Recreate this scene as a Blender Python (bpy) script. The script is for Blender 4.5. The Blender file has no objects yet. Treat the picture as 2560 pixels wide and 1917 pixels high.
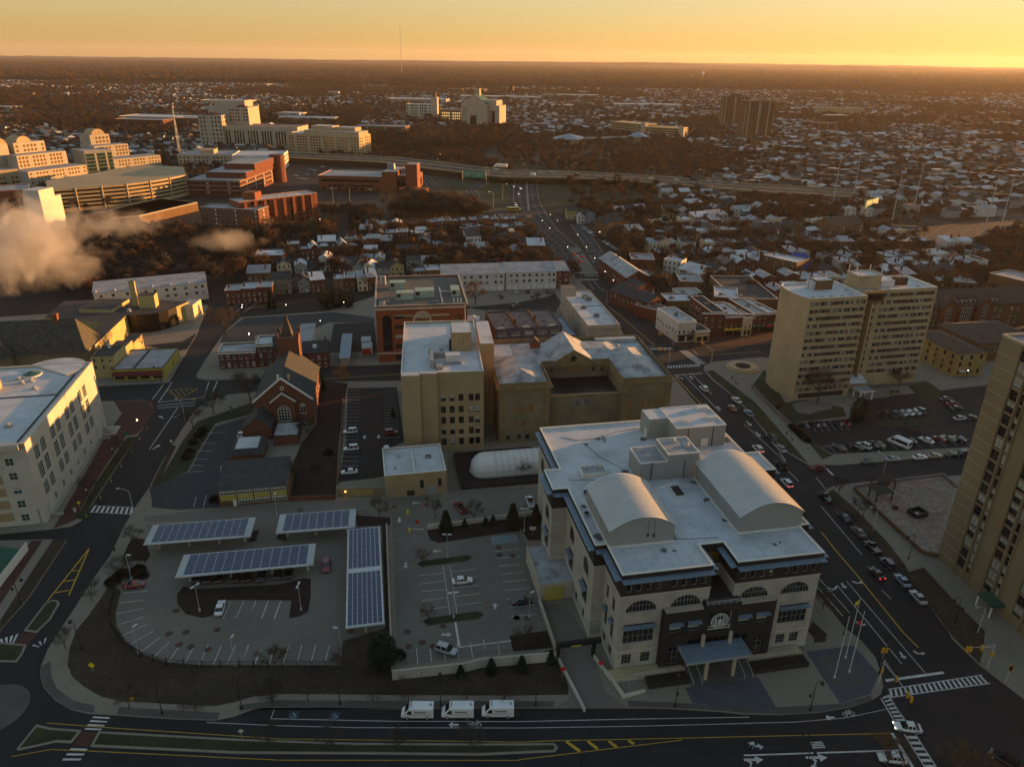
import bpy,math,random
from mathutils import Vector,Matrix,noise
random.seed(7)
R=math.radians
scene=bpy.context.scene
col=scene.collection

# ---------------------------------------------------------------- camera (drone, 110 m above the street)
cam_d=bpy.data.cameras.new('camera');cam=bpy.data.objects.new('camera',cam_d);col.objects.link(cam)
cam_d.sensor_width=36.0;cam_d.lens=36.0*1850/2560;cam_d.clip_start=1.0;cam_d.clip_end=60000
PITCH=math.atan((958.5-148)/1850);ROLL=math.atan(0.0134)
F_=Vector((0,math.cos(PITCH),-math.sin(PITCH)));D0=Vector((0,-math.sin(PITCH),-math.cos(PITCH)));X_=Vector((1,0,0))
r_=math.cos(ROLL)*X_-math.sin(ROLL)*D0;d_=math.sin(ROLL)*X_+math.cos(ROLL)*D0
m=Matrix((r_,-d_,-F_)).transposed().to_4x4();m.translation=Vector((0,0,110));cam.matrix_world=m
scene.camera=cam

# ---------------------------------------------------------------- sky and sun
SUN_AZ=R(28)      # counter-clockwise from +X: low on the right
SUN_EL=R(4.0)
w=bpy.data.worlds.new('World');scene.world=w;w.use_nodes=True
nt=w.node_tree;nt.nodes.clear()
sky=nt.nodes.new('ShaderNodeTexSky');sky.sky_type='NISHITA';sky.sun_disc=False
sky.sun_elevation=SUN_EL;sky.sun_rotation=R(90)-SUN_AZ
sky.altitude=100;sky.air_density=1.45;sky.dust_density=0.35;sky.ozone_density=1.5
bg=nt.nodes.new('ShaderNodeBackground');bg.inputs['Strength'].default_value=0.115
out=nt.nodes.new('ShaderNodeOutputWorld')
gam=nt.nodes.new('ShaderNodeGamma');gam.inputs[1].default_value=0.62   # thin bright haze: evens the dome out
nt.links.new(sky.outputs[0],gam.inputs[0]);veil=nt.nodes.new('ShaderNodeMix');veil.data_type='RGBA';veil.blend_type='ADD';veil.inputs[0].default_value=1.0;veil.inputs[7].default_value=(0.0,0.085,0.17,1)   # even pale-blue veil of high air
nt.links.new(gam.outputs[0],veil.inputs[6]);nt.links.new(veil.outputs[2],bg.inputs[0]);nt.links.new(bg.outputs[0],out.inputs[0])
sl=bpy.data.lights.new('sun','SUN');sl.energy=5.0;sl.angle=R(0.53);sl.color=(1.0,0.45,0.13)
so=bpy.data.objects.new('sun',sl);col.objects.link(so)
sd=Vector((math.cos(SUN_AZ)*math.cos(SUN_EL),math.sin(SUN_AZ)*math.cos(SUN_EL),math.sin(SUN_EL)))
so.rotation_euler=sd.to_track_quat('Z','Y').to_euler()
vs=scene.view_settings;vs.view_transform='Standard';vs.look='None';vs.gamma=1.0;vs.exposure=1.6
vs.use_curve_mapping=False
cy=scene.cycles
scene.render.engine='CYCLES'
cy.use_denoising=True
try:cy.denoiser='OPENIMAGEDENOISE'
except Exception:pass
cy.max_bounces=5;cy.diffuse_bounces=2;cy.glossy_bounces=2;cy.transmission_bounces=2;cy.volume_bounces=0
cy.transparent_max_bounces=6;cy.caustics_reflective=False;cy.caustics_refractive=False
cy.volume_step_rate=4.0;cy.volume_max_steps=64

# ---------------------------------------------------------------- materials
MATS={}
def mat(name,c,rough=0.85,var=0.18,scale=0.35,fine=6.0,fvar=0.12,bump=0.0,metal=0.0,spec=0.35,stain=0.0,stain_col=(0.03,0.03,0.03),stain_scale=0.08,streak=None):
    """procedural surface: base colour broken up by a broad and a fine noise in world metres, optional stains"""
    m=bpy.data.materials.new(name);m.use_nodes=True;MATS[name]=m
    nt=m.node_tree;N=nt.nodes;L=nt.links;b=N['Principled BSDF']
    b.inputs['Roughness'].default_value=rough;b.inputs['Metallic'].default_value=metal
    b.inputs['Specular IOR Level'].default_value=spec
    g=N.new('ShaderNodeNewGeometry');src=g.outputs['Position']
    if streak:
        mp=N.new('ShaderNodeMapping');mp.inputs['Scale'].default_value=streak;L.new(src,mp.inputs[0]);src2=mp.outputs[0]
    else:src2=src
    n1=N.new('ShaderNodeTexNoise');n1.inputs['Scale'].default_value=scale;n1.inputs['Detail'].default_value=4;L.new(src2,n1.inputs['Vector'])
    n2=N.new('ShaderNodeTexNoise');n2.inputs['Scale'].default_value=fine;n2.inputs['Detail'].default_value=2;L.new(src,n2.inputs['Vector'])
    def ramp(s,v):
        r=N.new('ShaderNodeMapRange');r.inputs['From Min'].default_value=0.3;r.inputs['From Max'].default_value=0.7
        r.inputs['To Min'].default_value=1-v;r.inputs['To Max'].default_value=1+v;L.new(s,r.inputs['Value']);return r.outputs[0]
    mu=N.new('ShaderNodeMath');mu.operation='MULTIPLY';L.new(ramp(n1.outputs[0],var),mu.inputs[0]);L.new(ramp(n2.outputs[0],fvar),mu.inputs[1])
    vm=N.new('ShaderNodeVectorMath');vm.operation='SCALE';vm.inputs[0].default_value=c;L.new(mu.outputs[0],vm.inputs['Scale'])
    cout=vm.outputs[0]
    if stain>0:
        n3=N.new('ShaderNodeTexNoise');n3.inputs['Scale'].default_value=stain_scale;n3.inputs['Detail'].default_value=8;n3.inputs['Roughness'].default_value=0.65;L.new(src2,n3.inputs['Vector'])
        r=N.new('ShaderNodeMapRange');r.inputs['From Min'].default_value=0.5;r.inputs['From Max'].default_value=0.68;r.inputs['To Max'].default_value=stain
        L.new(n3.outputs[0],r.inputs['Value'])
        mx=N.new('ShaderNodeMix');mx.data_type='RGBA';L.new(r.outputs[0],mx.inputs['Factor']);L.new(cout,mx.inputs[6]);mx.inputs[7].default_value=(*stain_col,1);cout=mx.outputs[2]
    L.new(cout,b.inputs['Base Color'])
    if bump:
        bp=N.new('ShaderNodeBump');bp.inputs['Strength'].default_value=bump;bp.inputs['Distance'].default_value=0.1;L.new(n2.outputs[0],bp.inputs['Height']);L.new(bp.outputs[0],b.inputs['Normal'])
    return m
def emis(name,c,s):
    m=bpy.data.materials.new(name);m.use_nodes=True;MATS[name]=m;b=m.node_tree.nodes['Principled BSDF']
    b.inputs['Base Color'].default_value=(*c,1);b.inputs['Emission Color'].default_value=(*c,1);b.inputs['Emission Strength'].default_value=s
    return m
M=MATS
mat('asphalt',(0.0125,0.0145,0.0175),0.85,0.22,0.06,3.0,0.15,0.1,stain=0.35,stain_col=(0.026,0.028,0.031),stain_scale=0.09)
mat('asphalt_lot',(0.009,0.0105,0.013),0.8,0.2,0.1,3.0,0.15)
mat('asphalt_old',(0.036,0.041,0.047),0.9,0.2,0.12,3.0,0.15,stain=0.5,stain_col=(0.025,0.027,0.03),stain_scale=0.12)
mat('lot_concrete',(0.135,0.125,0.107),0.9,0.12,0.08,2.0,0.1,stain=0.35,stain_col=(0.085,0.08,0.072),stain_scale=0.06)
mat('sidewalk',(0.19,0.168,0.135),0.9,0.12,0.2,2.5,0.12,stain=0.3,stain_col=(0.10,0.095,0.085),stain_scale=0.2)
mat('paver_grey',(0.075,0.072,0.068),0.9,0.15,0.3,5.0,0.2)
mat('paver_blue',(0.06,0.066,0.085),0.9,0.15,0.3,5.0,0.2)
mat('paver_red',(0.06,0.026,0.02),0.9,0.2,0.3,5.0,0.25)
mat('kerb',(0.20,0.18,0.14),0.9,0.12)
mat('grass',(0.022,0.030,0.010),0.95,0.35,0.15,1.5,0.3,stain=0.5,stain_col=(0.05,0.042,0.02),stain_scale=0.1)
mat('grass_brown',(0.036,0.026,0.015),0.95,0.35,0.15,1.5,0.35,stain=0.4,stain_col=(0.02,0.022,0.01),stain_scale=0.12)
mat('mulch',(0.020,0.012,0.010),0.95,0.3,0.5,3,0.3)
mat('earth',(0.022,0.0165,0.012),0.95,0.4,0.01,0.2,0.35,stain=0.5,stain_col=(0.018,0.017,0.010),stain_scale=0.02)
mat('paint_white',(0.46,0.46,0.45),0.7,0.2,0.6,6,0.25)
mat('paint_faded',(0.28,0.28,0.27),0.8,0.3,0.8,6,0.3)
mat('paint_yellow',(0.42,0.26,0.02),0.7,0.2,0.6,6,0.25)
mat('paint_blue',(0.25,0.45,0.55),0.8,0.2)
mat('limestone',(0.35,0.325,0.28),0.85,0.08,0.3,4,0.06,stain=0.5,stain_col=(0.15,0.135,0.115),stain_scale=0.25)
mat('limestone_pale',(0.43,0.40,0.345),0.85,0.06,0.3,4,0.06,stain=0.25,stain_col=(0.24,0.22,0.19),stain_scale=0.2)
mat('tan_stripe',(0.27,0.20,0.12),0.85,0.1)
mat('dark_brick',(0.022,0.020,0.020),0.8,0.2,0.8,6,0.25)
mat('tan_brick',(0.31,0.225,0.125),0.9,0.12,0.15,5,0.14,stain=0.25,stain_col=(0.21,0.145,0.075),stain_scale=0.1)
mat('tan_brick_old',(0.185,0.148,0.092),0.9,0.2,0.2,5,0.16,stain=0.45,stain_col=(0.14,0.10,0.06),stain_scale=0.15)
mat('brownstone_trim',(0.20,0.145,0.075),0.9,0.2,0.4,5,0.15)
mat('red_brick',(0.12,0.040,0.025),0.9,0.15,0.3,6,0.2)
mat('red_brick_dark',(0.10,0.036,0.022),0.9,0.18,0.3,6,0.2)
mat('orange_brick',(0.19,0.062,0.028),0.9,0.12,0.3,6,0.15)
mat('church_brick',(0.13,0.052,0.030),0.9,0.18,0.3,6,0.2)
mat('brown_brick',(0.13,0.075,0.04),0.9,0.18,0.3,6,0.18)
mat('yellow_brick',(0.30,0.21,0.08),0.9,0.15,0.3,6,0.15)
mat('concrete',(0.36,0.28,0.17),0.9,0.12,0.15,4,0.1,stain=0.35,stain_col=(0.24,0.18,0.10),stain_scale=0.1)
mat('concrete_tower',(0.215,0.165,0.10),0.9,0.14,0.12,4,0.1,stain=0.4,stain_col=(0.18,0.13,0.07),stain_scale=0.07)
mat('concrete_pale',(0.36,0.32,0.26),0.9,0.1,0.15,4,0.1,stain=0.3,stain_col=(0.28,0.24,0.18),stain_scale=0.1)
mat('panel_grey',(0.25,0.26,0.255),0.6,0.06,0.3,4,0.05)
mat('cream',(0.55,0.46,0.30),0.85,0.08,0.4,5,0.08)
mat('white_siding',(0.50,0.485,0.44),0.8,0.08,0.4,5,0.08)
mat('yellow_stucco',(0.40,0.32,0.14),0.85,0.1,0.4,5,0.08)
mat('yellow_paint',(0.36,0.30,0.07),0.85,0.12,0.4,5,0.1)
mat('blue_grey_paint',(0.085,0.085,0.105),0.8,0.1,0.5,5,0.1)
mat('blue_siding',(0.16,0.20,0.24),0.8,0.1)
mat('green_siding',(0.20,0.26,0.16),0.8,0.1)
mat('pink_siding',(0.40,0.25,0.20),0.8,0.1)
mat('grey_siding',(0.28,0.27,0.25),0.8,0.1)
mat('roof_white',(0.44,0.47,0.51),0.8,0.10,0.25,2.5,0.10,stain=0.65,stain_col=(0.24,0.25,0.27),stain_scale=0.11)
mat('roof_grey',(0.27,0.285,0.31),0.8,0.15,0.25,3,0.12,stain=0.6,stain_col=(0.15,0.155,0.165),stain_scale=0.16)
mat('roof_silver',(0.30,0.32,0.34),0.6,0.25,0.25,3,0.12,stain=0.9,stain_col=(0.08,0.08,0.085),stain_scale=0.22)
mat('roof_gravel',(0.10,0.098,0.088),0.95,0.15,0.2,3,0.2,stain=0.5,stain_col=(0.16,0.16,0.15),stain_scale=0.15)
mat('roof_dark',(0.035,0.037,0.040),0.9,0.2,0.3,4,0.2,stain=0.4,stain_col=(0.07,0.07,0.075),stain_scale=0.2)
mat('roof_black',(0.008,0.008,0.008),0.35,0.3,0.3,4,0.2)
mat('roof_maroon',(0.16,0.125,0.12),0.85,0.25,0.3,3,0.2,stain=0.7,stain_col=(0.09,0.06,0.05),stain_scale=0.2)
mat('shingle',(0.040,0.044,0.048),0.9,0.18,0.5,4,0.25)
mat('shingle_brown',(0.065,0.05,0.04),0.9,0.18,0.5,4,0.25)
mat('slate',(0.055,0.052,0.042),0.85,0.3,0.6,2.2,0.4,0.3)
mat('rust_metal',(0.075,0.034,0.02),0.7,0.3)
mat('metal_blue',(0.18,0.245,0.32),0.45,0.1,0.5,4,0.08,metal=0.4)
mat('vault_metal',(0.50,0.515,0.52),0.38,0.06,0.3,3,0.05,metal=0.35)
mat('metal_white',(0.45,0.47,0.49),0.5,0.08)
mat('metal_grey',(0.25,0.26,0.27),0.5,0.12)
mat('metal_dark',(0.015,0.016,0.017),0.5,0.1)
mat('metal_green',(0.03,0.10,0.07),0.6,0.15)
mat('galvanised',(0.34,0.35,0.36),0.5,0.12)
mat('hvac_green',(0.30,0.36,0.30),0.7,0.1)
mat('white_trim',(0.62,0.60,0.55),0.7,0.08)
mat('frame_dark',(0.03,0.032,0.032),0.6,0.1)
mat('frame_grey',(0.20,0.22,0.21),0.6,0.1)
mat('blind',(0.32,0.32,0.28),0.8,0.25,2.5,6,0.2)
mat('boarded',(0.25,0.11,0.03),0.9,0.2)
mat('glass',(0.012,0.014,0.016),0.06,0.3,0.6,2,0.2,spec=0.9)
mat('glass_green',(0.02,0.05,0.045),0.08,0.3,0.6,2,0.2,spec=0.9)
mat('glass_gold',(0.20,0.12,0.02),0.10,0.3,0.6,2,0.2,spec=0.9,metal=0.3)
mat('solar_cell',(0.008,0.026,0.085),0.22,0.15,0.8,3,0.1,spec=0.8)
mat('awning_red',(0.12,0.02,0.02),0.8,0.15)
mat('awning_green',(0.02,0.07,0.05),0.8,0.15)
mat('tarp_blue',(0.01,0.05,0.30),0.6,0.2)
mat('fabric_white',(0.55,0.55,0.54),0.6,0.06,0.4,3,0.05)
mat('sign_green',(0.0,0.22,0.13),0.5,0.1)
mat('sign_yellow',(0.65,0.50,0.02),0.5,0.1)
mat('sign_red',(0.45,0.02,0.02),0.5,0.1)
mat('signal_yellow',(0.55,0.28,0.02),0.5,0.1)
mat('bark',(0.060,0.045,0.034),0.95,0.3,1.0,6,0.3)
mat('bark_pale',(0.22,0.17,0.12),0.95,0.3,1.0,6,0.3)
mat('twig_brown',(0.054,0.040,0.030),0.95,0.3,0.12,2,0.3)
mat('twig_rust',(0.088,0.046,0.024),0.95,0.35,0.12,2,0.3)
mat('twig_grey',(0.056,0.048,0.041),0.95,0.3,0.12,2,0.3)
mat('twig_gold',(0.13,0.078,0.03),0.95,0.3,0.12,2,0.3)
mat('evergreen',(0.014,0.026,0.012),0.9,0.35,0.5,2,0.35)
mat('shrub',(0.022,0.022,0.010),0.95,0.35,0.5,2,0.35)
mat('tyre',(0.010,0.010,0.010),0.8,0.1)
mat('skin',(0.35,0.20,0.14),0.7,0.05)
mat('cloth_dark',(0.02,0.02,0.025),0.9,0.1)
for n_,c_ in dict(white=(0.62,0.63,0.64),silver=(0.33,0.35,0.37),black=(0.012,0.012,0.014),grey=(0.10,0.105,0.11),red=(0.16,0.012,0.014),blue=(0.03,0.06,0.13),navy=(0.012,0.018,0.04),orange=(0.40,0.09,0.015),gold=(0.26,0.21,0.13),green=(0.02,0.05,0.035),paleblue=(0.16,0.24,0.33),yellow=(0.55,0.30,0.02)).items():
    mm=mat('car_'+n_,c_,0.22,0.03,0.5,3,0.03,spec=0.6);mm.node_tree.nodes['Principled BSDF'].inputs['Coat Weight'].default_value=0.6
emis('lamp_white',(1.0,0.86,0.62),3.0)
emis('lamp_cool',(0.9,0.95,1.0),10.0)
emis('lamp_amber',(1.0,0.55,0.15),4.0)
emis('tail_red',(1.0,0.03,0.02),1.2)
emis('head_light',(1.0,0.92,0.75),3.0)
emis('lit_window',(1.0,0.62,0.22),.25)
emis('signal_green',(0.05,1.0,0.5),4.0)

# ---------------------------------------------------------------- mesh helpers
class MB:
    """collects faces; build() links them as ONE mesh object"""
    def __init__(s):s.v=[];s.f=[];s.m=[]
    def face(s,pts,m=0):
        n=len(s.v);s.v+=[tuple(p) for p in pts];s.f.append(tuple(range(n,n+len(pts))));s.m.append(m)
    def box(s,x0,x1,y0,y1,z0,z1,m=0,top=None,bottom=False):
        n=len(s.v);s.v+=[(x0,y0,z0),(x1,y0,z0),(x1,y1,z0),(x0,y1,z0),(x0,y0,z1),(x1,y0,z1),(x1,y1,z1),(x0,y1,z1)]
        F=[(0,1,5,4),(1,2,6,5),(2,3,7,6),(3,0,4,7),(4,5,6,7)];mm=[m]*4+[m if top is None else top]
        if bottom:F.append((3,2,1,0));mm.append(m)
        s.f+=[tuple(n+i for i in q) for q in F];s.m+=mm
    def obox(s,c,sx,sy,z0,z1,rz,m=0,top=None):
        a,b=math.cos(rz),math.sin(rz);P=[(-sx/2,-sy/2),(sx/2,-sy/2),(sx/2,sy/2),(-sx/2,sy/2)]
        s.prism([(c[0]+x*a-y*b,c[1]+x*b+y*a) for x,y in P],z0,z1,m,top)
    def prism(s,poly,z0,z1,m=0,top=None):
        ar=sum(poly[i-1][0]*poly[i][1]-poly[i][0]*poly[i-1][1] for i in range(len(poly)))
        if ar<0:poly=poly[::-1]
        k=len(poly)
        for i in range(k):
            a,b=poly[i],poly[(i+1)%k];s.face([(a[0],a[1],z0),(b[0],b[1],z0),(b[0],b[1],z1),(a[0],a[1],z1)],m)
        s.face([(p[0],p[1],z1) for p in poly],m if top is None else top)
    def sheet(s,poly,z,m=0):
        ar=sum(poly[i-1][0]*poly[i][1]-poly[i][0]*poly[i-1][1] for i in range(len(poly)))
        if ar<0:poly=poly[::-1]
        s.face([(p[0],p[1],z) for p in poly],m)
    def line(s,p,q,w,z,m=0):
        dx,dy=q[0]-p[0],q[1]-p[1];l=math.hypot(dx,dy) or 1;nx,ny=-dy/l*w/2,dx/l*w/2
        s.face([(p[0]-nx,p[1]-ny,z),(q[0]-nx,q[1]-ny,z),(q[0]+nx,q[1]+ny,z),(p[0]+nx,p[1]+ny,z)],m)
    def pline(s,pts,w,z,m=0):
        for a,b in zip(pts,pts[1:]):s.line(a,b,w,z,m)
    def cyl(s,x,y,z0,z1,r0,r1=None,n=8,m=0,top=True):
        r1=r0 if r1 is None else r1;k=len(s.v)
        for i in range(n):
            a=2*math.pi*i/n;s.v+=[(x+r0*math.cos(a),y+r0*math.sin(a),z0),(x+r1*math.cos(a),y+r1*math.sin(a),z1)]
        for i in range(n):
            j=(i+1)%n;s.f.append((k+2*i,k+2*j,k+2*j+1,k+2*i+1));s.m.append(m)
        if top and r1>0:s.f.append(tuple(k+2*i+1 for i in range(n)));s.m.append(m)
    def tube(s,p,q,r0,r1=None,n=5,m=0):
        r1=r0 if r1 is None else r1;p=Vector(p);q=Vector(q);d=(q-p).normalized()
        a=d.orthogonal().normalized();b=d.cross(a);k=len(s.v)
        for i in range(n):
            t=2*math.pi*i/n;o=a*math.cos(t)+b*math.sin(t);s.v+=[tuple(p+o*r0),tuple(q+o*r1)]
        for i in range(n):
            j=(i+1)%n;s.f.append((k+2*i,k+2*j,k+2*j+1,k+2*i+1));s.m.append(m)
    def gable(s,x0,x1,y0,y1,z,h,axis='x',over=0.3,m=0,wall=None,th=0.15):
        """pitched roof; ridge along axis; wall = material of the gable ends"""
        if axis=='x':
            ym=(y0+y1)/2;e=over;k=h*over/((y1-y0)/2)
            R_=[((x0-e,y0-e,z-k),(x1+e,y0-e,z-k),(x1+e,ym,z+h),(x0-e,ym,z+h)),((x1+e,y1+e,z-k),(x0-e,y1+e,z-k),(x0-e,ym,z+h),(x1+e,ym,z+h))]
            G_=[((x0,y1,z),(x0,y0,z),(x0,ym,z+h)),((x1,y0,z),(x1,y1,z),(x1,ym,z+h))]
        else:
            xm=(x0+x1)/2;e=over;k=h*over/((x1-x0)/2)
            R_=[((x0-e,y1+e,z-k),(x0-e,y0-e,z-k),(xm,y0-e,z+h),(xm,y1+e,z+h)),((x1+e,y0-e,z-k),(x1+e,y1+e,z-k),(xm,y1+e,z+h),(xm,y0-e,z+h))]
            G_=[((x0,y0,z),(x1,y0,z),(xm,y0,z+h)),((x1,y1,z),(x0,y1,z),(xm,y1,z+h))]
        for q in R_:
            s.face([(a,b,c+th) for a,b,c in q],m);s.face(q[::-1],m)
            for i in range(4):
                a,b=q[i],q[(i+1)%4];s.face([a,b,(b[0],b[1],b[2]+th),(a[0],a[1],a[2]+th)],m)
        if wall is not None:
            for g in G_:s.face(g,wall)
    def hip(s,x0,x1,y0,y1,z,h,m=0,over=0.3,inset=None):
        x0-=over;x1+=over;y0-=over;y1+=over
        i=min(x1-x0,y1-y0)/2 if inset is None else inset
        A=[(x0,y0,z),(x1,y0,z),(x1,y1,z),(x0,y1,z)]
        if inset is None:
            if x1-x0>=y1-y0:r=[(x0+i,(y0+y1)/2,z+h),(x1-i,(y0+y1)/2,z+h)];Q=[(A[0],A[1],r[1],r[0]),(A[1],A[2],r[1]),(A[2],A[3],r[0],r[1]),(A[3],A[0],r[0])]
            else:r=[((x0+x1)/2,y0+i,z+h),((x0+x1)/2,y1-i,z+h)];Q=[(A[0],A[1],r[0]),(A[1],A[2],r[1],r[0]),(A[2],A[3],r[1]),(A[3],A[0],r[0],r[1])]
        else:
            B=[(x0+i,y0+i,z+h),(x1-i,y0+i,z+h),(x1-i,y1-i,z+h),(x0+i,y1-i,z+h)];Q=[(A[j],A[(j+1)%4],B[(j+1)%4],B[j]) for j in range(4)]+[tuple(B)]
        for q in Q:s.face(q,m)
    def mesh(s,name,mats,smooth=False):
        me=bpy.data.meshes.new(name);me.from_pydata(s.v,[],s.f)
        for mm in mats:me.materials.append(M[mm] if isinstance(mm,str) else mm)
        if len(mats)>1:me.polygons.foreach_set('material_index',s.m)
        if smooth:me.polygons.foreach_set('use_smooth',[True]*len(s.f))
        me.update();return me
    def build(s,name,mats,parent=None,loc=None,rz=0,smooth=False):
        if isinstance(mats,str):mats=[mats]
        return link(name,s.mesh(name,mats,smooth),parent,loc,rz)
def link(name,data,parent=None,loc=None,rz=0):
    o=bpy.data.objects.new(name,data);col.objects.link(o)
    if parent is not None:o.parent=parent
    if loc is not None:o.location=loc if len(loc)==3 else (*loc,0)
    if rz:o.rotation_euler=(0,0,rz)
    return o
def tag(o,label,cat,group=None):
    o['label']=label;o['category']=cat
    if group:o['group']=group
    return o
def thing(name,label,cat,loc=(0,0,0),rz=0,group=None):
    return tag(link(name,None,None,loc,rz),label,cat,group)
def struct(o):o['kind']='structure';return o
def stuff(o):o['kind']='stuff';return o
def copy_tree(o,parent=None,loc=None,rz=None):
    c=o.copy();col.objects.link(c);c.parent=parent
    if loc is not None:c.location=loc if len(loc)==3 else (*loc,0)
    if rz is not None:c.rotation_euler=(0,0,rz)
    for ch in o.children:copy_tree(ch,c)
    return c

# ---------------------------------------------------------------- windows and walls
WCACHE={}
def window_mesh(w,h,frame='white_trim',glass='glass',nx=1,ny=2,arch=0.0,fw=0.07,blind=0.0,sill=True):
    """window set into a recess; local x right, z up, outside is -y, origin at the bottom centre of the opening"""
    key=(round(w,2),round(h,2),frame,glass,nx,ny,round(arch,2),round(fw,2),blind,sill)
    if key in WCACHE:return WCACHE[key]
    b=MB();x0,x1=-w/2,w/2;yf=0.06;yg=0.12
    def outline(i):
        P=[(x0+i,i),(x1-i,i),(x1-i,h-arch)]
        if arch>0:
            n=10
            for k in range(1,n):
                t=math.pi*k/n;P.append(((w/2-i)*math.cos(t),h-arch+(arch-i)*math.sin(t)))
            P.append((x0+i,h-arch))
        else:P[2]=(x1-i,h-i);P.append((x0+i,h-i))
        return P
    o,i_=outline(0),outline(fw);n=len(o)
    b.face([(x,yg,z) for x,z in o],1)
    for k in range(n):
        a,c=o[k],o[(k+1)%n];d,e=i_[(k+1)%n],i_[k]
        b.face([(a[0],yf,a[1]),(c[0],yf,c[1]),(d[0],yf,d[1]),(e[0],yf,e[1])],0)
    for k in range(1,nx):
        x=x0+w*k/nx;hh=h if not arch else h-arch+arch*math.sqrt(max(0,1-(2*x/w)**2));b.box(x-fw*.35,x+fw*.35,yf,yg-.002,0,hh-.01,0)
    for k in range(1,ny):
        z=h*k/ny;ww=w/2 if z<=h-arch else w/2*math.sqrt(max(0,1-((z-h+arch)/arch)**2));b.box(-ww+.01,ww-.01,yf+.004,yg-.002,z-fw*.35,z+fw*.35,0)
    if blind>0:b.face([(x0+fw,yg-.01,h-fw-(h-2*fw)*blind),(x1-fw,yg-.01,h-fw-(h-2*fw)*blind),(x1-fw,yg-.01,h-fw),(x0+fw,yg-.01,h-fw)],2)
    if sill:b.box(x0-.08,x1+.08,-.07,.0,-.12,0,0,bottom=True)
    me=b.mesh('window',[frame,glass,'blind']);WCACHE[key]=me;return me
def panel(b,p0,p1,z0,z1,ops,m=0,depth=0.14,mrev=None):
    """wall face from p0 to p1 (outside on the right-hand side of travel) with real openings; ops = (u0,u1,za,zb,arch)"""
    L=math.hypot(p1[0]-p0[0],p1[1]-p0[1]);ux,uy=(p1[0]-p0[0])/L,(p1[1]-p0[1])/L;nx,ny=uy,-ux
    mrev=m if mrev is None else mrev
    def P(u,z,d=0):return (p0[0]+ux*u-nx*d,p0[1]+uy*u-ny*d,z)
    ops=[o for o in ops if o[0]>0.01 and o[1]<L-.01 and o[2]>=z0 and o[3]<z1]
    if not ops:b.face([P(0,z0),P(L,z0),P(L,z1),P(0,z1)],m);return
    # rows of openings sharing z bands: split wall into horizontal bands, then columns
    zs=sorted({z0,z1} | {o[2] for o in ops} | {o[3] for o in ops})
    for za,zb in zip(zs,zs[1:]):
        if zb-za<1e-4:continue
        inn=sorted((o[0],o[1]) for o in ops if o[2]<zb-1e-4 and o[3]>za+1e-4)
        u=0.0
        for a,c in inn:
            if a-u>1e-4:b.face([P(u,za),P(a,za),P(a,zb),P(u,zb)],m)
            u=max(u,c)
        if L-u>1e-4:b.face([P(u,za),P(L,za),P(L,zb),P(u,zb)],m)
    for o in ops:
        a,c,za,zb=o[:4];ar=o[4] if len(o)>4 else 0
        pts=[(a,za),(c,za),(c,zb-ar)]
        if ar:
            n=10;r=(c-a)/2;arc=[((a+c)/2+r*math.cos(math.pi*k/n),zb-ar+ar*math.sin(math.pi*k/n)) for k in range(n+1)]
            b.face([P(c,zb)]+[P(*q) for q in arc[:n//2+1][::-1]],m);b.face([P(a,zb)]+[P(*q) for q in arc[n//2:][::-1]],m)
            pts+=arc[1:]
        else:pts+=[(c,zb),(a,zb)]
        for k in range(len(pts)):
            q,r_=pts[k],pts[(k+1)%len(pts)];b.face([P(*q),P(*r_),P(*r_,depth),P(*q,depth)],mrev)
SIDES='frbl'
def corners(w,d):return dict(f=((0,0),(w,0)),r=((w,0),(w,d)),b=((w,d),(0,d)),l=((0,d),(0,0)))
def put_window(parent,me,p0,p1,u,z,name='window'):
    L=math.hypot(p1[0]-p0[0],p1[1]-p0[1]);ux,uy=(p1[0]-p0[0])/L,(p1[1]-p0[1])/L
    o=link(name,me,parent,(p0[0]+ux*u,p0[1]+uy*u,z));o.rotation_euler=(0,0,math.atan2(uy,ux));return o
def frame_of(A,B):
    w=math.hypot(B[0]-A[0],B[1]-A[1]);return w,math.atan2(B[1]-A[1],B[0]-A[0])
def cols(L,n,w,margin=None):
    """n evenly spaced opening centres along a wall"""
    mg=L/(2*n) if margin is None else margin
    return [L/2] if n==1 else [mg+(L-2*mg)*k/(n-1) for k in range(n)]
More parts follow.
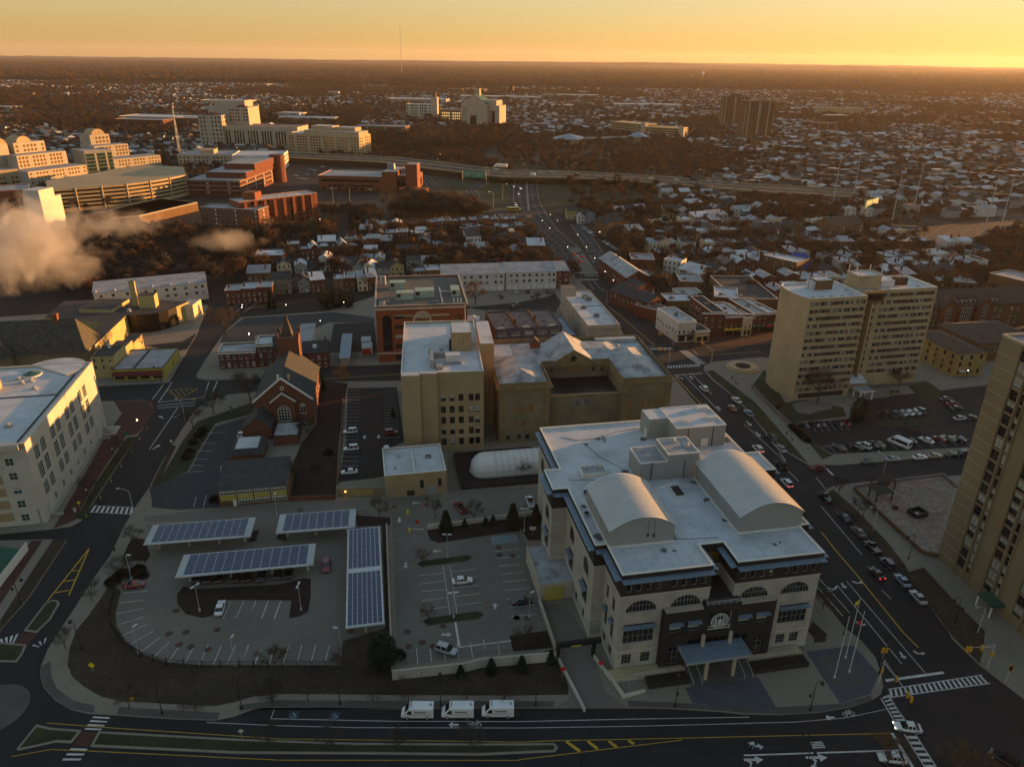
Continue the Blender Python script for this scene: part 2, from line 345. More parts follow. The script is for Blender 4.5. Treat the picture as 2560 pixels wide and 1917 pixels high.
def bld(name,label,A,B,d,h,wall='red_brick',roof='roof_grey',wins=(),roofkind='flat',rh=2.5,axis='x',parapet=0.5,trim='white_trim',cat='building',group=None,z0=0.0,cornice=0.0,over=0.3,extras=None,gwall=True,base=None,pw=0.25):
    """building from its front edge A->B (camera side, left to right), depth d, eaves height h.
    wins: (side, z, w, h, n or list of u, style dict)"""
    w,rz=frame_of(A,B)
    t=thing(name,label,cat,(A[0],A[1],z0),rz,group)
    C=corners(w,d);ops={k:[] for k in SIDES}
    for wn in wins:
        sd,z,ww,wh,us=wn[:5];st=dict(wn[5]) if len(wn)>5 else {}
        L=w if sd in 'fb' else d;mg=st.pop('margin',None);nm=st.pop('name','window');lab=st.pop('label',None);alt=st.pop('alt',None)
        us=cols(L,us,ww,mg) if isinstance(us,int) else us
        for u in us:
            if u-ww/2<.05 or u+ww/2>L-.05:continue
            ops[sd].append((u-ww/2,u+ww/2,z,z+wh,st.get('arch',0)))
            s2=dict(st)
            if alt and random.random()<alt[0]:s2.update(alt[1])
            if 'blind' not in s2 and random.random()<0.35:s2['blind']=random.choice((0.3,0.55,0.9))
            put_window(t,window_mesh(ww,wh,**s2),*C[sd],u,z,nm)
    b=MB()
    htop=h+(parapet if roofkind=='flat' else 0)
    for sd in SIDES:panel(b,*C[sd],0,htop,ops[sd])
    if roofkind=='flat' and parapet>0:# inner face of the parapet
        for sd in SIDES:
            p0,p1=C[sd];L=math.hypot(p1[0]-p0[0],p1[1]-p0[1]);ux,uy=(p1[0]-p0[0])/L,(p1[1]-p0[1])/L;nx,ny=uy*pw,-ux*pw
            b.face([(p1[0]-nx,p1[1]-ny,h),(p0[0]-nx,p0[1]-ny,h),(p0[0]-nx,p0[1]-ny,htop),(p1[0]-nx,p1[1]-ny,htop)])
    b.build('wall',[wall],t)
    if base:k=MB();k.box(-.06,w+.06,-.06,d+.06,0,base[0]);k.build('plinth',[base[1]],t)
    rb=MB()
    if roofkind=='flat':
        rb.face([(.05,.05,h),(w-.05,.05,h),(w-.05,d-.05,h),(.05,d-.05,h)],0);ro=rb.build('roof',[roof],t)
        if parapet>0:
            c=MB();q=pw+.04;e=-.04-cornice
            for x0,x1,y0,y1 in ((e,w-e,e,q),(e,w-e,d-q,d-e),(e,q,q,d-q),(w-q,w-e,q,d-q)):c.box(x0,x1,y0,y1,htop,htop+.12,bottom=True)
            c.build('coping',[trim],t)
    elif roofkind=='gable':
        rb.gable(0,w,0,d,h,rh,axis,over,0,None);ro=rb.build('roof',[roof],t)
        for G_ in ([[(0,d,h),(0,0,h),(0,d/2,h+rh)],[(w,0,h),(w,d,h),(w,d/2,h+rh)]] if axis=='x' else [[(0,0,h),(w,0,h),(w/2,0,h+rh)],[(w,d,h),(0,d,h),(w/2,d,h+rh)]]):
            g=MB();g.face(G_);g.build('gable_wall',[wall],t)
    elif roofkind=='hip':rb.hip(0,w,0,d,h,rh,0,over);ro=rb.build('roof',[roof],t)
    elif roofkind=='mansard':rb.hip(0,w,0,d,h,rh,0,over,inset=1.5);ro=rb.build('roof',[roof],t)
    elif roofkind=='shed':
        rb.face([(-over,-over,h),(w+over,-over,h),(w+over,d+over,h+rh),(-over,d+over,h+rh)]);ro=rb.build('roof',[roof],t)
        g=MB();g.face([(w,0,h),(w,d,h),(w,d,h+rh)]);g.face([(0,d,h),(0,0,h),(0,d,h+rh)]);g.face([(w,d,h),(0,d,h),(0,d,h+rh),(w,d,h+rh)]);g.build('gable_wall',[wall],t)
    t['_w']=w;t['_d']=d;t['_h']=h
    return t
def part(t,name,mats,*boxes):
    """boxes (x0,x1,y0,y1,z0,z1[,m]) in the thing's frame joined into one part"""
    b=MB()
    for q in boxes:b.box(*q[:6],m=q[6] if len(q)>6 else 0,bottom=True)
    return b.build(name,mats,t)
HV={}
def hvac(t,u,v,z,w=2.4,d=1.6,h=1.3,m='metal_grey',rz=0):
    k=(w,d,h,m)
    if k not in HV:
        b=MB();b.box(0,w,0,d,.2,h,0,bottom=True);b.box(.1,w-.1,.1,.3,0,.2);b.box(.1,w-.1,d-.3,d-.1,0,.2);b.cyl(w*.3,d/2,h,h+.18,d*.3,n=10,m=1);b.cyl(w*.7,d/2,h,h+.18,d*.3,n=10,m=1)
        for i in range(5):b.box(w*.1+i*w*.17,w*.1+i*w*.17+w*.1,-.02,0,.35,h-.2,1)
        HV[k]=b.mesh('rooftop_unit',[m,'metal_dark'])
    return link('rooftop_unit',HV[k],t,(u,v,z),rz)
def vent(t,u,v,z,r=.28,h=.7):
    k=('v',r,h)
    if k not in HV:b=MB();b.cyl(0,0,0,h,r,n=8);b.cyl(0,0,h,h+.25,r*1.6,r*.5,n=8);b.box(-r*1.8,r*1.8,-r*1.8,r*1.8,0,.2);HV[k]=b.mesh('roof_vent',['galvanised'])
    return link('roof_vent',HV[k],t,(u,v,z))
def chimney(t,u,v,z,h=1.8,m='red_brick_dark',w=.7):
    k=('c',h,m,w)
    if k not in HV:b=MB();b.box(-w/2,w/2,-w/2,w/2,0,h);b.box(-w/2-.08,w/2+.08,-w/2-.08,w/2+.08,h-.25,h-.05,bottom=True);b.cyl(0,0,h,h+.3,.16,n=6);HV[k]=b.mesh('chimney',[m])
    return link('chimney',HV[k],t,(u,v,z))
def text(t,s,size,loc,rot,m,name='lettering',ext=.01):
    c=bpy.data.curves.new(name,'FONT');c.body=s;c.size=size;c.extrude=ext;c.align_x='CENTER';c.offset=size*.022;c.materials.append(M[m])
    o=bpy.data.objects.new(name,c);col.objects.link(o)
    dg=bpy.context.evaluated_depsgraph_get();me=bpy.data.meshes.new_from_object(o.evaluated_get(dg));bpy.data.objects.remove(o)
    o=bpy.data.objects.new(name,me);col.objects.link(o);o.parent=t;o.location=loc;o.rotation_euler=rot;return o

# ================================================================ THE SETTING
def mix(p,q,t):return (p[0]+(q[0]-p[0])*t,p[1]+(q[1]-p[1])*t)
def sheet(name,poly,z,m):b=MB();b.sheet(poly,z);return struct(b.build(name,[m]))
def slab(name,poly,z,m,side='kerb'):b=MB();b.prism(poly,-.3,z,1,0);return struct(b.build(name,[m,side]))
b=MB()
# ground sheet in rings so that the noise keeps its precision; reaches the horizon
gs=[-26000,-9000,-3000,-1200,0,1200,3000,9000,26000];gy=[-9000,-1000,600,1600,3600,9000,26000]
for i in range(len(gs)-1):
    for j in range(len(gy)-1):b.face([(gs[i],gy[j],-.05),(gs[i+1],gy[j],-.05),(gs[i+1],gy[j+1],-.05),(gs[i],gy[j+1],-.05)])
struct(b.build('ground',['earth']))
# low wooded ridges on the horizon
b=MB()
def ridge(R0,a0,a1,n,f,dz):
    prev=None
    for i in range(n+1):
        a=R(a0+(a1-a0)*i/n);h=f(a0+(a1-a0)*i/n)*(0.85+0.3*noise.noise((a*9,R0*.001,0)))+dz*noise.noise((a*60,R0*.01,3))
        cur=[(R0*math.sin(a),R0*math.cos(a),-30),((R0+500)*math.sin(a),(R0+500)*math.cos(a),h),((R0+2500)*math.sin(a),(R0+2500)*math.cos(a),-30)]
        if prev:b.face([prev[0],cur[0],cur[1],prev[1]]);b.face([prev[1],cur[1],cur[2],prev[2]])
        prev=cur
ridge(14000,-60,60,200,lambda a:62+14*math.sin(a*.08+1),12)
ridge(19500,-60,60,200,lambda a:66+18*math.sin(a*.06),14)
struct(b.build('hills',['earth']))

# ---- roads
sheet('road',[(-128.9,119.1),(-105.6,119.5),(-104.8,128.3),(-109.1,150.9),(-93.4,119.7),(-92.2,110.3),(-88.2,104.6),(-79.8,99.4),(-71.4,98.3),(-52.7,97.5),(-42.2,100.8),(2.0,101.2),(46.2,100.6),(50.5,100.6),(68.5,104.2),(71.9,107.7),(99.9,108.2),(119.7,96.8),(97.9,70.0),(-88.7,67.6)],.008,'asphalt')
sheet('road',[(-87.5,110.7),(-106.8,116.6),(-108.8,150.9),(-109.8,159.7),(-115.0,190.3),(-119.7,222.6),(-121.7,227.6),(-126.3,252.1),(-136.2,301.0),(-149.3,356.6),(-134.2,340.6),(-124.9,299.8),(-118.9,255.3),(-106.4,222.1),(-105.2,210.1),(-100.2,175.9),(-98.1,157.1),(-94.2,132.7),(-93.4,119.7)],.012,'asphalt')
sheet('road',[(94.7,75.6),(51.8,75.0),(71.1,105.8),(73.6,110.9),(73.5,119.9),(69.9,132.0),(67.9,214.1),(57.5,289.1),(48.5,320.2),(39.1,376.7),(31.7,417.5),(29.4,453.8),(45.6,441.9),(54.6,389.5),(59.0,357.5),(63.7,328.0),(67.6,293.2),(74.6,267.0),(75.4,257.1),(78.8,244.5),(80.8,232.8),(85.3,200.4),(88.9,193.2),(88.6,178.6),(92.0,168.0),(93.3,156.6),(94.8,145.3),(92.8,121.0),(94.4,113.6),(101.5,103.6)],.016,'asphalt')
sheet('road',[(85.9,198.9),(93.6,192.5),(120.9,197.5),(160.7,204.9),(191.7,210.0),(183.7,199.2),(152.2,191.5),(103.6,184.5),(90.9,180.7),(86.3,177.3)],.020,'asphalt')
sheet('road',[(-221.7,238.0),(-149.0,243.2),(-125.3,247.4),(-116.6,251.2),(-93.4,252.0),(-75.4,264.3),(-39.7,268.2),(31.8,294.2),(47.2,297.0),(68.5,292.5),(76.4,289.8),(105.2,295.4),(111.4,297.9),(138.8,302.1),(133.3,288.3),(104.4,280.1),(101.0,281.4),(79.8,275.1),(75.8,271.0),(57.5,289.1),(-40.9,252.0),(-71.4,249.8),(-83.4,242.5),(-100.5,237.6),(-106.7,223.1),(-122.2,228.5),(-128.1,232.5),(-141.8,231.0),(-210.6,223.8)],.024,'asphalt')
sheet('road',[(-153.0,149.9),(-127.1,153.2),(-110.1,159.1),(-108.8,150.9),(-125.4,150.6),(-151.0,147.4)],.026,'asphalt')

# ---- city blocks: raised pavements
slab('pavement',[(-106.9,224.0),(-105.8,230.6),(-100.5,237.6),(-83.4,242.5),(-71.4,249.8),(-40.9,252.0),(56.6,288.4),(60.2,267.8),(67.9,214.1),(69.6,135.9),(70.3,131.6),(71.5,124.0),(73.5,119.9),(74.3,115.3),(73.5,110.9),(72.4,107.7),(71.1,105.8),(68.8,104.4),(64.2,102.7),(57.8,101.3),(50.6,100.7),(43.6,100.7),(39.4,101.2),(30.1,101.8),(22.4,101.8),(8.7,101.5),(2.0,101.4),(-19.5,100.8),(-35.3,100.7),(-44.7,100.7),(-43.5,100.9),(-46.8,100.3),(-49.7,98.6),(-52.8,97.7),(-59.7,97.9),(-66.8,98.3),(-71.5,98.6),(-76.2,98.8),(-79.9,99.7),(-83.9,101.7),(-88.1,104.9),(-90.5,108.0),(-91.6,110.3),(-92.8,114.7),(-93.4,119.7),(-94.0,126.7),(-95.0,134.3),(-95.6,145.1),(-98.1,157.1),(-99.3,165.2),(-100.2,175.9),(-103.1,191.4),(-105.6,211.0)],.12,'sidewalk')
slab('pavement',[(-122.6,228.5),(-119.7,222.6),(-118.0,208.0),(-115.0,190.3),(-110.1,159.1),(-111.4,156.8),(-115.8,155.5),(-127.1,153.2),(-153.0,149.9),(-210.6,223.8),(-174.9,227.9),(-141.7,230.8),(-128.0,232.3),(-123.0,229.0)],.12,'sidewalk')
slab('pavement',[(-109.2,151.0),(-113.4,151.3),(-125.4,150.5),(-151.0,147.4),(-115.1,101.4),(-105.6,119.5),(-105.7,129.8)],.12,'sidewalk')
slab('pavement',[(75.7,270.7),(74.6,267.0),(75.4,257.1),(78.8,244.5),(80.8,232.8),(82.4,213.6),(85.3,200.4),(88.9,193.2),(98.6,193.6),(120.9,197.5),(160.7,204.9),(191.7,210.0),(259.2,294.4),(104.3,279.8),(100.9,281.1),(79.7,274.8)],.12,'sidewalk')
slab('pavement',[(88.2,178.3),(89.5,180.0),(92.4,181.8),(103.6,184.3),(152.1,191.3),(182.0,196.8),(106.3,93.9),(100.5,102.1),(97.9,105.0),(94.4,113.6),(92.8,121.0),(93.4,123.7),(93.1,126.8),(94.8,145.3),(93.3,156.6),(92.0,168.0)],.12,'sidewalk')
slab('pavement',[(-118.5,254.7),(-116.8,251.8),(-112.4,250.2),(-93.5,252.3),(-75.5,264.6),(-39.7,268.5),(31.8,294.5),(46.7,297.3),(48.6,303.4),(48.4,319.3),(39.0,375.5),(31.6,414.7),(3.7,421.7),(-39.4,400.2),(-87.0,332.9),(-124.8,322.0),(-124.7,299.5),(-120.7,269.3)],.12,'sidewalk')
slab('pavement',[(-221.8,238.2),(-149.1,243.4),(-125.6,247.6),(-126.5,252.4),(-136.3,301.3),(-146.2,340.1),(-161.1,339.4),(-274.2,305.3)],.12,'sidewalk')
slab('pavement',[(54.7,389.0),(58.9,357.1),(63.6,327.6),(67.6,293.5),(69.7,293.0),(76.5,290.1),(105.3,295.7),(111.5,298.3),(138.9,302.4),(147.1,370.2),(110.4,382.4),(76.8,450.0),(57.5,452.1),(51.4,424.2)],.12,'paver_red')

# ---- surfaces laid on the blocks
ZL=.13
def lay(name,m,poly,dz=0.0):return sheet(name,poly,ZL+dz,m)
lay('alley','lot_concrete',[(-94.9,161.5),(-87.3,163.6),(-77.0,166.3),(-61.7,168.2),(-59.8,169.1),(-47.5,170.4),(-34.0,171.6),(-17.3,174.4),(-20.1,207.4),(-15.3,207.5),(-13.3,176.0),(2.6,178.5),(8.5,178.3),(8.1,165.4),(2.0,164.9),(-7.9,162.3),(-21.5,161.2),(-21.0,157.2),(-25.8,156.6),(-31.0,162.7),(-40.1,164.2),(-69.3,159.2),(-66.4,160.7),(-93.9,159.2)])
lay('parking_lot','lot_concrete',[(-86.6,132.3),(-84.3,125.3),(-82.4,121.5),(-78.0,116.8),(-72.5,113.3),(-67.1,111.4),(-60.2,110.9),(-33.2,111.3),(-34.0,117.9),(-26.0,121.8),(-32.8,158.6),(-40.0,163.9),(-69.2,158.9),(-66.3,160.4),(-92.7,158.1),(-89.1,151.4),(-84.9,148.4),(-85.1,146.1),(-85.5,144.9),(-83.6,140.6),(-92.0,143.3),(-95.3,145.1),(-94.8,139.4),(-91.6,137.2),(-82.6,137.8),(-81.5,136.0),(-82.0,134.5)],.004)
lay('parking_lot','lot_concrete',[(-31.0,162.7),(-26.6,162.5),(-25.8,156.6),(-21.0,156.7),(-19.9,152.4),(-17.9,151.7),(2.5,157.2),(2.7,158.3),(4.5,150.9),(7.1,133.7),(10.0,122.1),(0.1,120.0),(1.0,115.6),(0.2,115.2),(-20.7,111.6),(-21.4,114.6),(-22.5,114.8),(-27.7,144.9),(-30.1,158.7)],.004)
lay('parking_lot','asphalt_old',[(-100.2,175.9),(-97.2,178.6),(-92.6,185.0),(-94.0,193.9),(-95.8,213.1),(-87.7,220.7),(-77.5,191.3),(-85.0,188.1),(-77.0,166.3),(-87.8,164.9),(-95.1,165.9),(-96.3,168.9)],.004)
lay('lawn','grass',[(-102.9,216.5),(-89.0,232.6),(-86.6,222.7),(-96.5,214.9),(-94.6,195.5),(-93.0,185.0),(-97.0,178.3),(-98.7,176.6),(-100.0,187.7),(-102.1,202.5)],.008)
lay('verge','grass_brown',[(-100.0,176.6),(-104.5,200.0),(-102.8,200.0),(-98.2,176.3)],.008)
lay('lawn','grass_brown',[(-90.6,135.2),(-90.0,130.1),(-89.8,124.4),(-90.0,119.8),(-88.5,114.8),(-86.5,110.4),(-84.0,107.5),(-80.5,105.1),(-75.9,102.7),(-71.9,101.7),(-65.9,101.4),(-59.9,101.1),(-54.0,100.9),(-50.8,101.8),(-47.7,103.2),(-44.3,103.8),(-44.5,103.9),(-33.8,104.0),(-21.8,104.0),(2.3,104.3),(11.5,104.7),(11.6,106.7),(10.5,113.1),(9.7,116.6),(-5.6,111.2),(-22.2,107.8),(-24.2,119.6),(-29.2,144.9),(-32.1,159.8),(-33.0,159.5),(-26.0,122.2),(-34.0,117.9),(-33.2,111.3),(-60.2,110.9),(-67.1,111.4),(-72.5,113.3),(-78.0,116.8),(-82.4,121.5),(-84.4,125.3),(-86.7,132.3)])
lay('planting_bed','mulch',[(-73.9,131.7),(-72.5,128.4),(-69.3,125.2),(-65.3,124.1),(-63.5,124.9),(-63.6,129.8),(-62.0,129.9),(-50.6,130.1),(-48.0,130.0),(-47.0,124.4),(-44.9,124.9),(-43.4,126.5),(-44.0,131.0),(-45.6,137.5),(-47.4,137.7),(-52.1,135.4),(-70.1,133.5),(-73.6,134.3)],.012)
lay('planting_bed','mulch',[(-21.0,156.7),(-20.9,158.9),(2.7,164.9),(8.1,165.4),(7.7,153.6),(4.5,153.5),(2.7,158.6),(2.5,157.5),(-17.6,151.9),(-19.9,152.9)],.010)
lay('planting_bed','mulch',[(-93.9,152.3),(-90.5,151.9),(-86.0,145.3),(-86.0,143.4),(-92.0,142.8)],.010)
lay('planting_bed','mulch',[(0.1,120.0),(8.9,121.9),(9.8,116.9),(1.0,115.6)],.010)
lay('planting_bed','mulch',[(-41.0,163.6),(-31.2,162.7),(-30.7,159.2),(-39.0,158.5)],.012)
for P_ in ([(-21.9,143.3),(-20.8,144.6),(-10.1,147.0),(-9.0,146.3),(-10.0,144.8),(-20.6,142.3)],[(-18.3,123.8),(-17.2,125.0),(-6.7,127.3),(-5.5,126.4),(-6.3,125.0),(-17.0,122.7)]):
    slab('planting_island',P_,.26,'grass');
for P_ in ([(-64.5,150.9),(-64.8,155.7),(-63.4,156.3),(-62.8,151.4)],[(-58.0,152.6),(-58.2,155.6),(-55.7,154.8),(-55.5,151.6)]):slab('planting_island',P_,.28,'mulch')
lay('parking_lot','asphalt_lot',[(-48.7,179.9),(-51.6,204.8),(-59.5,244.4),(-41.9,246.1),(-33.4,204.5),(-38.7,198.6),(-35.9,183.7),(-38.9,182.2)],.01)
lay('ramp','lot_concrete',[(8.1,130.0),(12.6,130.0),(16.4,119.6),(18.7,105.2),(22.4,101.8),(8.7,101.5),(12.0,104.3),(10.6,114.5)],.012)
lay('garden','mulch',[(-59.8,169.8),(-63.7,183.0),(-65.1,201.9),(-63.7,214.9),(-70.7,251.0),(-60.5,249.0),(-53.8,203.9),(-47.4,170.7)],.006)
# plaza in front of the civic building
lay('plaza','paver_blue',[(34.0,106.7),(48.7,109.8),(48.8,109.7),(50.0,102.3),(46.8,101.7),(39.6,102.3),(34.5,103.1)],.006)
lay('plaza','paver_blue',[(60.7,116.6),(71.1,118.6),(72.1,114.9),(72.9,110.9),(69.1,105.8),(63.5,103.9),(62.3,103.5)],.006)
lay('plaza','paver_grey',[(22.6,103.5),(34.4,102.9),(46.8,101.7),(50.0,102.3),(62.3,103.4),(69.0,105.5),(68.8,104.4),(64.3,102.8),(57.8,101.4),(50.6,100.8),(43.6,100.9),(39.4,101.4),(30.1,101.9),(22.4,102.0)],.003)
lay('lawn','grass_brown',[(65.4,125.8),(67.0,121.7),(65.7,119.4),(63.2,119.2),(63.8,120.5),(63.2,122.7)],.008)
# strips of dark pavers and tree pits between the pavement and the kerb
lay('paver_strip','paver_grey',[(-91.4,110.0),(-90.4,111.3),(-87.7,107.1),(-85.1,104.4),(-80.6,101.7),(-76.0,100.6),(-75.4,98.9),(-80.0,99.8),(-83.9,101.8),(-88.0,104.9),(-90.4,108.0)],.003)
lay('paver_strip','paver_grey',[(-71.5,100.4),(-52.5,99.4),(-52.4,97.8),(-59.8,98.0),(-71.0,98.7)],.003)
lay('paver_strip','paver_grey',[(-49.8,101.1),(-43.0,102.5),(-35.8,102.5),(2.3,103.0),(8.7,103.1),(8.6,101.7),(2.0,101.5),(-35.4,100.9),(-44.7,100.9),(-43.5,101.0),(-49.0,99.9)],.003)
# block B: brick walk and bed
lay('brick_walk','paver_red',[(-137.5,231.1),(-127.9,232.0),(-122.6,228.5),(-119.2,221.7),(-118.2,207.1),(-121.1,205.3),(-116.5,178.8),(-113.2,164.8),(-111.7,159.6),(-115.3,155.7),(-120.7,178.7),(-127.0,204.3),(-130.1,221.4)],.005)
lay('planting_bed','grass',[(-118.4,205.4),(-117.6,205.9),(-115.3,191.1),(-111.5,166.7),(-109.8,159.7),(-112.9,160.7),(-113.2,165.5),(-116.1,178.2),(-120.3,204.5)],.008)
lay('lawn','grass_brown',[(-109.3,150.9),(-112.8,151.4),(-108.9,129.9),(-107.5,122.5),(-105.7,119.7),(-105.9,129.8)],.006)
lay('brick_walk','paver_red',[(-115.0,150.8),(-117.7,150.7),(-114.3,133.2),(-110.6,127.4)],.006)
# block D: lawns, car park
lay('lawn','grass',[(75.4,265.1),(78.2,266.5),(83.9,244.6),(86.0,237.1),(87.7,214.9),(89.2,193.9),(85.6,200.8),(82.8,213.6),(81.2,233.3),(79.2,245.1),(76.0,257.7)],.006)
lay('lawn','grass',[(98.6,267.9),(97.5,251.9),(96.5,236.4),(90.5,230.1),(88.6,250.5)],.006)
lay('parking_lot','asphalt_lot',[(94.8,221.0),(113.7,224.9),(126.4,240.5),(146.6,246.7),(195.2,259.9),(162.8,208.3),(123.6,203.1),(98.8,200.0),(94.7,208.1)],.008)
lay('lawn','grass',[(91.4,234.2),(97.8,237.5),(104.4,239.8),(115.6,233.9),(114.0,226.8),(94.9,221.5),(94.7,208.1),(98.5,199.2),(94.4,196.7),(93.9,211.5),(92.6,219.6)],.006)
lay('garden_patio','lot_concrete',[(98.4,235.4),(102.7,238.7),(107.7,238.9),(113.2,238.0),(111.6,232.7),(105.5,230.5),(101.9,227.9),(98.1,229.3)],.010)
lay('lawn','grass',[(147.7,254.7),(157.3,258.6),(157.9,247.0),(154.6,242.5),(147.2,242.3)],.012)
slab('planting_island',[(122.3,228.1),(124.1,230.1),(124.5,224.3),(140.5,227.2),(143.5,226.3),(142.8,223.4),(140.4,221.9),(126.5,219.4),(122.1,220.9)],.28,'grass')
# block E
lay('verge','grass_brown',[(88.6,177.7),(90.8,179.7),(93.1,169.8),(94.8,155.5),(94.9,145.6),(92.1,145.0),(91.6,157.1),(90.4,167.3)],.006)
lay('lawn','grass_brown',[(93.7,142.7),(98.9,144.8),(99.7,133.9),(101.1,123.4),(97.8,118.2),(94.6,114.0),(93.3,121.4),(93.3,127.2)],.006)
# block G: car parks behind the row
lay('parking_lot','asphalt_old',[(-124.7,299.5),(-122.8,321.1),(-84.2,331.1),(-64.0,324.5),(-62.7,317.4),(-83.2,316.6),(-89.9,302.8),(-110.6,298.8),(-108.4,291.1),(-122.0,289.0)],.004)
lay('parking_lot','asphalt_lot',[(-80.5,314.9),(-62.9,318.3),(-55.1,281.3),(-74.5,279.2)],.012)
lay('parking_lot','asphalt_lot',[(-22.4,341.5),(3.4,350.8),(21.8,364.5),(23.7,351.7),(20.4,335.6),(-12.1,338.0),(-11.8,336.1)],.006)
lay('parking_lot','asphalt_lot',[(-151.3,285.0),(-138.2,289.9),(-136.2,301.0),(-132.6,281.3),(-136.5,278.3)],.006)

# ---- medians and islands
for P_ in ([(-100.7,119.6),(-97.7,119.1),(-97.1,123.1),(-98.0,128.1),(-99.0,129.1),(-100.4,129.2),(-101.2,127.8)],[(-108.8,116.5),(-101.9,116.1),(-97.7,115.7),(-96.9,113.1),(-96.8,110.9),(-105.2,111.1)],
           [(-84.2,96.3),(-81.3,95.6),(-75.5,95.2),(-75.8,92.5),(-78.7,92.6),(-80.7,91.9),(-84.2,90.8),(-84.6,91.2)],
           [(-72.4,95.0),(-47.1,93.8),(-26.8,93.3),(-4.9,93.5),(8.3,93.8),(8.9,92.9),(8.3,92.0),(-4.7,91.1),(-26.4,91.0),(-46.1,90.8),(-72.2,91.8)]):
    slab('traffic_island',P_,.16,'kerb')
    cx_=sum(p[0] for p in P_)/len(P_);cy_=sum(p[1] for p in P_)/len(P_)
    def shrink(poly,q):
        ar=sum(poly[i-1][0]*poly[i][1]-poly[i][0]*poly[i-1][1] for i in range(len(poly)))
        poly=poly if ar>0 else poly[::-1];o=[]
        for i in range(len(poly)):
            a,c,e=poly[i-1],poly[i],poly[(i+1)%len(poly)]
            d1_=Vector((c[0]-a[0],c[1]-a[1])).normalized();d2_=Vector((e[0]-c[0],e[1]-c[1])).normalized()
            n=Vector((-d1_.y-d2_.y,d1_.x+d2_.x));n=n.normalized()*q/max(.5,math.cos(d1_.angle(d2_,0)/2)) if n.length>1e-6 else Vector((0,0));o.append((c[0]+n.x,c[1]+n.y))
        return o
    sheet('lawn',shrink(P_,.45),.166,'grass')
b=MB();b.sheet([(-100.8,119.1),(-97.6,118.9),(-97.4,115.8),(-100.5,116.1)],.03);b.sheet([(-75.5,95.0),(-72.1,94.8),(-72.2,91.9),(-75.4,92.0)],.03);struct(b.build('brick_crossing',['paver_red']))
c0=(-94.2,99.2);b=MB();b.prism([(c0[0]+6.2*math.cos(t*.2618),c0[1]+6.2*math.sin(t*.2618)) for t in range(24)],0,.14,0);struct(b.build('roundabout_apron',['paver_grey']))

# ---- painted markings (flat paint, one sheet per colour and place)
ZW,ZY=.032,.036
w1=MB();y1=MB();f1=MB()
def zebra(b,a0,a1,b0,b1_,n,z=ZW,duty=.5):
    for k in range(n):
        t0,t1=(k+.25)/n,(k+.25+duty)/n
        L_=lambda p,q,t:(p[0]+(q[0]-p[0])*t,p[1]+(q[1]-p[1])*t)
        b.sheet([L_(a0,a1,t0),L_(a0,a1,t1),L_(b0,b1_,t1),L_(b0,b1_,t0)],z)
def arrow(b,p,q,z,kind='s',w=.35):
    dx,dy=q[0]-p[0],q[1]-p[1];l=math.hypot(dx,dy);ux,uy=dx/l,dy/l
    T=lambda u,v:(p[0]+ux*u-uy*v,p[1]+uy*u+ux*v)
    if kind=='s':b.sheet([T(0,-w/2),T(l*.6,-w/2),T(l*.6,w/2),T(0,w/2)],z);b.sheet([T(l*.6,-w*1.6),T(l,0),T(l*.6,w*1.6)],z)
    else:
        s=1 if kind=='l' else-1
        b.sheet([T(0,-w/2),T(l*.55,-w/2),T(l*.55,w/2),T(0,w/2)],z)
        b.sheet([T(l*.55,-s*w*.5),T(l*.9,s*w*1.6),T(l*.75,s*w*2.2),T(l*.55,s*w*.6)][::s],z);b.sheet([T(l*.62,s*w*2.9),T(l*1.02,s*w*.9),T(l*1.0,s*w*3.4)],z)
def bike(b,c,s,rz,z):
    T=lambda x,y:(c[0]+s*(x*math.cos(rz)-y*math.sin(rz)),c[1]+s*(x*math.sin(rz)+y*math.cos(rz)))
    for cx in (-.6,.6):
        for k in range(10):a,e=2*math.pi*k/10,2*math.pi*(k+1)/10;b.line(T(cx+.38*math.cos(a),.38*math.sin(a)),T(cx+.38*math.cos(e),.38*math.sin(e)),.1*s,z)
    for p,q in (((-.6,0),(-.1,.6)),((-.1,.6),(.5,.6)),((-.6,0),(0,0)),((0,0),(.5,.6)),((.6,0),(.45,.85)),((-.1,.6),(0,0))):b.line(T(*p),T(*q),.1*s,z)
# bottom road
w1.pline([(-54.2,97.3),(-40.8,96.8),(-27.5,96.6),(2.3,97.0),(22.5,97.7),(44.5,98.7)],.12,ZW)
w1.pline([(-42.9,98.3),(-20.9,98.1),(2.3,98.4),(20.4,99.2),(44.4,100.1)],.14,ZW);w1.line((-42.9,98.3),(-42.9,100.8),.12,ZW)
w1.pline([(43.0,98.7),(52.3,99.1),(62.0,100.2),(70.4,102.3)],.12,ZW);w1.line((41.1,91.9),(69.2,93.4),.3,ZW)
w1.line((69.1,97.0),(69.4,90.0),.55,ZW);w1.line((73.6,109.3),(86.1,111.6),.6,ZW)
zebra(w1,(71.1,105.4),(71.1,99.5),(72.7,106.1),(72.8,99.4),7);zebra(w1,(71.2,96.7),(71.5,89.6),(73.1,96.7),(73.5,89.6),6)
for p,q in (((70.7,104.9),(70.8,99.3)),((72.3,105.7),(72.9,99.4)),((71.2,96.8),(71.5,89.6)),((73.2,96.8),(73.5,89.6)),((72.4,105.1),(93.8,109.0)),((73.0,107.1),(93.4,111.1))):w1.line(p,q,.22,ZW)
zebra(w1,(72.4,105.1),(93.7,109.0),(73.0,107.1),(93.4,111.1),20)
zebra(w1,(-75.2,95.2),(-75.1,98.6),(-72.2,95.1),(-71.9,98.4),4,duty=.4);zebra(w1,(-75.6,88.8),(-75.4,91.9),(-72.5,88.9),(-72.5,91.8),3,duty=.4)
zebra(w1,(-105.3,116.6),(-101.1,119.0),(-102.6,114.9),(-100.5,116.0),5);zebra(w1,(-96.8,115.3),(-94.6,118.3),(-95.0,115.0),(-94.3,116.4),3,duty=.35)
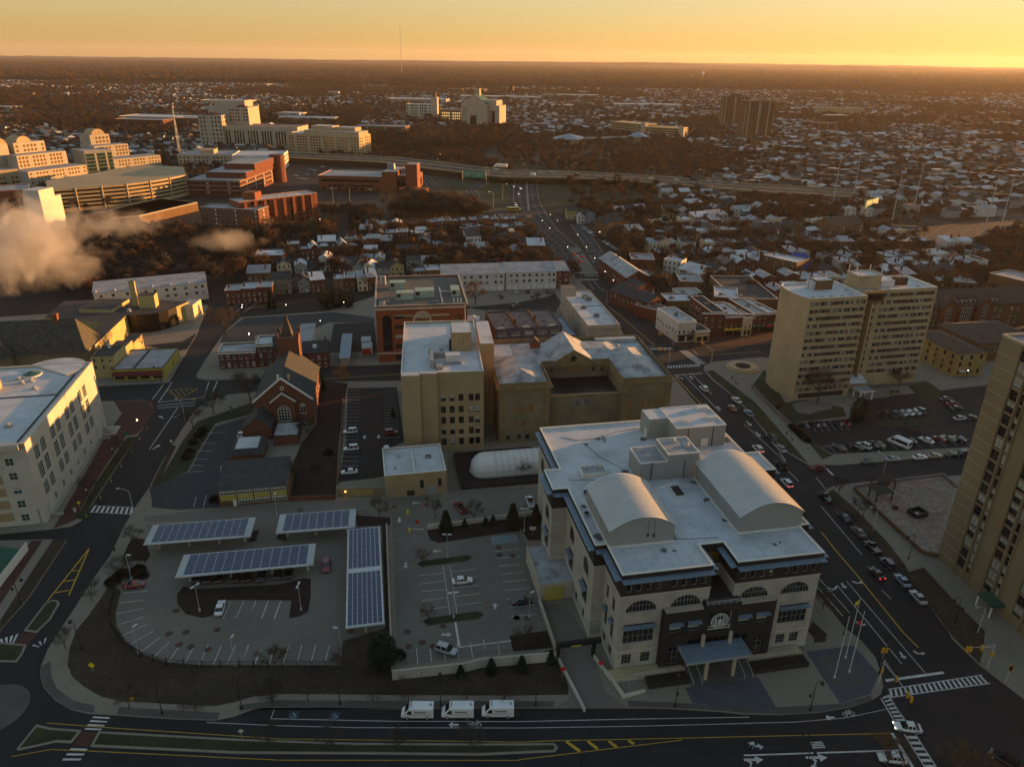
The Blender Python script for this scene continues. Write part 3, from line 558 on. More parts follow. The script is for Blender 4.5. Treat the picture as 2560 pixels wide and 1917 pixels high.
arrow(w1,(-8.8,97.5),(-10.6,97.5),ZW,'s',.5);bike(w1,(-6.0,97.5),1.3,R(5),ZW);arrow(w1,(60.1,100.3),(58.4,100.2),ZW,'s',.4);bike(w1,(63.0,101.1),1.2,R(10),ZW)
for p,q,k in (((42.3,92.9),(43.6,94.8),'s'),((42.3,92.9),(43.7,94.7),'r'),((40.8,91.0),(44.2,91.1),'s'),((41.5,90.9),(42.3,89.9),'r'),((51.7,91.6),(55.5,91.7),'s'),((52.8,91.6),(53.5,90.3),'r')):arrow(w1,p,q,ZW,k,.5)
for k in range(4):w1.line(mix((53.6,94.7),(53.6,93.6),k/3),mix((55.8,94.9),(55.9,93.8),k/3),.22,ZW)
for P_ in ([(-82.6,96.7),(-70.1,95.8),(-40.0,94.0),(2.3,94.0),(8.6,94.4),(26.6,95.1),(45.1,95.9),(68.6,96.9)],[(-84.6,89.7),(-78.7,91.2),(-72.1,91.0),(-38.7,89.7),(2.2,90.3),(1.9,90.4),(8.5,91.4),(17.4,92.8),(31.0,94.9)]):y1.pline(P_,.14,ZY)
for p,q in (((10.4,94.3),(12.7,92.2)),((14.2,94.4),(15.8,92.8)),((17.9,94.5),(19.2,93.2)),((21.4,94.7),(22.3,93.9))):y1.line(p,q,.6,ZY)
# left road
zebra(w1,(-110.4,163.6),(-98.5,162.8),(-110.8,166.4),(-99.5,165.8),9);w1.line((-110.3,163.5),(-98.4,162.7),.15,ZW);w1.line((-110.9,166.5),(-99.6,165.9),.15,ZW)
for p,q in (((-102.1,148.0),(-101.2,128.8)),((-102.0,147.7),(-97.6,130.9)),((-101.5,135.6),(-99.2,136.1)),((-101.8,139.3),(-100.2,139.5)),((-101.0,131.7),(-98.5,132.6)),((-102.1,142.1),(-101.2,142.6))):y1.line(p,q,.3,ZY)
w1.line((-110.0,197.4),(-113.6,226.8),.2,ZW);arrow(w1,(-109.0,197.5),(-108.0,200.7),ZW,'s',.4);arrow(w1,(-111.8,219.1),(-110.7,221.5),ZW,'s',.4);arrow(w1,(-114.9,218.5),(-117.2,220.3),ZW,'s',.35)
for p,q in (((-120.4,226.1),(-108.7,229.0)),((-121.3,228.1),(-109.5,231.2)),((-122.1,230.8),(-108.0,235.2)),((-125.1,233.1),(-126.8,245.6)),((-122.0,231.1),(-124.6,248.0)),((-108.0,235.2),(-111.3,248.4)),((-106.6,239.6),(-108.6,249.7))):w1.line(p,q,.28,ZW)
for k in range(6):y1.line(mix((-122.6,241.3),(-113.7,242.7),k/5),mix((-117.0,234.4),(-112.6,241.0),k/5),.16,ZY)
y1.pline([(-123.9,241.0),(-113.2,242.7),(-115.5,233.9),(-123.9,241.0)],.16,ZY)
# avenue on the right
for p,q in (((75.5,138.0),(78.9,113.7)),((78.3,139.4),(82.4,111.4)),((77.2,220.0),(82.7,194.9)),((81.7,189.6),(82.7,183.9)),((84.3,170.8),(86.2,149.6)),((85.1,136.4),(85.8,133.4)),((72.2,140.4),(74.6,128.4)),((70.7,137.2),(72.6,127.6)),((88.6,186.2),(88.9,179.3))):w1.line(p,q,.16,ZW)
for p,q in (((93.4,192.2),(94.1,187.6)),):w1.line(p,q,.6,ZW)
y1.pline([(45.9,348.5),(52.2,325.7),(60.0,292.9)],.3,ZY);y1.pline([(62.2,260.3),(66.4,234.5)],.3,ZY);y1.pline([(79.8,159.0),(80.4,151.5),(81.7,141.3),(83.4,123.1),(84.5,118.3)],.3,ZY);y1.line((76.3,282.2),(102.8,287.2),.3,ZY);y1.line((-72.1,252.7),(-41.8,258.6),.3,ZY)
for p,q,k in (((73.9,136.6),(74.0,135.7),'r'),((76.8,138.7),(77.0,136.7),'s'),((79.6,139.4),(81.0,138.1),'l'),((75.3,137.5),(73.6,135.7),'r'),((80.0,117.0),(80.2,115.1),'s'),((83.0,117.4),(83.8,116.0),'l'),((56.2,298.9),(54.2,300.4),'s'),((64.5,257.3),(64.0,259.7),'l'),((72.1,230.5),(71.5,233.6),'s'),((78.7,222.4),(79.3,218.7),'s'),((68.3,257.4),(67.8,260.5),'s'),((76.5,125.1),(75.2,124.5),'r'),((79.4,214.6),(80.0,211.1),'s')):arrow(w1,p,q,ZW,k,.45)
zebra(w1,(57.5,287.7),(67.2,288.8),(57.4,289.9),(66.6,290.9),11);zebra(w1,(69.1,287.4),(73.5,272.2),(72.8,287.5),(77.2,273.0),14);zebra(w1,(60.7,267.8),(74.4,270.3),(60.7,270.4),(74.1,272.5),12)
w1.line((62.0,260.9),(73.5,263.4),.5,ZW);zebra(w1,(34.2,406.0),(47.9,407.8),(36.3,409.9),(48.2,411.1),14);zebra(w1,(31.0,390.9),(46.7,392.9),(32.3,394.2),(47.0,395.4),14)
for p,q in (((66.0,261.0),(71.4,229.5)),((69.3,261.8),(72.2,243.7)),((53.0,305.2),(56.1,292.0)),((57.8,244.9),(59.9,233.2)),((61.0,246.1),(61.5,242.8)),((40.8,388.8),(42.2,374.5)),((43.7,390.2),(45.8,377.0)),((75.1,288.3),(76.1,282.6)),((56.3,291.6),(59.9,292.2)),((82.4,229.3),(82.9,195.7))):w1.line(p,q,.2,ZW)
struct(w1.build('white_road_marking',['paint_white']));struct(y1.build('yellow_road_marking',['paint_yellow']))
# parking bays
w2=MB();Z2=ZL+.016
for p,q in (((-86.2,131.8),(-80.9,132.5)),((-85.1,128.4),(-80.2,129.6)),((-83.9,125.1),(-79.1,126.8)),((-82.1,121.7),(-77.8,124.2)),((-79.8,118.6),(-76.1,122.0)),((-77.2,116.0),(-74.0,120.0)),((-74.1,113.7),(-71.7,118.4)),((-70.8,112.5),(-69.2,117.1)),((-67.1,111.6),(-66.8,116.6)),((-63.8,111.5),(-63.8,116.2)),((-60.8,110.9),(-61.1,116.3)),((-58.1,110.9),(-58.4,116.3)),((-55.4,111.0),(-55.6,116.4)),((-52.6,111.0),(-52.9,116.4)),((-49.9,111.4),(-50.2,116.5)),((-47.1,111.4),(-47.5,116.5)),
    ((-52.6,111.0),(-53.0,116.4)),((-50.1,111.7),(-50.2,116.5)),((-47.3,111.8),(-47.5,116.5)),((-44.5,111.5),(-44.7,116.6)),((-41.8,111.1),(-42.1,116.6)),((-39.1,111.2),(-39.3,116.7)),((-36.3,111.2),(-36.5,116.7)),
    ((-60.9,124.1),(-61.1,129.6)),((-58.2,124.2),(-58.4,129.7)),((-55.5,124.2),(-55.7,129.7)),((-52.7,124.3),(-53.0,129.8)),((-50.0,124.3),(-50.2,129.8)),((-55.5,124.2),(-55.8,129.7)),((-52.8,124.3),(-53.1,129.8)),((-50.1,124.2),(-50.3,129.7)),
    ((-20.9,139.2),(-15.3,140.3)),((-20.4,136.2),(-14.9,137.4)),((-19.9,133.5),(-14.2,134.5)),((-19.4,130.5),(-13.7,131.7)),((-18.9,127.6),(-13.3,128.7)),((-13.6,140.7),(-8.0,141.9)),((-13.0,137.7),(-7.6,139.0)),((-12.5,135.0),(-6.9,136.1)),((-12.0,132.1),(-6.5,133.2)),((-11.6,129.2),(-5.9,130.3)),
    ((-2.5,143.1),(2.9,144.1)),((-2.0,139.9),(3.5,141.2)),((-1.6,137.2),(4.0,138.3)),((-1.0,134.3),(4.5,135.3)),((-0.5,131.4),(4.8,132.4)),((0.0,128.6),(5.6,129.7)),((0.5,125.8),(6.1,126.7)),((-4.0,148.6),(2.0,149.9)),((-3.5,145.9),(2.6,147.0)),((-2.5,143.0),(3.0,144.1)),
    ((-18.7,116.1),(-17.9,111.8)),((-16.0,116.5),(-15.2,112.3)),((-13.2,116.9),(-12.5,112.7)),((-10.6,117.6),(-9.9,113.3)),((-7.9,118.2),(-7.1,113.7)),((-5.1,118.8),(-4.5,114.2)),((-2.4,119.2),(-1.7,114.8)),((-5.2,118.5),(-4.5,114.4)),((-2.4,119.1),(-1.8,114.8)),((-15.7,143.0),(-12.7,126.1)),((-14.2,143.3),(-11.2,126.5)),
    ((-96.4,208.2),(-91.8,208.8)),((-95.8,201.5),(-91.5,201.6)),((-95.0,196.6),(-90.1,196.8)),((-94.2,191.6),(-90.1,191.7)),((-94.2,187.9),(-89.8,188.0)),((-93.3,184.3),(-88.9,184.8)),((-84.0,166.2),(-85.3,171.1)),((-81.5,166.2),(-82.9,172.4))):w2.line(p,q,.13,Z2)
w2.line((-11.4,124.0),(-10.0,116.6),.45,Z2);w2.line((-10.0,116.6),(0.5,118.6),.3,Z2)
for k in range(22):
    t=k/21;w2.line(mix((-49.3,186.2),(-59.5,242.2),t),mix((-44.3,186.6),(-54.8,242.6),t),.1,Z2+.004)
for k in range(17):
    t=k/16;w2.line(mix((-40.1,206.8),(-46.2,242.6),t),mix((-35.3,207.3),(-41.8,243.0),t),.1,Z2+.004)
for p,q in (((-28.9,162.7),(-28.6,160.4)),((-24.7,144.0),(-24.4,141.8)),((-16.8,148.7),(-18.8,148.5)),((-24.5,169.9),(-26.5,169.6)),((-14.0,120.1),(-11.9,120.2)),((-3.0,128.1),(-3.1,130.1)),((-46.1,205.8),(-46.6,208.3)),((-42.2,208.9),(-41.8,206.3))):arrow(w2,p,q,Z2,'s',.45)
for k in range(7):w2.line(mix((97.1,214.7),(110.8,216.9),k/6),mix((96.7,220.6),(111.1,223.4),k/6),.12,Z2)
for k in range(12):w2.line(mix((100.1,200.4),(144.9,207.4),k/11),mix((99.6,205.5),(144.4,213.0),k/11),.12,Z2)
w2.line((97.1,204.8),(100.5,205.3),.15,Z2)
struct(w2.build('parking_bay_marking',['paint_white']))
w3=MB()
for k in range(13):w3.line(mix((-4.3,152.0),(1.4,153.4),k/12),mix((-4.1,154.4),(1.5,155.6),k/12),.1,Z2)
w3.pline([(-4.5,154.4),(1.5,155.7),(1.6,153.3),(-4.2,151.7),(-4.5,154.4)],.14,Z2);struct(w3.build('blue_bay_marking',['paint_blue']))
w4=MB()
for c_ in ((-39.0,99.2),(-31.5,99.1)):
    w4.sheet([(c_[0]-.9,c_[1]-.9),(c_[0]+.9,c_[1]-.9),(c_[0]+.9,c_[1]+.9),(c_[0]-.9,c_[1]+.9)],.034)
struct(w4.build('blue_road_marking',[mat('paint_access',(0.025,0.05,0.075))]))
w5=MB()
for c_ in ((-39.0,99.2),(-31.5,99.1)):
    for k in range(9):a,e=R(-150+30*k),R(-120+30*k);w5.line((c_[0]-.05+.42*math.cos(a),c_[1]-.2+.42*math.sin(a)),(c_[0]-.05+.42*math.cos(e),c_[1]-.2+.42*math.sin(e)),.12,.038)
    w5.pline([(c_[0]-.1,c_[1]+.65),(c_[0]-.1,c_[1]),(c_[0]+.35,c_[1]),(c_[0]+.5,c_[1]-.45)],.13,.038)
struct(w5.build('wheelchair_marking',['paint_faded']))

# patched and sealed asphalt
b=MB();rp=random.Random(5)
for P_,wd in (([(71.8,98.8),(27.2,98.3),(-7.1,97.5),(-39.0,97.0),(-64.1,97.4)],2.5),([(70.1,92.9),(23.6,90.1),(-13.1,89.3),(-38.9,89.0),(-67.1,89.7)],3),([(85.7,114.5),(85.0,132.3),(86.3,155.9),(84.3,183.3),(72.0,221.8),(66.2,254.4)],7),([(-114.3,218.0),(-109.3,181.8),(-105.2,159.8),(-100.5,137.0),(-95.7,117.5)],3.5),([(-69.0,255.8),(-43.5,260.4)],2),([(60.1,287.0),(51.2,318.6),(45.1,352.6)],4),([(84.6,99.0),(79.1,101.8)],8)):
    for p,q in zip(P_,P_[1:]):
        L=math.hypot(q[0]-p[0],q[1]-p[1]);a=math.atan2(q[1]-p[1],q[0]-p[0])
        for k in range(int(L/5)):
            c=mix(p,q,rp.random());o_=rp.uniform(-wd,wd);b.obox((c[0]-math.sin(a)*o_,c[1]+math.cos(a)*o_),rp.uniform(.8,6),rp.choice((.12,.12,.2,.9,1.6)),.026,.0275,a+rp.choice((0,0,0,R(90),R(rp.uniform(-20,20)))),rp.randrange(2))
struct(b.build('asphalt_patch',['asphalt_lot',mat('asphalt_worn',(0.021,0.0225,0.0245))]))

# ================================================================ THE CIVIC BUILDING WITH TWO BARREL VAULTS
def wall_loop(b,poly,z0,z1,ops,m=0,depth=.3):
    """closed footprint (counter-clockwise) with openings per edge index"""
    for i in range(len(poly)):panel(b,poly[i],poly[(i+1)%len(poly)],z0,z1,ops.get(i,[]),m,depth)
CV=thing('civic_building','large pale limestone civic building with dark attic and two barrel vaulted roof pavilions','building',(20.8,110.7,.1),R(11))
FP=[(0,0),(18,0),(18,6.5),(23,6.5),(23,0),(41,0),(41,9.3),(43.3,9.3),(43.3,31),(47.8,31),(47.8,39.6),(44.3,39.6),(44.3,60.6),(-2,60.6),(-2,39.6),(-5.7,39.6),(-5.7,31),(-2.3,31),(-2.3,9.7),(0,9.7)]
so_,ao_={},{}
def win(e,u,z,w,h,attic=False,name='window',**k):
    d=ao_ if attic else so_
    d.setdefault(e,[]).append((u-w/2,u+w/2,z,z+h,k.get('arch',0)))
    k.setdefault('sill',False);q=window_mesh(w,h,**k)
    o=put_window(CV,q,FP[e],FP[(e+1)%len(FP)],u,z,name)
    n=Vector((FP[(e+1)%len(FP)][1]-FP[e][1],-(FP[(e+1)%len(FP)][0]-FP[e][0]),0)).normalized();o.location-=n*.14
    return o
def sunshade(x0,y0,x1,y1,z,dep,n,name='sunshade',m='metal_blue'):
    """row of metal shade panels along a wall edge; one child per row with its panels below it"""
    L=math.hypot(x1-x0,y1-y0);rz=math.atan2(y1-y0,x1-x0);r=link(name,None,CV,(x0,y0,z),rz)
    k=('ss',round(L/n,2),dep,m)
    if k not in HV:
        b=MB();w=L/n;b.face([(.03,-dep,-.12),(w-.03,-dep,-.12),(w-.03,0,.06),(.03,0,.06)]);b.face([(.03,-dep,-.2),(.03,0,-.04),(w-.03,0,-.04),(w-.03,-dep,-.2)]);b.face([(.03,-dep,-.2),(w-.03,-dep,-.2),(w-.03,-dep,-.12),(.03,-dep,-.12)])
        for i in range(5):yy=-dep*(i+.5)/5;b.box(.03,w-.03,yy-.04,yy+.04,-.12+.18*(yy+dep)/dep-.02,.02-.12+.18*(yy+dep)/dep+.02)
        b.face([(.03,0,-.04),(.03,-dep,-.2),(.03,-dep,-.12),(.03,0,.06)]);b.face([(w-.03,-dep,-.2),(w-.03,0,-.04),(w-.03,0,.06),(w-.03,-dep,-.12)])
        HV[k]=b.mesh('shade_panel',[m])
    for i in range(n):link('shade_panel',HV[k],r,(L*i/n,0,0))
    return r
for e,off in ((0,0),(4,0)):
    for u in (1.6,3.55,5.45,7.4,10.6,12.5,14.5,16.4):win(e,u,19.0,.95,1.95,True,frame='white_trim',ny=1,fw=.06,glass='glass')
    for k,u in enumerate((4.35,13.35) if e==0 else (4.4,13.2)):win(e,u,14.1,6.2,2.7,frame='frame_grey',nx=9,ny=2,arch=2.5,fw=.1,name='arched_window')
    u=4.3 if e==0 else 13.7
    win(e,u,6.6,6.2,4.7,frame='frame_grey',nx=6,ny=3,fw=.1,name='tall_window')
    for q in ((2.3,6.15) if e==0 else (12.0,15.0)):win(e,q,1.5,1.95,2.4,frame='frame_grey',nx=3,ny=3,fw=.07)
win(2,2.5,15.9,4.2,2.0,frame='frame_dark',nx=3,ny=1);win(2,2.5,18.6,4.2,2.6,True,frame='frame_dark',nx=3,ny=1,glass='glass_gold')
for e in (17,7,11):
    for u in (5.2,16.2):win(e,u,12.6,3.6,3.9,frame='frame_dark',nx=3,ny=3,arch=1.8,name='arched_window');win(e,u,5.4,3.6,5.2,frame='frame_dark',nx=3,ny=4,name='tall_window');win(e,u,1.2,1.5,2.3,frame='frame_dark')
    for u in (10.7,):win(e,u,1.2,1.5,2.3,frame='frame_dark')
for e in (13,):
    win(e,16,12.6,3.6,3.9,frame='frame_dark',nx=3,ny=3,arch=1.8,name='arched_window');win(e,4.5,12.6,3.6,3.9,frame='frame_dark',nx=3,ny=3,arch=1.8,name='arched_window')
for e in (15,9):win(e,4.3,12.6,3.6,3.9,frame='frame_dark',nx=3,ny=3,arch=1.8,name='arched_window');win(e,4.3,5.4,3.6,5.2,frame='frame_dark',nx=3,ny=4,name='tall_window')
for e in (19,5):
    for u in (2.6,6.4):win(e,u,12.2,1.5,3.2,frame='frame_dark');win(e,u,5.6,1.6,5.0,frame='frame_dark',ny=4);win(e,u,1.2,1.5,2.3,frame='frame_dark')
win(3,3.2,12.0,1.6,3.4,frame='frame_dark')
b=MB();wall_loop(b,FP,0,18.2,so_,0,.32);b.build('stone_wall',['limestone'],CV)
b=MB();wall_loop(b,FP,18.2,23.1,ao_,0,.28);b.build('attic_wall',['dark_brick'],CV)
def offs(poly,q):return shrink(poly,q)
b=MB();inner=offs(FP,.35);outer=offs(FP,-.06);n=len(FP)
for i in range(n):
    j=(i+1)%n;a,c,d,e=outer[i],outer[j],inner[j],inner[i]
    b.face([(*a,23.25),(*c,23.25),(*d,23.25),(*e,23.25)]);b.face([(*a,23.1),(*c,23.1),(*c,23.25),(*a,23.25)]);b.face([(*e,23.25),(*d,23.25),(*d,22.6),(*e,22.6)])
b.build('parapet_coping',['white_trim'],CV)
b=MB();b.sheet(offs(FP,.2),22.75);b.build('roof',['roof_white'],CV)
b=MB()
for i in range(n):# stone string course under the attic and at the base
    for z0,z1,q in ((17.95,18.2,.1),(4.6,4.85,.06),(0,.9,.1)):
        o_=offs(FP,-q);a,c=o_[i],o_[(i+1)%n];a0,c0_=FP[i],FP[(i+1)%n]
        b.face([(*a,z0),(*c,z0),(*c,z1),(*a,z1)]);b.face([(*a,z1),(*c,z1),(*c0_,z1),(*a0,z1)])
b.build('string_course',['limestone_pale'],CV)
for x0,y0,x1,y1,k in ((-.1,0,18.1,0,12),(22.9,0,41.1,0,12),(18,0,18,6.5,4),(41,0,41,9.3,6),(43.3,9.3,43.3,31,13),(47.8,31,47.8,39.6,5),(-2,60.6,-2,39.6,13),(-5.7,39.6,-5.7,31,5),(-5.7,31,-2.3,31,2),(-2.3,31,-2.3,9.7,13),(-2.3,9.7,0,9.7,2),(0,9.7,0,0,6),(23,6.5,23,0,4)):
    sunshade(x0,y0,x1,y1,22.05,1.25,k)
sunshade(.9,0,7.6,0,10.9,1.0,4);sunshade(33.4,0,40,0,10.9,1.0,4)
for v in (25.8,14.8):sunshade(-2.3,v+2,-2.3,v-2,9.6,.9,2)
sunshade(-5.7,37.2,-5.7,33.2,9.6,.9,2)
for v in (7.1,3.3):sunshade(0,v+1,0,v-1,9.8,.8,1)
# barrel vaulted pavilions on the roof
def vault(u0,u1,v0,v1,zb,ze,rise):
    r=link('vaulted_pavilion',None,CV,(u0,v0,zb));w=u1-u0;L=v1-v0;K=18
    def prof(t):a=math.pi*t;x=w/2-(w/2)*math.cos(a*.0+math.pi*t);return x
    arc=[(w*k/K,(ze-zb)+rise*(1-(2*k/K-1)**2)) for k in range(K+1)]
    b=MB()
    b.face([(0,0,0),(w,0,0)]+[(x,0,z) for x,z in arc[::-1]]);b.face([(w,L,0),(0,L,0)]+[(x,L,z) for x,z in arc])
    b.face([(0,L,0),(0,0,0),(0,0,ze-zb),(0,L,ze-zb)]);b.face([(w,0,0),(w,L,0),(w,L,ze-zb),(w,0,ze-zb)]);b.build('pavilion_wall',['panel_grey'],r)
    ns=round(L/.8);b=MB()
    for i in range(ns):
        y0,y1=-.2+(L+.4)*i/ns,-.2+(L+.4)*(i+1)/ns;s_=.15
        for k in range(K):
            (xa,za),(xb,zb2)=arc[k],arc[k+1]
            if k==0:xa-=.25;za-=.06
            if k==K-1:xb+=.25;zb2-=.06
            b.face([(xa,y0+s_,za+.06),(xb,y0+s_,zb2+.06),(xb,y1,zb2+.06),(xa,y1,za+.06)])
            b.face([(xa,y0,za+.16),(xb,y0,zb2+.16),(xb,y0+s_,zb2+.16),(xa,y0+s_,za+.16)],1);b.face([(xa,y0,za+.06),(xb,y0,zb2+.06),(xb,y0,zb2+.16),(xa,y0,za+.16)]);b.face([(xb,y0+s_,zb2+.06),(xa,y0+s_,za+.06),(xa,y0+s_,za+.16),(xb,y0+s_,zb2+.16)])
    b.build('ribbed_roof',['vault_metal','galvanised'],r)
    b=MB();b.box(-.25,w+.25,-.25,0,0,.3);b.box(-.25,0,0,L,0,.3);b.build('base_flashing',['white_trim'],r)
    return r
V1=vault(.3,13.6,9.0,25.6,22.76,26.6,2.5)
for k in range(4):part(V1,'louvre',['panel_grey','metal_grey'],(-.06,0,2.2+k*3.6,4.8+k*3.6,.8,3.2,0))
part(V1,'antenna',['metal_dark'],(7.6,7.66,-.4,-.34,1.8,5.6),(8.9,8.96,-.4,-.34,1.6,5.6),(7.5,7.8,-.45,-.2,2,2.5),(8.8,9.1,-.45,-.2,1.8,2.4))
V2=vault(27.6,41.2,9.2,31.2,22.76,26.6,2.7)
part(CV,'plant_room',['panel_grey','roof_grey'],(28.5,41.3,45,50.8,22.7,28.2),(23.6,41.3,50.8,56.6,22.7,28.2))
part(CV,'plant_room_roof',['roof_white'],(28.6,41.2,45.1,50.9,28.2,28.3),(23.7,41.2,50.9,56.5,28.2,28.3))
part(CV,'plant_room',['panel_grey'],(14.6,21,31.8,39.2,22.7,27.2));part(CV,'plant_room_roof',['roof_grey'],(14.7,20.9,31.9,39.1,27.2,27.26))
part(CV,'plant_room',['panel_grey'],(21,28.4,31.7,39.4,22.7,28.9));part(CV,'plant_room_roof',['roof_grey'],(21.1,28.3,31.8,39.3,28.9,28.96))
for x0,x1,y0,y1,z in ((28.5,41.3,45,56.6,28.2),(14.6,21,31.8,39.2,27.2),(21,28.4,31.7,39.4,28.9)):
    part(CV,'roof_edge',['white_trim'],(x0-.05,x1+.05,y0-.05,y0+.2,z,z+.25),(x0-.05,x1+.05,y1-.2,y1+.05,z,z+.25),(x0-.05,x0+.2,y0+.2,y1-.2,z,z+.25),(x1-.2,x1+.05,y0+.2,y1-.2,z,z+.25))
for u in (31.5,38):part(CV,'downpipe',['metal_dark'],(u,u+.12,44.85,45,22.8,28))
for u in (17.2,25):part(CV,'downpipe',['metal_dark'],(u,u+.12,31.55,31.7,22.8,27.5))
part(CV,'door',['white_trim'],(35.2,37,44.9,45,22.8,25));part(CV,'door',['white_trim'],(23.5,23.6,52,53.2,22.8,25))
for u,v,w,d in ((37.5,53.6,3.2,1.8),(37.6,48,3.2,1.6),(31,47.3,1.6,1.6)):part(CV,'skylight',['white_trim','metal_white'],(u,u+w,v,v+d,28.3,28.7),(u+.2,u+w-.2,v+.2,v+d-.2,28.7,28.95,1))
part(CV,'skylight',['white_trim','glass'],(20.2,22.6,24,28.2,22.7,23.0),(20.5,22.3,24.3,27.9,23.0,23.25,1))
part(CV,'equipment_kerb',['white_trim','roof_grey'],(2.4,8.2,35.2,38.8,22.7,23.8),(2.6,8,35.4,38.6,23.8,23.85,1))
for u,v,z in ((4,37.6,23.85),(6.6,37.6,23.85),(12.6,53.2,22.75),(16.6,37.5,27.26),(17.4,34.6,27.26),(24.5,37.8,28.96),(26.8,35.2,28.96),(34.5,33.6,22.75),(32.5,38.5,22.75)):vent(CV,u,v,z,.4,.6)
for u,v,w,d,h in ((24.5,44.2,2,1.2,.7),(42,46,1.4,1,.8),(13.2,9.8,1.2,.8,.6),(1,27.5,.9,2.2,.5),(-1.2,20,.6,1.4,.5)):hvac(CV,u,v,22.76,w,d,h)
# membrane seams, drain stains and cables on the flat roof
b=MB()
for k in range(18):v=40.5+k*1.12;b.box(-1.6 if v>40 else 0,23.2 if v>50 else 28,v,v+.05,22.75,22.765)
for k in range(14):u=14+k*.98;b.box(u,u+.05,9.4,31,22.75,22.765)
for k in range(9):b.box(.5+k*2,.55+k*2,.5,8.8,22.75,22.765);b.box(23.4+k*2,23.45+k*2,.6,9,22.75,22.765)
stuff(b.build('membrane_seam',['roof_grey'],CV))
for k,(u,v,r) in enumerate(((13.6,10,1.1),(10.6,6.4,.9),(12.6,6,.5),(11.4,53,.9),(12.6,51.6,.6),(7.5,50.6,.7),(9.6,34.4,.8),(12.8,36.4,1.3),(-.6,24,.9),(-.4,13,1.6),(26.8,29.4,.9),(26.6,22,1.0),(26.8,14,.8),(33,4.6,.6),(34.4,5,.4),(22.6,51,1.2))):
    rr_=random.Random(k);b=MB();b.sheet([(u+r*(.5+.6*rr_.random())*math.cos(2*math.pi*i/14),v+r*(.5+.6*rr_.random())*math.sin(2*math.pi*i/14)) for i in range(14)],22.772);b.build('drain_stain',['roof_gravel'],CV)
b=MB()
for P_ in (((2.5,55.6),(6,53),(12.4,53.5),(17,56),(24,57)),((7,52),(9,44),(12.6,38),(13.4,33)),((-1,35),(6,33.8),(13,32.4)),((13.6,9.6),(18,9),(23,8.6))):
    for p,q in zip(P_,P_[1:]):b.tube((*p,22.8),(*q,22.8),.05,n=4)
stuff(b.build('cable',['metal_dark'],CV))
# dark brick entrance block with canopy, steps and emblem
b=MB()
eo=[(1.2,3.8,9.1,11.3),(5,7.5,9.1,11.3),(9.1,13.9,8.6,13.0),(15.4,17.9,9.1,11.3),(19.2,21.7,9.1,11.3)]
eo+=[(1.6,3.6,1.4,5.6),(5.4,17.8,1.4,6.9),(19.4,21.6,1.4,5.6)]
P0,P1=(8.6,-1.5),(31.7,-1.5);panel(b,P0,P1,0,14.1,[o+(0,) for o in eo],0,.5)
b.face([(8.6,0,0),(8.6,-1.5,0),(8.6,-1.5,14.1),(8.6,0,14.1)]);b.face([(31.7,-1.5,0),(31.7,0,0),(31.7,0,14.1),(31.7,-1.5,14.1)]);b.face([(8.6,-1.5,14.1),(31.7,-1.5,14.1),(31.7,0,14.1),(8.6,0,14.1)])
b.build('entrance_block',['dark_brick'],CV)
for u in (2.5,6.25,16.65,20.45):
    o=put_window(CV,window_mesh(2.5,2.2,'frame_grey','glass',1,3,fw=.1,blind=.7,sill=False),P0,P1,u,9.1);o.location.y+=.25;sunshade(8.6+u-1.4,-1.5,8.6+u+1.4,-1.5,11.6,.9,2)
for u in (2.6,20.5):o=put_window(CV,window_mesh(2.0,4.2,'frame_grey','glass',2,3,fw=.1,sill=False),P0,P1,u,1.4);o.location.y+=.25
o=put_window(CV,window_mesh(12.4,5.5,'frame_dark','glass',9,2,fw=.12,sill=False),P0,P1,11.6,1.4,'entrance_doors');o.location.y+=.3
o=put_window(CV,window_mesh(4.8,4.4,'white_trim','glass',1,1,fw=.12,sill=False),P0,P1,11.5,8.6,'emblem_window');o.location.y+=.25
em=link('emblem',None,CV,(20.1,-1.62,10.9));b=MB()
def ring(b,r0,r1,y0,y1,n=32,m=0):
    for k in range(n):
        a,e=2*math.pi*k/n,2*math.pi*(k+1)/n;A_=[(r*math.cos(t),r*math.sin(t)) for t in (a,e) for r in (r0,r1)]
        b.face([(A_[0][0],y0,A_[0][1]),(A_[1][0],y0,A_[1][1]),(A_[3][0],y0,A_[3][1]),(A_[2][0],y0,A_[2][1])][::-1],m);b.face([(A_[1][0],y0,A_[1][1]),(A_[3][0],y0,A_[3][1]),(A_[3][0],y1,A_[3][1]),(A_[1][0],y1,A_[1][1])],m)
ring(b,1.62,1.82,0,.12);ring(b,1.18,1.28,0,.1)
for k in range(26):a=2*math.pi*k/26;x,z=1.45*math.cos(a),1.45*math.sin(a);b.box(x-.07,x+.07,.0,.08,z-.09,z+.09)
b.build('emblem_ring',['metal_white'],em)
b=MB();b.prism([(-.42,0),(.42,0),(.42,.1),(-.42,.1)],-.55,.35);b.face([(-.42,0,-.55),(0,0,-1.0),(.42,0,-.55)]);b.box(-.05,.05,0,.08,.35,1.75);b.box(-.95,-.6,.02,.08,-.8,.5);b.box(.6,.95,.02,.08,-.8,.5);b.box(-.95,.95,.02,.08,-1.05,-.9);b.box(-.9,-.65,.02,.08,.55,.8);b.box(.65,.9,.02,.08,.55,.8);b.build('emblem_shield',['metal_white'],em)
part(CV,'emblem_rail',['white_trim'],(17.9,22.5,-1.56,-1.5,9.6,9.72),(17.9,22.5,-1.56,-1.5,9.0,9.12))
part(CV,'terrace',['dark_brick','roof_dark','metal_white'],(16.8,24,-1.9,0,14.1,15.2,0),(18,23,-.2,6.5,14.2,15.3,0),(17,23.8,-1.7,0,15.2,15.24,1))
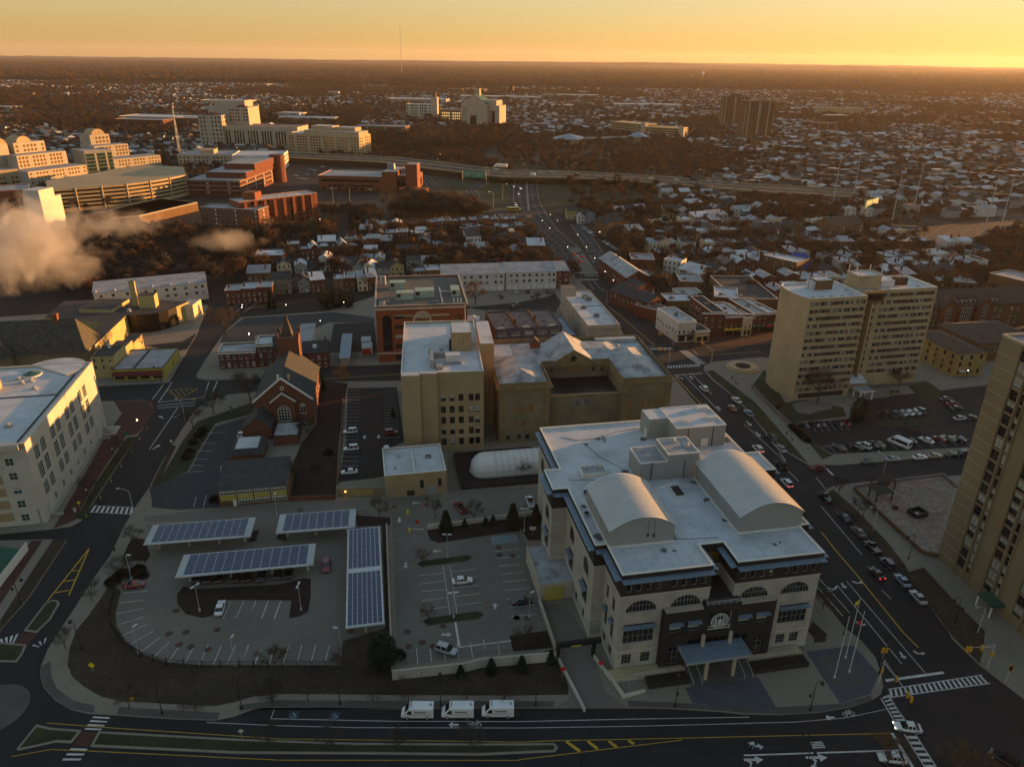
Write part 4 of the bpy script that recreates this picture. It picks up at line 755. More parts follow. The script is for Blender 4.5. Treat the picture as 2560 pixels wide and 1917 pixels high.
part(CV,'railing',['metal_white'],(16.8,24,-1.95,-1.9,16.05,16.15),(16.8,24,-1.95,-1.9,15.6,15.66),*[(16.8+1.2*k,16.86+1.2*k,-1.95,-1.9,15.2,16.1) for k in range(7)],(16.8,16.86,-1.9,0,16.05,16.15),(23.94,24,-1.9,0,16.05,16.15))
part(CV,'duct',['concrete_pale'],(8.9,16.5,-1.4,-.1,14.1,14.5));part(CV,'duct',['concrete_pale'],(24.3,31.4,-1.4,-.1,14.1,14.5))
part(CV,'entrance_canopy',['metal_grey','metal_blue'],(12,25.3,-6.3,-1.6,5.4,5.95,0),(12.1,25.2,-6.2,-1.7,5.95,6.0,1))
for u in (16.7,22.4):
    b=MB();b.cyl(u,-5.2,.1,5.4,.38,n=12);b.cyl(u,-2.4,5.9,8.6,.38,n=12);b.build('column',['concrete_pale'],CV)
ST=link('entrance_steps',None,CV,(13.6,-6.4,0))
for k in range(8):part(ST,'step',['paver_grey'],(0,12.8,k*.5,5,0.02+k*.15,.15+k*.15))
for u in (.2,2.0,10.8,12.5):part(CV,'handrail',['metal_white'],(13.6+u,13.66+u,-6.4,-6.34,0,1),(13.6+u,13.66+u,-2.4,-2.34,1.2,2.2)) ;
for u in (.2,2.0,10.8,12.5):
    b=MB();b.tube((13.63+u,-6.4,1),(13.63+u,-2.4,2.2),.05);b.build('handrail',['metal_white'],CV)
# raised planters and access ramps either side of the steps
for x0,x1 in ((5.2,13.3),(26.7,38.6)):
    part(CV,'planter',['dark_brick','mulch'],(x0,x1,-5.6,-3.2,0,1.0,0),(x0+.3,x1-.3,-5.3,-3.5,1.0,1.06,1))
part(CV,'access_ramp',['concrete'],(-1.5,13.4,-3.0,-.4,0,.9));part(CV,'access_ramp',['concrete'],(27,38.8,-2.8,-.4,0,.9))
for x0,x1,y in ((2.4,9.5,-3.05),(10.2,13.3,-3.05),(-1.5,2.8,-3.95),(27.2,30,-2.85),(30.8,37.6,-2.85)):
    k=max(2,round((x1-x0)/1.2));part(CV,'railing',['metal_white'],(x0,x1,y,y+.05,1.75,1.82),(x0,x1,y,y+.05,1.35,1.4),*[(x0+(x1-x0)*i/k-.03,x0+(x1-x0)*i/k+.03,y,y+.05,.1,1.8) for i in range(k+1)])
# loading dock on the left with its gate
DK=thing('loading_dock','low loading dock with grey flat roof and yellow door beside the civic building','loading dock',(20.8,110.7,.1),R(11))
part(DK,'wall',['concrete_pale','roof_grey'],(-10,-5.8,22.5,37,0,4.0,0),(-5.8,-2.4,22.5,30.9,0,4.0,0));part(DK,'roof',['roof_silver'],(-9.7,-5.9,22.8,36.7,4.0,4.1),(-5.9,-2.4,22.8,30.8,4.0,4.1))
part(DK,'parapet',['concrete_pale'],(-10.05,-9.7,22.4,37.1,4.0,4.5),(-9.7,-2.4,22.4,22.75,4.0,4.5));part(DK,'roller_door',['yellow_paint'],(-8.9,-4.6,22.3,22.5,.1,3.4))
part(DK,'retaining_wall',['concrete_pale'],(-10.3,-9.9,5.0,22.4,0,1.4));part(DK,'ramp_gate',['metal_dark','sign_yellow'],(-10.6,-1.4,4.4,5.2,3.3,4.3,0),(-10.6,-9.9,4.4,5.2,0,3.3,0),(-3.2,-2.5,4.4,5.2,0,3.3,0),(-7.6,-5.6,4.35,4.4,3.35,3.6,1))
b=MB()
for p,q in (((-10.3,4.4),(-8.6,-8.6)),((-3.1,4.0),(-.4,-6.8))):b.prism([p,(p[0]+.35,p[1]),(q[0]+.35,q[1]),q],0,1.0)
b.prism([(-.6,-6.9),(4.2,-6.2),(4.2,-5.9),(-.3,-6.4)],0,.7);b.build('side_wall',['limestone_pale'],DK)
# three flagpoles on a round of pavers
b=MB();b.prism([(65.9+4.4*math.cos(t*.2094),111.6+4.4*math.sin(t*.2094)) for t in range(30)],.1,.16);struct(b.build('paved_circle',['paver_grey']))
for k,((x,y),lab,fl) in enumerate((((63.8,109.8),'tall white flagpole nearest the crossing on the round paving',None),((68.1,115.1),'white flagpole flying a small yellow flag on the round paving','sign_yellow'),((67.3,111.3),'white flagpole with a limp red flag on the round paving','sign_red'))):
    t=thing('flagpole',lab,'flagpole',(x,y,.15),0,'flagpoles by the civic building');b=MB();b.cyl(0,0,0,.3,.25,n=8);b.cyl(0,0,.3,15,.11,.05,n=8);b.build('pole',['metal_white'],t,smooth=False)
    b=MB();b.cyl(0,0,15,15.2,.1,.02,n=6);b.build('finial',['metal_white'],t)
    if fl:
        b=MB();z=14.6 if k==1 else 13.2
        for i in range(6):b.face([(-.06-.12*i,.1*math.sin(i*1.7),z-.1*i),(-.06-.12*i,.1*math.sin(i*1.7),z-.9-.16*i),(-.18-.12*i,.1*math.sin((i+1)*1.7),z-1.06-.16*i),(-.18-.12*i,.1*math.sin((i+1)*1.7),z-.2-.1*i)])
        b.build('flag',[fl],t)

# ================================================================ BUILDINGS OF THE NEAR BLOCKS
DK_=dict(frame='frame_dark',glass='glass',ny=2,sill=False)
WH_=dict(frame='white_trim',glass='glass',ny=2)
# ---- 13-storey slab of flats with strip windows
AP=thing('apartment_block','tall cream concrete apartment slab with thirteen brown strip window floors and curved end','apartment block',(99.9,239.7,.1),R(12.3))
NF=13;PF=2.64;Z0F=2.9
LW=[(0,0),(22,0),(22,5.3),(22,19.5),(1.5,19.5)]+[(-.2-1.9*math.sin(t*math.pi/8),19.5-19.5*t/8) for t in range(1,8)]
RW=[(31.5,5.3),(54,5.3),(54,21.6),(31.5,21.6)]
b=MB();op={0:[(.5,21.6,Z0F+i*PF,Z0F+i*PF+1.42) for i in range(NF)]+[(2,20,.3,2.2)],4:[(.9,1.9,Z0F+i*PF,Z0F+i*PF+1.5) for i in range(NF)]}
wall_loop(b,LW,0,37.3,op,0,.25);b.build('wall',['concrete'],AP)
b=MB();wall_loop(b,RW,0,37.3,{0:[(.5,21.8,Z0F+i*PF,Z0F+i*PF+1.42) for i in range(1,NF)]},0,.25);b.build('wall',['concrete'],AP)
bands=[]
for v in range(4):
    rr=random.Random(v+3);b=MB();b.face([(0,.2,0),(21.1,.2,0),(21.1,.2,1.42),(0,.2,1.42)],0);x=.25
    while x<20.4:
        w_=rr.choice((.75,.75,1.1));m_=rr.choice((1,1,1,2,3));b.box(x,x+w_,.12,.2,.16,1.26,3);b.face([(x+.06,.115,.22),(x+w_-.06,.115,.22),(x+w_-.06,.115,1.2),(x+.06,.115,1.2)],m_);x+=w_+rr.choice((.12,.12,.5,.9))
    bands.append(b.mesh('window_band',['brown_brick','glass','blind','frame_grey']))
for i in range(NF):
    link('window_band',bands[i%4],AP,(.5,0,Z0F+i*PF))
    if i:link('window_band',bands[(i+2)%4],AP,(32.1,5.3,Z0F+i*PF))
    o=put_window(AP,window_mesh(1.0,1.5,'frame_grey','glass',2,1,sill=False),LW[4],LW[5],1.4,Z0F+i*PF);
    b2_=part(AP,'link_window',['glass','concrete'],(23.2,29.6,4.9,5.0,Z0F+i*PF,Z0F+i*PF+1.5)) if i<NF-1 else None
part(AP,'link_wall',['concrete'],(22,31.5,5.0,18,0,36.2));part(AP,'stair_pier',['concrete'],(26.3,27.1,2.6,5.0,5.5,33.5));part(AP,'link_top',['brown_brick','glass'],(22.1,30.5,2.6,4.9,33.6,37.4),(22.6,30,2.55,2.6,34.6,36.8,1))
for n_,P_ in (('left',LW),('right',RW)):
    b=MB();b.sheet(offs(P_,.3),36.7);b.build('roof',['roof_white'],AP);b=MB();I_=offs(P_,.35)
    for k in range(len(P_)):
        j=(k+1)%len(P_);b.face([(*P_[k],37.35),(*P_[j],37.35),(*I_[j],37.35),(*I_[k],37.35)]);b.face([(*I_[k],37.35),(*I_[j],37.35),(*I_[j],36.7),(*I_[k],36.7)])
    b.build('coping',['white_trim'],AP)
part(AP,'link_roof',['roof_white'],(22,31.5,5,18,36.2,36.4))
part(AP,'penthouse',['concrete','roof_white'],(24.5,33.5,9.5,16.5,36.3,41.2,0),(25,33,10,16,41.2,41.3,1));part(AP,'penthouse_parapet',['concrete_pale'],(24.3,33.7,9.3,9.7,41.0,41.6),(24.3,33.7,16.3,16.7,41.0,41.6),(24.3,24.7,9.7,16.3,41.0,41.6),(33.3,33.7,9.7,16.3,41.0,41.6))
part(AP,'plant_box',['brown_brick','roof_white','metal_white'],(9,15.5,11,15.5,36.7,40,0),(9.2,15.3,11.2,15.3,40,40.1,1),(7.4,9,11.5,12.8,36.7,39.6,2),(7.4,9,13.4,14.7,36.7,39.6,2))
part(AP,'cooling_tower',['rust_metal','metal_dark'],(41,45.5,10.5,13.5,37,39.6,0),(41.3,45.2,10.8,13.2,39.6,39.7,1));part(AP,'cage',['metal_white'],(34.2,39.6,9.8,15,36.8,39.2))
for u,v in ((3,3),(6,2.4),(10,3),(14,2.6),(18,3.4),(36,7.6),(49,9),(47.5,15),(40,17),(20,9),(26,18.5)):vent(AP,u,v,36.7,.35,.5)
for u,v,z,h_ in ((24.6,9.6,41.2,2.4),(33.2,9.8,41.2,2.8),(28,16.2,41.2,2.2),(24.6,16,41.2,3),(33.2,16,41.2,2.4),(46,16,36.7,3)):part(AP,'antenna',['white_trim'],(u,u+.3,v,v+.2,z,z+h_))
b=MB();b.face([(22.6,5,6.2),(22.6,.2,4.4),(29.4,.2,4.4),(29.4,5,6.2)]);b.face([(22.6,.2,4.2),(22.6,5,6.0),(29.4,5,6.0),(29.4,.2,4.2)]);b.face([(22.6,.2,4.2),(29.4,.2,4.2),(29.4,.2,4.4),(22.6,.2,4.4)]);b.build('canopy',['roof_white'],AP)
part(AP,'porch',['white_trim','roof_grey'],(23,28.5,-5.5,-1,3.2,3.6,0),(23.1,28.4,-5.4,-1.1,3.6,3.65,1),*[(u,u+.4,v,v+.4,0,3.2,0) for u in (23.2,27.9) for v in (-5.3,-1.6)])
part(AP,'ground_floor_window',['glass','frame_grey'],(2,20,.1,.2,.3,2.2));part(AP,'low_wall',['roof_maroon'],(33,52,3.6,4.0,0,1.1))
# ---- concrete tower cut by the right-hand frame
TW=thing('concrete_tower','ribbed tan concrete tower with narrow stacked window columns at the right edge','tower block',(104.3,149.0,.1),R(-81.5))
ops_=[];wn_=[]
for k in range(4):
    for uu,ww in ((7.2+k*8.6,2.3),(9.6+k*8.6,1.2)):
        for i in range(19):ops_.append((uu-ww/2,uu+ww/2,2.6+i*2.85,2.6+i*2.85+2.3));wn_.append((uu,ww,2.6+i*2.85))
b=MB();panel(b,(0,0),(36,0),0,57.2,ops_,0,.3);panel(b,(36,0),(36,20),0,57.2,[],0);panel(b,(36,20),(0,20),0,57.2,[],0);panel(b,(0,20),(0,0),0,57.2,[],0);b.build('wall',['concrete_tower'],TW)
for k,(uu,ww,z) in enumerate(wn_):
    if uu>30:continue
    o=put_window(TW,window_mesh(ww,2.3,'frame_dark','glass',2 if ww>2 else 1,random.choice((2,3)),sill=False,blind=random.choice((0,0,.4,.7,.95))),(0,0),(36,0),uu,z)
for k in range(4):part(TW,'pier',['concrete_tower'],(5.75+k*8.6,6.0+k*8.6,-.35,0,0,57.2));part(TW,'pier',['concrete_tower'],(8.45+k*8.6,8.85+k*8.6,-.35,0,0,57.2));part(TW,'pier',['concrete_tower'],(10.3+k*8.6,10.55+k*8.6,-.35,0,0,57.2))
for i in range(19):part(TW,'panel_joint',['concrete_pale'],(0,5.75,-.04,0,2.2+i*2.85,2.3+i*2.85))
part(TW,'roof',['roof_grey','white_trim'],(.4,35.6,.4,19.6,57.0,57.1,0));part(TW,'coping',['concrete_pale'],(-.1,36.1,-.1,.4,57.2,57.7),(-.1,.4,.4,19.6,57.2,57.7));part(TW,'penthouse',['concrete_tower'],(10,26,6,14,57,61))
part(TW,'entrance_awning',['awning_green','white_trim'],(17,21.5,-3.4,-.2,2.8,3.3,0),*[(u,u+.25,-3.3,-3.05,0,2.8,1) for u in (17.1,21.1)])
# ---- raised paved terrace in front of the tower
TER=thing('paved_terrace','raised terrace of small square pavers with pink parapet below the concrete tower','terrace',(0,0,0))
TP=[(96.5,179.2),(108.5,182.6),(125.3,186.5),(125.7,179.3),(104.5,148.6),(101.0,150.1)]
b=MB();b.prism(TP,0,1.0,1,0);pm=mat('terrace_paver',(0.20,0.17,0.145),0.9,0.2,0.15,1.2,0.3)
b.build('deck',['terrace_paver','brown_brick'],TER)
ang=R(11);b=MB()
def inside(p,P):
    c=False
    for i in range(len(P)):
        a,e=P[i-1],P[i]
        if (a[1]>p[1]) !=(e[1]>p[1]) and p[0]<(e[0]-a[0])*(p[1]-a[1])/(e[1]-a[1])+a[0]:c=not c
    return c
TPi=shrink(TP,.9)
for i in range(-40,40):
    for j in range(-50,50):
        cx,cy_=110+(i*math.cos(ang)-j*math.sin(ang))*.95,168+(i*math.sin(ang)+j*math.cos(ang))*.95
        if inside((cx,cy_),TPi):b.obox((cx,cy_),.86,.86,1.0,1.035,ang,1 if (abs(math.hypot(i-2,j-6)-9)<1 or abs(j-14)<1 or random.random()<.12) else 0)
stuff(b.build('paver',['terrace_paver',mat('terrace_paver_red',(0.21,0.125,0.095),.9)],TER))
for a,c in ((0,1),(1,2),(2,3),(5,0),(4,5)):
    p,q=TP[a],TP[c];L=math.hypot(q[0]-p[0],q[1]-p[1]);b=MB();b.obox(((p[0]+q[0])/2,(p[1]+q[1])/2),L,.5,.9,1.75 if a<3 else 1.25,math.atan2(q[1]-p[1],q[0]-p[0]));b.build('parapet',['roof_maroon' if a<3 else 'brown_brick'],TER)
for k,(c,s_) in enumerate((((104.6,179.6),5.6),((101.2,173.8),5.2))):
    t=thing('trellis_pavilion',['dark timber trellis pavilion at the far corner of the paved terrace','dark timber trellis pavilion beside the terrace edge wall'][k],'pavilion',(*c,1.03),R(11),'terrace pavilions')
    for x in (-s_/2+.3,s_/2-.3):
        for y in (-1.6,1.6):part(t,'post',['metal_dark'],(x-.12,x+.12,y-.12,y+.12,0,2.7))
    part(t,'beam',['metal_dark'],(-s_/2,s_/2,-1.7,-1.5,2.5,2.75));part(t,'beam',['metal_dark'],(-s_/2,s_/2,1.5,1.7,2.5,2.75))
    for i in range(int(s_/.32)):x=-s_/2+.1+i*.32;part(t,'slat',['metal_dark'],(x,x+.16,-2.1,2.1,2.78,2.9))
t=thing('tree_guard','dark metal box guard around a pale centre on the paved terrace','guard',(107.6,166.0,1.03),R(20));part(t,'frame',['metal_dark'],(-2,2,-1.6,-1.4,0,1.3),(-2,2,1.4,1.6,0,1.3),(-2,-1.8,-1.4,1.4,0,1.3),(1.8,2,-1.4,1.4,0,1.3));part(t,'slab',['metal_white'],(-1.2,.4,-.6,.6,0,.3))
for k,(x,y) in enumerate(((106.4,181.0),(102.8,168.3),(118.6,162.5),(117.4,157.2))):
    t=thing('planter',['round terracotta planter behind the far terrace pavilion','round terracotta planter beside the near terrace pavilion','round terracotta planter near the tower on the terrace','small round terracotta planter at the terrace corner by the tower'][k],'planter',(x,y,1.03),0,'terrace planters');b=MB();b.cyl(0,0,0,.75,.6,.85,n=14,top=False);b.build('pot',['orange_brick'],t,smooth=False);b=MB();b.cyl(0,0,.6,.65,.75,n=14);b.build('soil',['mulch'],t)

# ---- tan brick office block beside the old hall
TN=bld('tan_brick_office','tall tan brick office block with white flat roof and blank stair towers',(-32.3,197.8),(-8.4,200.6),46,25.4,'tan_brick','roof_white',
         [('f',z,1.5,2.2,[12.0,14.6,17.3,20.3,22.2] if z<17 else [12.0,14.6,17.3,20.9],DK_) for z in (2.0,5.6,9.2,12.8,16.6)]+[('r',z,1.4,2.2,7,DK_) for z in (2.0,5.6,9.2,12.8,16.6)],trim='white_trim',parapet=.6)
part(TN,'stair_tower',['tan_brick','roof_white'],(0,5.4,-2.6,0,0,26.2,0),(.2,5.2,-2.4,-.1,26.2,26.3,1));part(TN,'stair_tower',['tan_brick','roof_white'],(5.4,10.4,-1.4,0,0,26.2,0),(5.5,10.2,-1.2,-.1,26.2,26.3,1))
part(TN,'penthouse',['tan_brick','roof_white'],(15.4,21.6,18,28,25.4,31.6,0),(15.6,21.4,18.2,27.8,31.6,31.7,1));part(TN,'rear_wing',['tan_brick','roof_white'],(24.1,28.6,16,38,0,28.4,0),(24.2,28.4,16.2,37.8,28.4,28.5,1))
for z in (3,7,11,15,19.5,23.5):o=link('window',window_mesh(1.5,2.2,'frame_dark','glass',1,2,sill=False),TN,(26.3,15.93,z))
o=link('window',window_mesh(1.4,1.9,'frame_dark','glass',1,2,sill=False),TN,(18.5,17.9,28))
part(TN,'string_course',['concrete_pale'],(10.4,24,-.1,0,4.7,5.0))
part(TN,'air_handler',['metal_white'],(13.2,17.6,7.6,10.4,26.2,28.2));part(TN,'air_handler_frame',['metal_grey'],(8.6,9.6,4.6,14,25.5,28),(13,17.8,7.4,10.6,25.5,26.2),(9.6,15.5,12.8,14,25.5,27.2),(10.2,12.2,3,8,25.5,26.6))
for u in (8.8,12.2):b=MB();b.cyl(u,16.6,25.4,27.2,.7,n=12);b.build('fan',['metal_grey'],TN)
part(TN,'roof_ladder',['metal_dark'],(14.6,15.3,18.5,20,25.4,29));b=MB();b.cyl(21,44,25.4,32.5,.07,n=6);b.build('flagpole',['white_trim'],TN);part(TN,'flag',['rust_metal'],(21.1,22.6,43.9,44.0,31,32.1))
TX=bld('tan_brick_annex','low tan brick annex with white roof and service door by the alley',(-33.9,171.9),(-17.6,175.3),15.5,6.7,'tan_brick','roof_white',[('f',2.2,1.0,2.6,[9.9,14.8],DK_)],trim='white_trim',parapet=.35)
part(TX,'service_door',['metal_grey'],(11.4,13.6,-.08,0,0,2.6));part(TX,'louvre',['metal_dark'],(5.8,7.8,-.08,0,.3,1.8));part(TX,'roof_divider',['white_trim'],(8.0,8.3,.2,12,6.7,7.3));hvac(TX,11.6,8,6.7,1.8,1,.8)
b=MB();b.cyl(1.2,14.2,6.7,8.2,.1,n=6);b.cyl(1.2,14.2,8.2,8.5,.9,.7,n=12);b.build('satellite_dish',['metal_white'],TX);vent(TX,4.5,10.5,6.7);vent(TX,3,4,6.7)
# ---- old stone hall (classical, boarded windows, patched roof)
AR=thing('old_stone_hall','derelict tan stone hall with boarded windows, pediment and patched silver roofs','building',(-3.9,204.5,.1),R(8.6))
AF=[(0,0),(16,0),(16,16.5),(38.6,16.5),(38.6,0),(54.6,0),(54.6,38),(0,38)]
ao2={}
def awin(e,u,z,w,h,m='boarded'):
    ao2.setdefault(e,[]).append((u-w/2,u+w/2,z,z+h));put_window(AR,window_mesh(w,h,'brownstone_trim',m,1,1 if m=='boarded' else 2,sill=True),AF[e],AF[(e+1)%len(AF)],u,z)
for e in (0,4):
    for u in ((5.2,7.4) if e==0 else (2.8,6.9,9.2)):awin(e,u,10.2,1.0,2.2)
    awin(e,10 if e==0 else 12.6,10.2,1.5,2.3)
    for u in ((5.2,7.6) if e==0 else (3,7,9.4)):awin(e,u,5.6,1.2,1.6)
    for u in (3,6.4,9):awin(e,u,.8,1.4,1.6,'glass')
for u,m_ in ((3.5,'glass'),(8.4,'boarded'),(10.6,'boarded'),(12.8,'boarded'),(17.6,'glass'),(20.4,'glass')):awin(2,u,15.6 if m_=='boarded' else 15.9,1.1,1.9 if m_=='boarded' else 1.2,m_)
for e in (5,7):
    for u in (5,10,15,20,25,30):awin(e,u,10,1.2,2.3);awin(e,u,4.6,1.2,2.2)
b=MB();wall_loop(b,AF,0,18.6,ao2,0,.25);b.build('wall',['tan_brick_old'],AR)
b=MB();n=len(AF)
for z0,z1,q in ((18.2,18.7,.7),(18.7,20.1,-.15),(3.6,4.0,.2),(0,1.0,.15)):
    O_=offs(AF,-q)
    for i in range(n):
        a,c=O_[i],O_[(i+1)%n];a0,c0_=AF[i],AF[(i+1)%n];b.face([(*a,z0),(*c,z0),(*c,z1),(*a,z1)]);b.face([(*a,z1),(*c,z1),(*c0_,z1),(*a0,z1)]);b.face([(*c,z0),(*a,z0),(*a0,z0),(*c0_,z0)])
b.build('cornice',['brownstone_trim'],AR)
for x in (.3,14.2,38.9,52.8):part(AR,'corner_pier',['brownstone_trim'],(x,x+1.5,-.22,0,1,18.2))
for u in (3.4,5.6,7.7,10.2,41.6,45.6,47.6,51):part(AR,'frieze_panel',['brownstone_trim'],(u,u+1.3,-.06,0,14.6,15.8))
part(AR,'infill_wing',['tan_brick_old'],(16,38.6,2.2,16.4,0,14.0));part(AR,'infill_roof',['roof_black'],(16.4,38.2,2.6,16.2,13.6,14.05));part(AR,'infill_parapet',['tan_brick'],(16,38.6,2.1,2.5,14,14.5))
for u in (25.2,28.2):link('window',window_mesh(2.5,2.6,'white_trim','glass',4,4,sill=False),AR,(u,2.05,10.2))
for u,z,w_,h_ in ((20,6.4,1.2,2.2),(31.4,7.0,1.2,2.2),(36.4,11,.9,1.8),(18.2,3.6,.9,1.4),(20.6,3.6,.9,1.4),(34.6,4.2,.9,1.4),(36.8,4.2,.9,1.4)):link('window',window_mesh(w_,h_,'brownstone_trim','boarded',1,1),AR,(u,2.12,z))
for x0,x1,y0,y1,ax,nm in ((.8,15.2,1,26,'y','roof_silver'),(39.4,53.8,1,30,'y','roof_silver')):
    b=MB();b.hip(x0,x1,y0,y1,18.6,2.6,0,0);b.build('wing_roof',[nm],AR)
b=MB();b.hip(8,47,17.4,37,18.6,2.2,0,0,inset=7);b.build('main_roof',['roof_silver'],AR);part(AR,'roof_deck',['roof_white'],(.5,54.1,26,37.4,18.4,18.66),(.5,15.6,.6,26,18.3,18.5),(39,54.1,.6,26,18.3,18.5),(15.6,39,17.2,26,18.3,18.5))
b=MB();b.gable(18.4,35,16.6,34,18.7,4.9,'y',.4,0);b.build('pediment_roof',['roof_silver'],AR);b=MB();b.face([(18.4,16.45,18.7),(35,16.45,18.7),(26.7,16.45,23.5)]);b.build('pediment',['brownstone_trim'],AR)
b=MB();b.cyl(0,0,0,.12,1.0,n=16);o=b.build('round_window',['glass'],AR,(26.7,16.4,20.6));o.rotation_euler=(R(90),0,0)
part(AR,'roof_dormer',['orange_brick','brown_brick'],(14.2,17.4,26.5,29.5,19,22.6,0));b=MB();b.gable(14.2,17.4,26.5,29.5,22.6,1.4,'y',.3,0,1);b.build('dormer_roof',['shingle_brown','orange_brick'],AR)
for u,v in ((38,27),(45,29)):b=MB();b.cyl(u,v,18.6,19.6,.9,.9,n=12);b.cyl(u,v,19.6,20.2,.9,.3,n=12);b.build('ventilator',['galvanised'],AR)
part(AR,'rear_parapet',['roof_silver'],(38.5,53,33.5,36,18.5,20.3))
# ---- white air-supported dome in a fenced yard
DM=thing('air_dome','long white rounded air dome in a walled yard beside the tan annex','dome',(-13.6,176.6,.12),R(11));b=MB();K=10
for i in range(24):
    def sec(i):
        x=3.4+22*i/24;e=1.0 if x>8 else math.sqrt(max(.0,1-((8-x)/4.6)**2));return x,4.6*e,5.4*e
    (xa,wa,ha),(xb,wb,hb)=sec(i),sec(i+1)
    for k in range(K):
        t0,t1=math.pi*k/K,math.pi*(k+1)/K;P_=lambda x,w_,h_,t:(x,9.5-w_*math.cos(t),.1+h_*math.sin(t)**.8)
        b.face([P_(xa,wa,ha,t0),P_(xb,wb,hb,t0),P_(xb,wb,hb,t1),P_(xa,wa,ha,t1)][::-1])
b.build('membrane',['fabric_white'],DM,smooth=True)
b=MB()
for i in range(8,24,2):
    x=3.4+22*i/24;prev=None
    for k in range(K+1):
        t=math.pi*k/K;c=(x,9.5-4.65*math.cos(t),.12+5.45*math.sin(t)**.8)
        if prev:b.tube(prev,c,.045,n=4)
        prev=c
b.build('strap',['metal_grey'],DM)
part(DM,'yard_wall',['dark_brick'],(0,.4,0,19.5,0,1.2),(.4,24,0,.4,0,1.2),(.4,24,19.1,19.5,0,1.2));part(DM,'yard_floor',['asphalt_lot'],(.4,24,.4,19.1,0,.05))
b=MB()
for k in range(13):b.tube((.5+1.9*k,.2,1.2),(.5+1.9*k,.2,3.2),.04,n=4)
for z in (1.8,2.5,3.2):b.tube((.5,.2,z),(23.3,.2,z),.025,n=4)
b.build('fence',['metal_dark'],DM)

# ---- brick office with pale arches
W_=35.1
AB=bld('arched_brick_office','four storey red brick office with pale cornice and tall arched windows',(-52.5,269.9),(-17.8,275.4),42,22.3,'orange_brick','roof_gravel',
   [('f',4.6,3.6,14.6,[4.0],dict(frame='frame_dark',nx=2,ny=8,arch=1.8,sill=False,name='arched_window')),('f',12.6,5.6,7.2,[17.6],dict(frame='frame_dark',nx=3,ny=4,arch=2.8,sill=False,name='arched_window')),('f',4.6,3.6,14.6,[31.2],dict(frame='frame_dark',nx=2,ny=8,arch=1.8,sill=False,name='arched_window'))]+
   [('f',z,7.2,1.6,[10.6,24.6],dict(frame='frame_dark',nx=5,ny=1,sill=False,name='ribbon_window')) for z in (5.6,9.6,13.6,17.6)]+[('f',.6,4.5,2.3,[9,17.5,26],dict(frame='frame_dark',nx=3,ny=1,sill=False))]+[('r',z,6,1.6,4,dict(frame='frame_dark',nx=4,ny=1,sill=False,name='ribbon_window')) for z in (5.6,9.6,13.6,17.6)],parapet=.7,trim='concrete_pale',cornice=.4)
part(AB,'cornice',['concrete_pale'],(-.3,W_+.3,-.45,0,21.4,22.3));part(AB,'string_course',['concrete_pale'],(-.1,W_+.1,-.3,0,3.4,4.0))
b=MB()
for k in range(16):
    a,e=math.pi*k/16,math.pi*(k+1)/16;P_=lambda r,t:(17.6+r*math.cos(t),17.0+r*math.sin(t));p0,p1,p2,p3=P_(2.8,a),P_(3.6,a),P_(3.6,e),P_(2.8,e);b.face([(p0[0],-.12,p0[1]),(p3[0],-.12,p3[1]),(p2[0],-.12,p2[1]),(p1[0],-.12,p1[1])][::-1]);b.face([(p1[0],0,p1[1]),(p1[0],-.12,p1[1]),(p2[0],-.12,p2[1]),(p2[0],0,p2[1])])
for x in (14.0,20.4):b.box(x,x+.8,-.12,0,12.6,17.0)
b.build('arch_surround',['concrete_pale'],AB)
for u,v,w_,d_ in ((5.6,25,6.4,4),(8,10,7,4.2),(15.5,12,7.6,5),(30,12,3.4,7)):part(AB,'air_handler',['hvac_green','metal_dark'],(u,u+w_,v,v+d_,22.7,25,0),(u+.3,u+1.8,v-.05,v,23.2,24.6,1),(u-.2,u+w_+.2,v-.3,v,22.3,22.75,0))
part(AB,'duct',['metal_white'],(25.6,26.0,3,24,22.3,22.7),(26,31,18,18.4,22.4,22.8));hvac(AB,3,4.5,22.3,2,1.6,1.4);hvac(AB,22,4,22.3,2,1.2,.8)
for u,v in ((1.6,2),(2.6,1.8),(3.4,2.4),(30,3),(31.6,3.2),(32.8,3)):part(AB,'vent_pipe',['white_trim'],(u,u+.45,v,v+.45,22.3,24.2))
for u,v in ((2,26),(3.4,26.4)):b=MB();b.cyl(u,v+6,22.3,26,.55,n=10);b.build('flue',['galvanised'],AB)
# ---- brick church
CH=bld('brick_church','red brick church with steep dark shingle roof and white gable trim',(-81.7,212.3),(-64.2,215.2),27,9.5,'church_brick','shingle',[('f',4.6,1.7,3.4,[3.0,14.7],dict(frame='white_trim',nx=2,ny=3,arch=.85)),('f',.9,1.6,1.8,[14.9],dict(frame='white_trim',nx=2,ny=2)),('r',3.2,1.5,4.6,6,dict(frame='white_trim',nx=2,ny=4,arch=.75)),('l',3.2,1.5,4.6,6,dict(frame='white_trim',nx=2,ny=4,arch=.75))],roofkind='gable',rh=7.4,axis='y',over=.5)
b=MB()
for x0,x1,y,z0,z1 in ((-.5,8.87,-.62,9.2,17.0),(18.24,8.87,-.62,9.2,17.0)):b.face([(x0,y,z0-.1),(x1,y,z1-.1),(x1,y,z1+.5),(x0,y,z0+.5)][::1 if x0<x1 else-1]);b.face([(x0,y,z0+.5),(x1,y,z1+.5),(x1,y+.5,z1+.5),(x0,y+.5,z0+.5)][::1 if x0<x1 else-1])
b.build('gable_trim',['white_trim'],CH)
part(CH,'window_bay',['church_brick'],(5.4,12.4,-1.2,0,0,9.6));b=MB();b.gable(5.2,12.6,-1.3,.2,9.6,3.0,'y',.3,0,1);b.build('bay_roof',['shingle','church_brick'],CH)
b=MB()
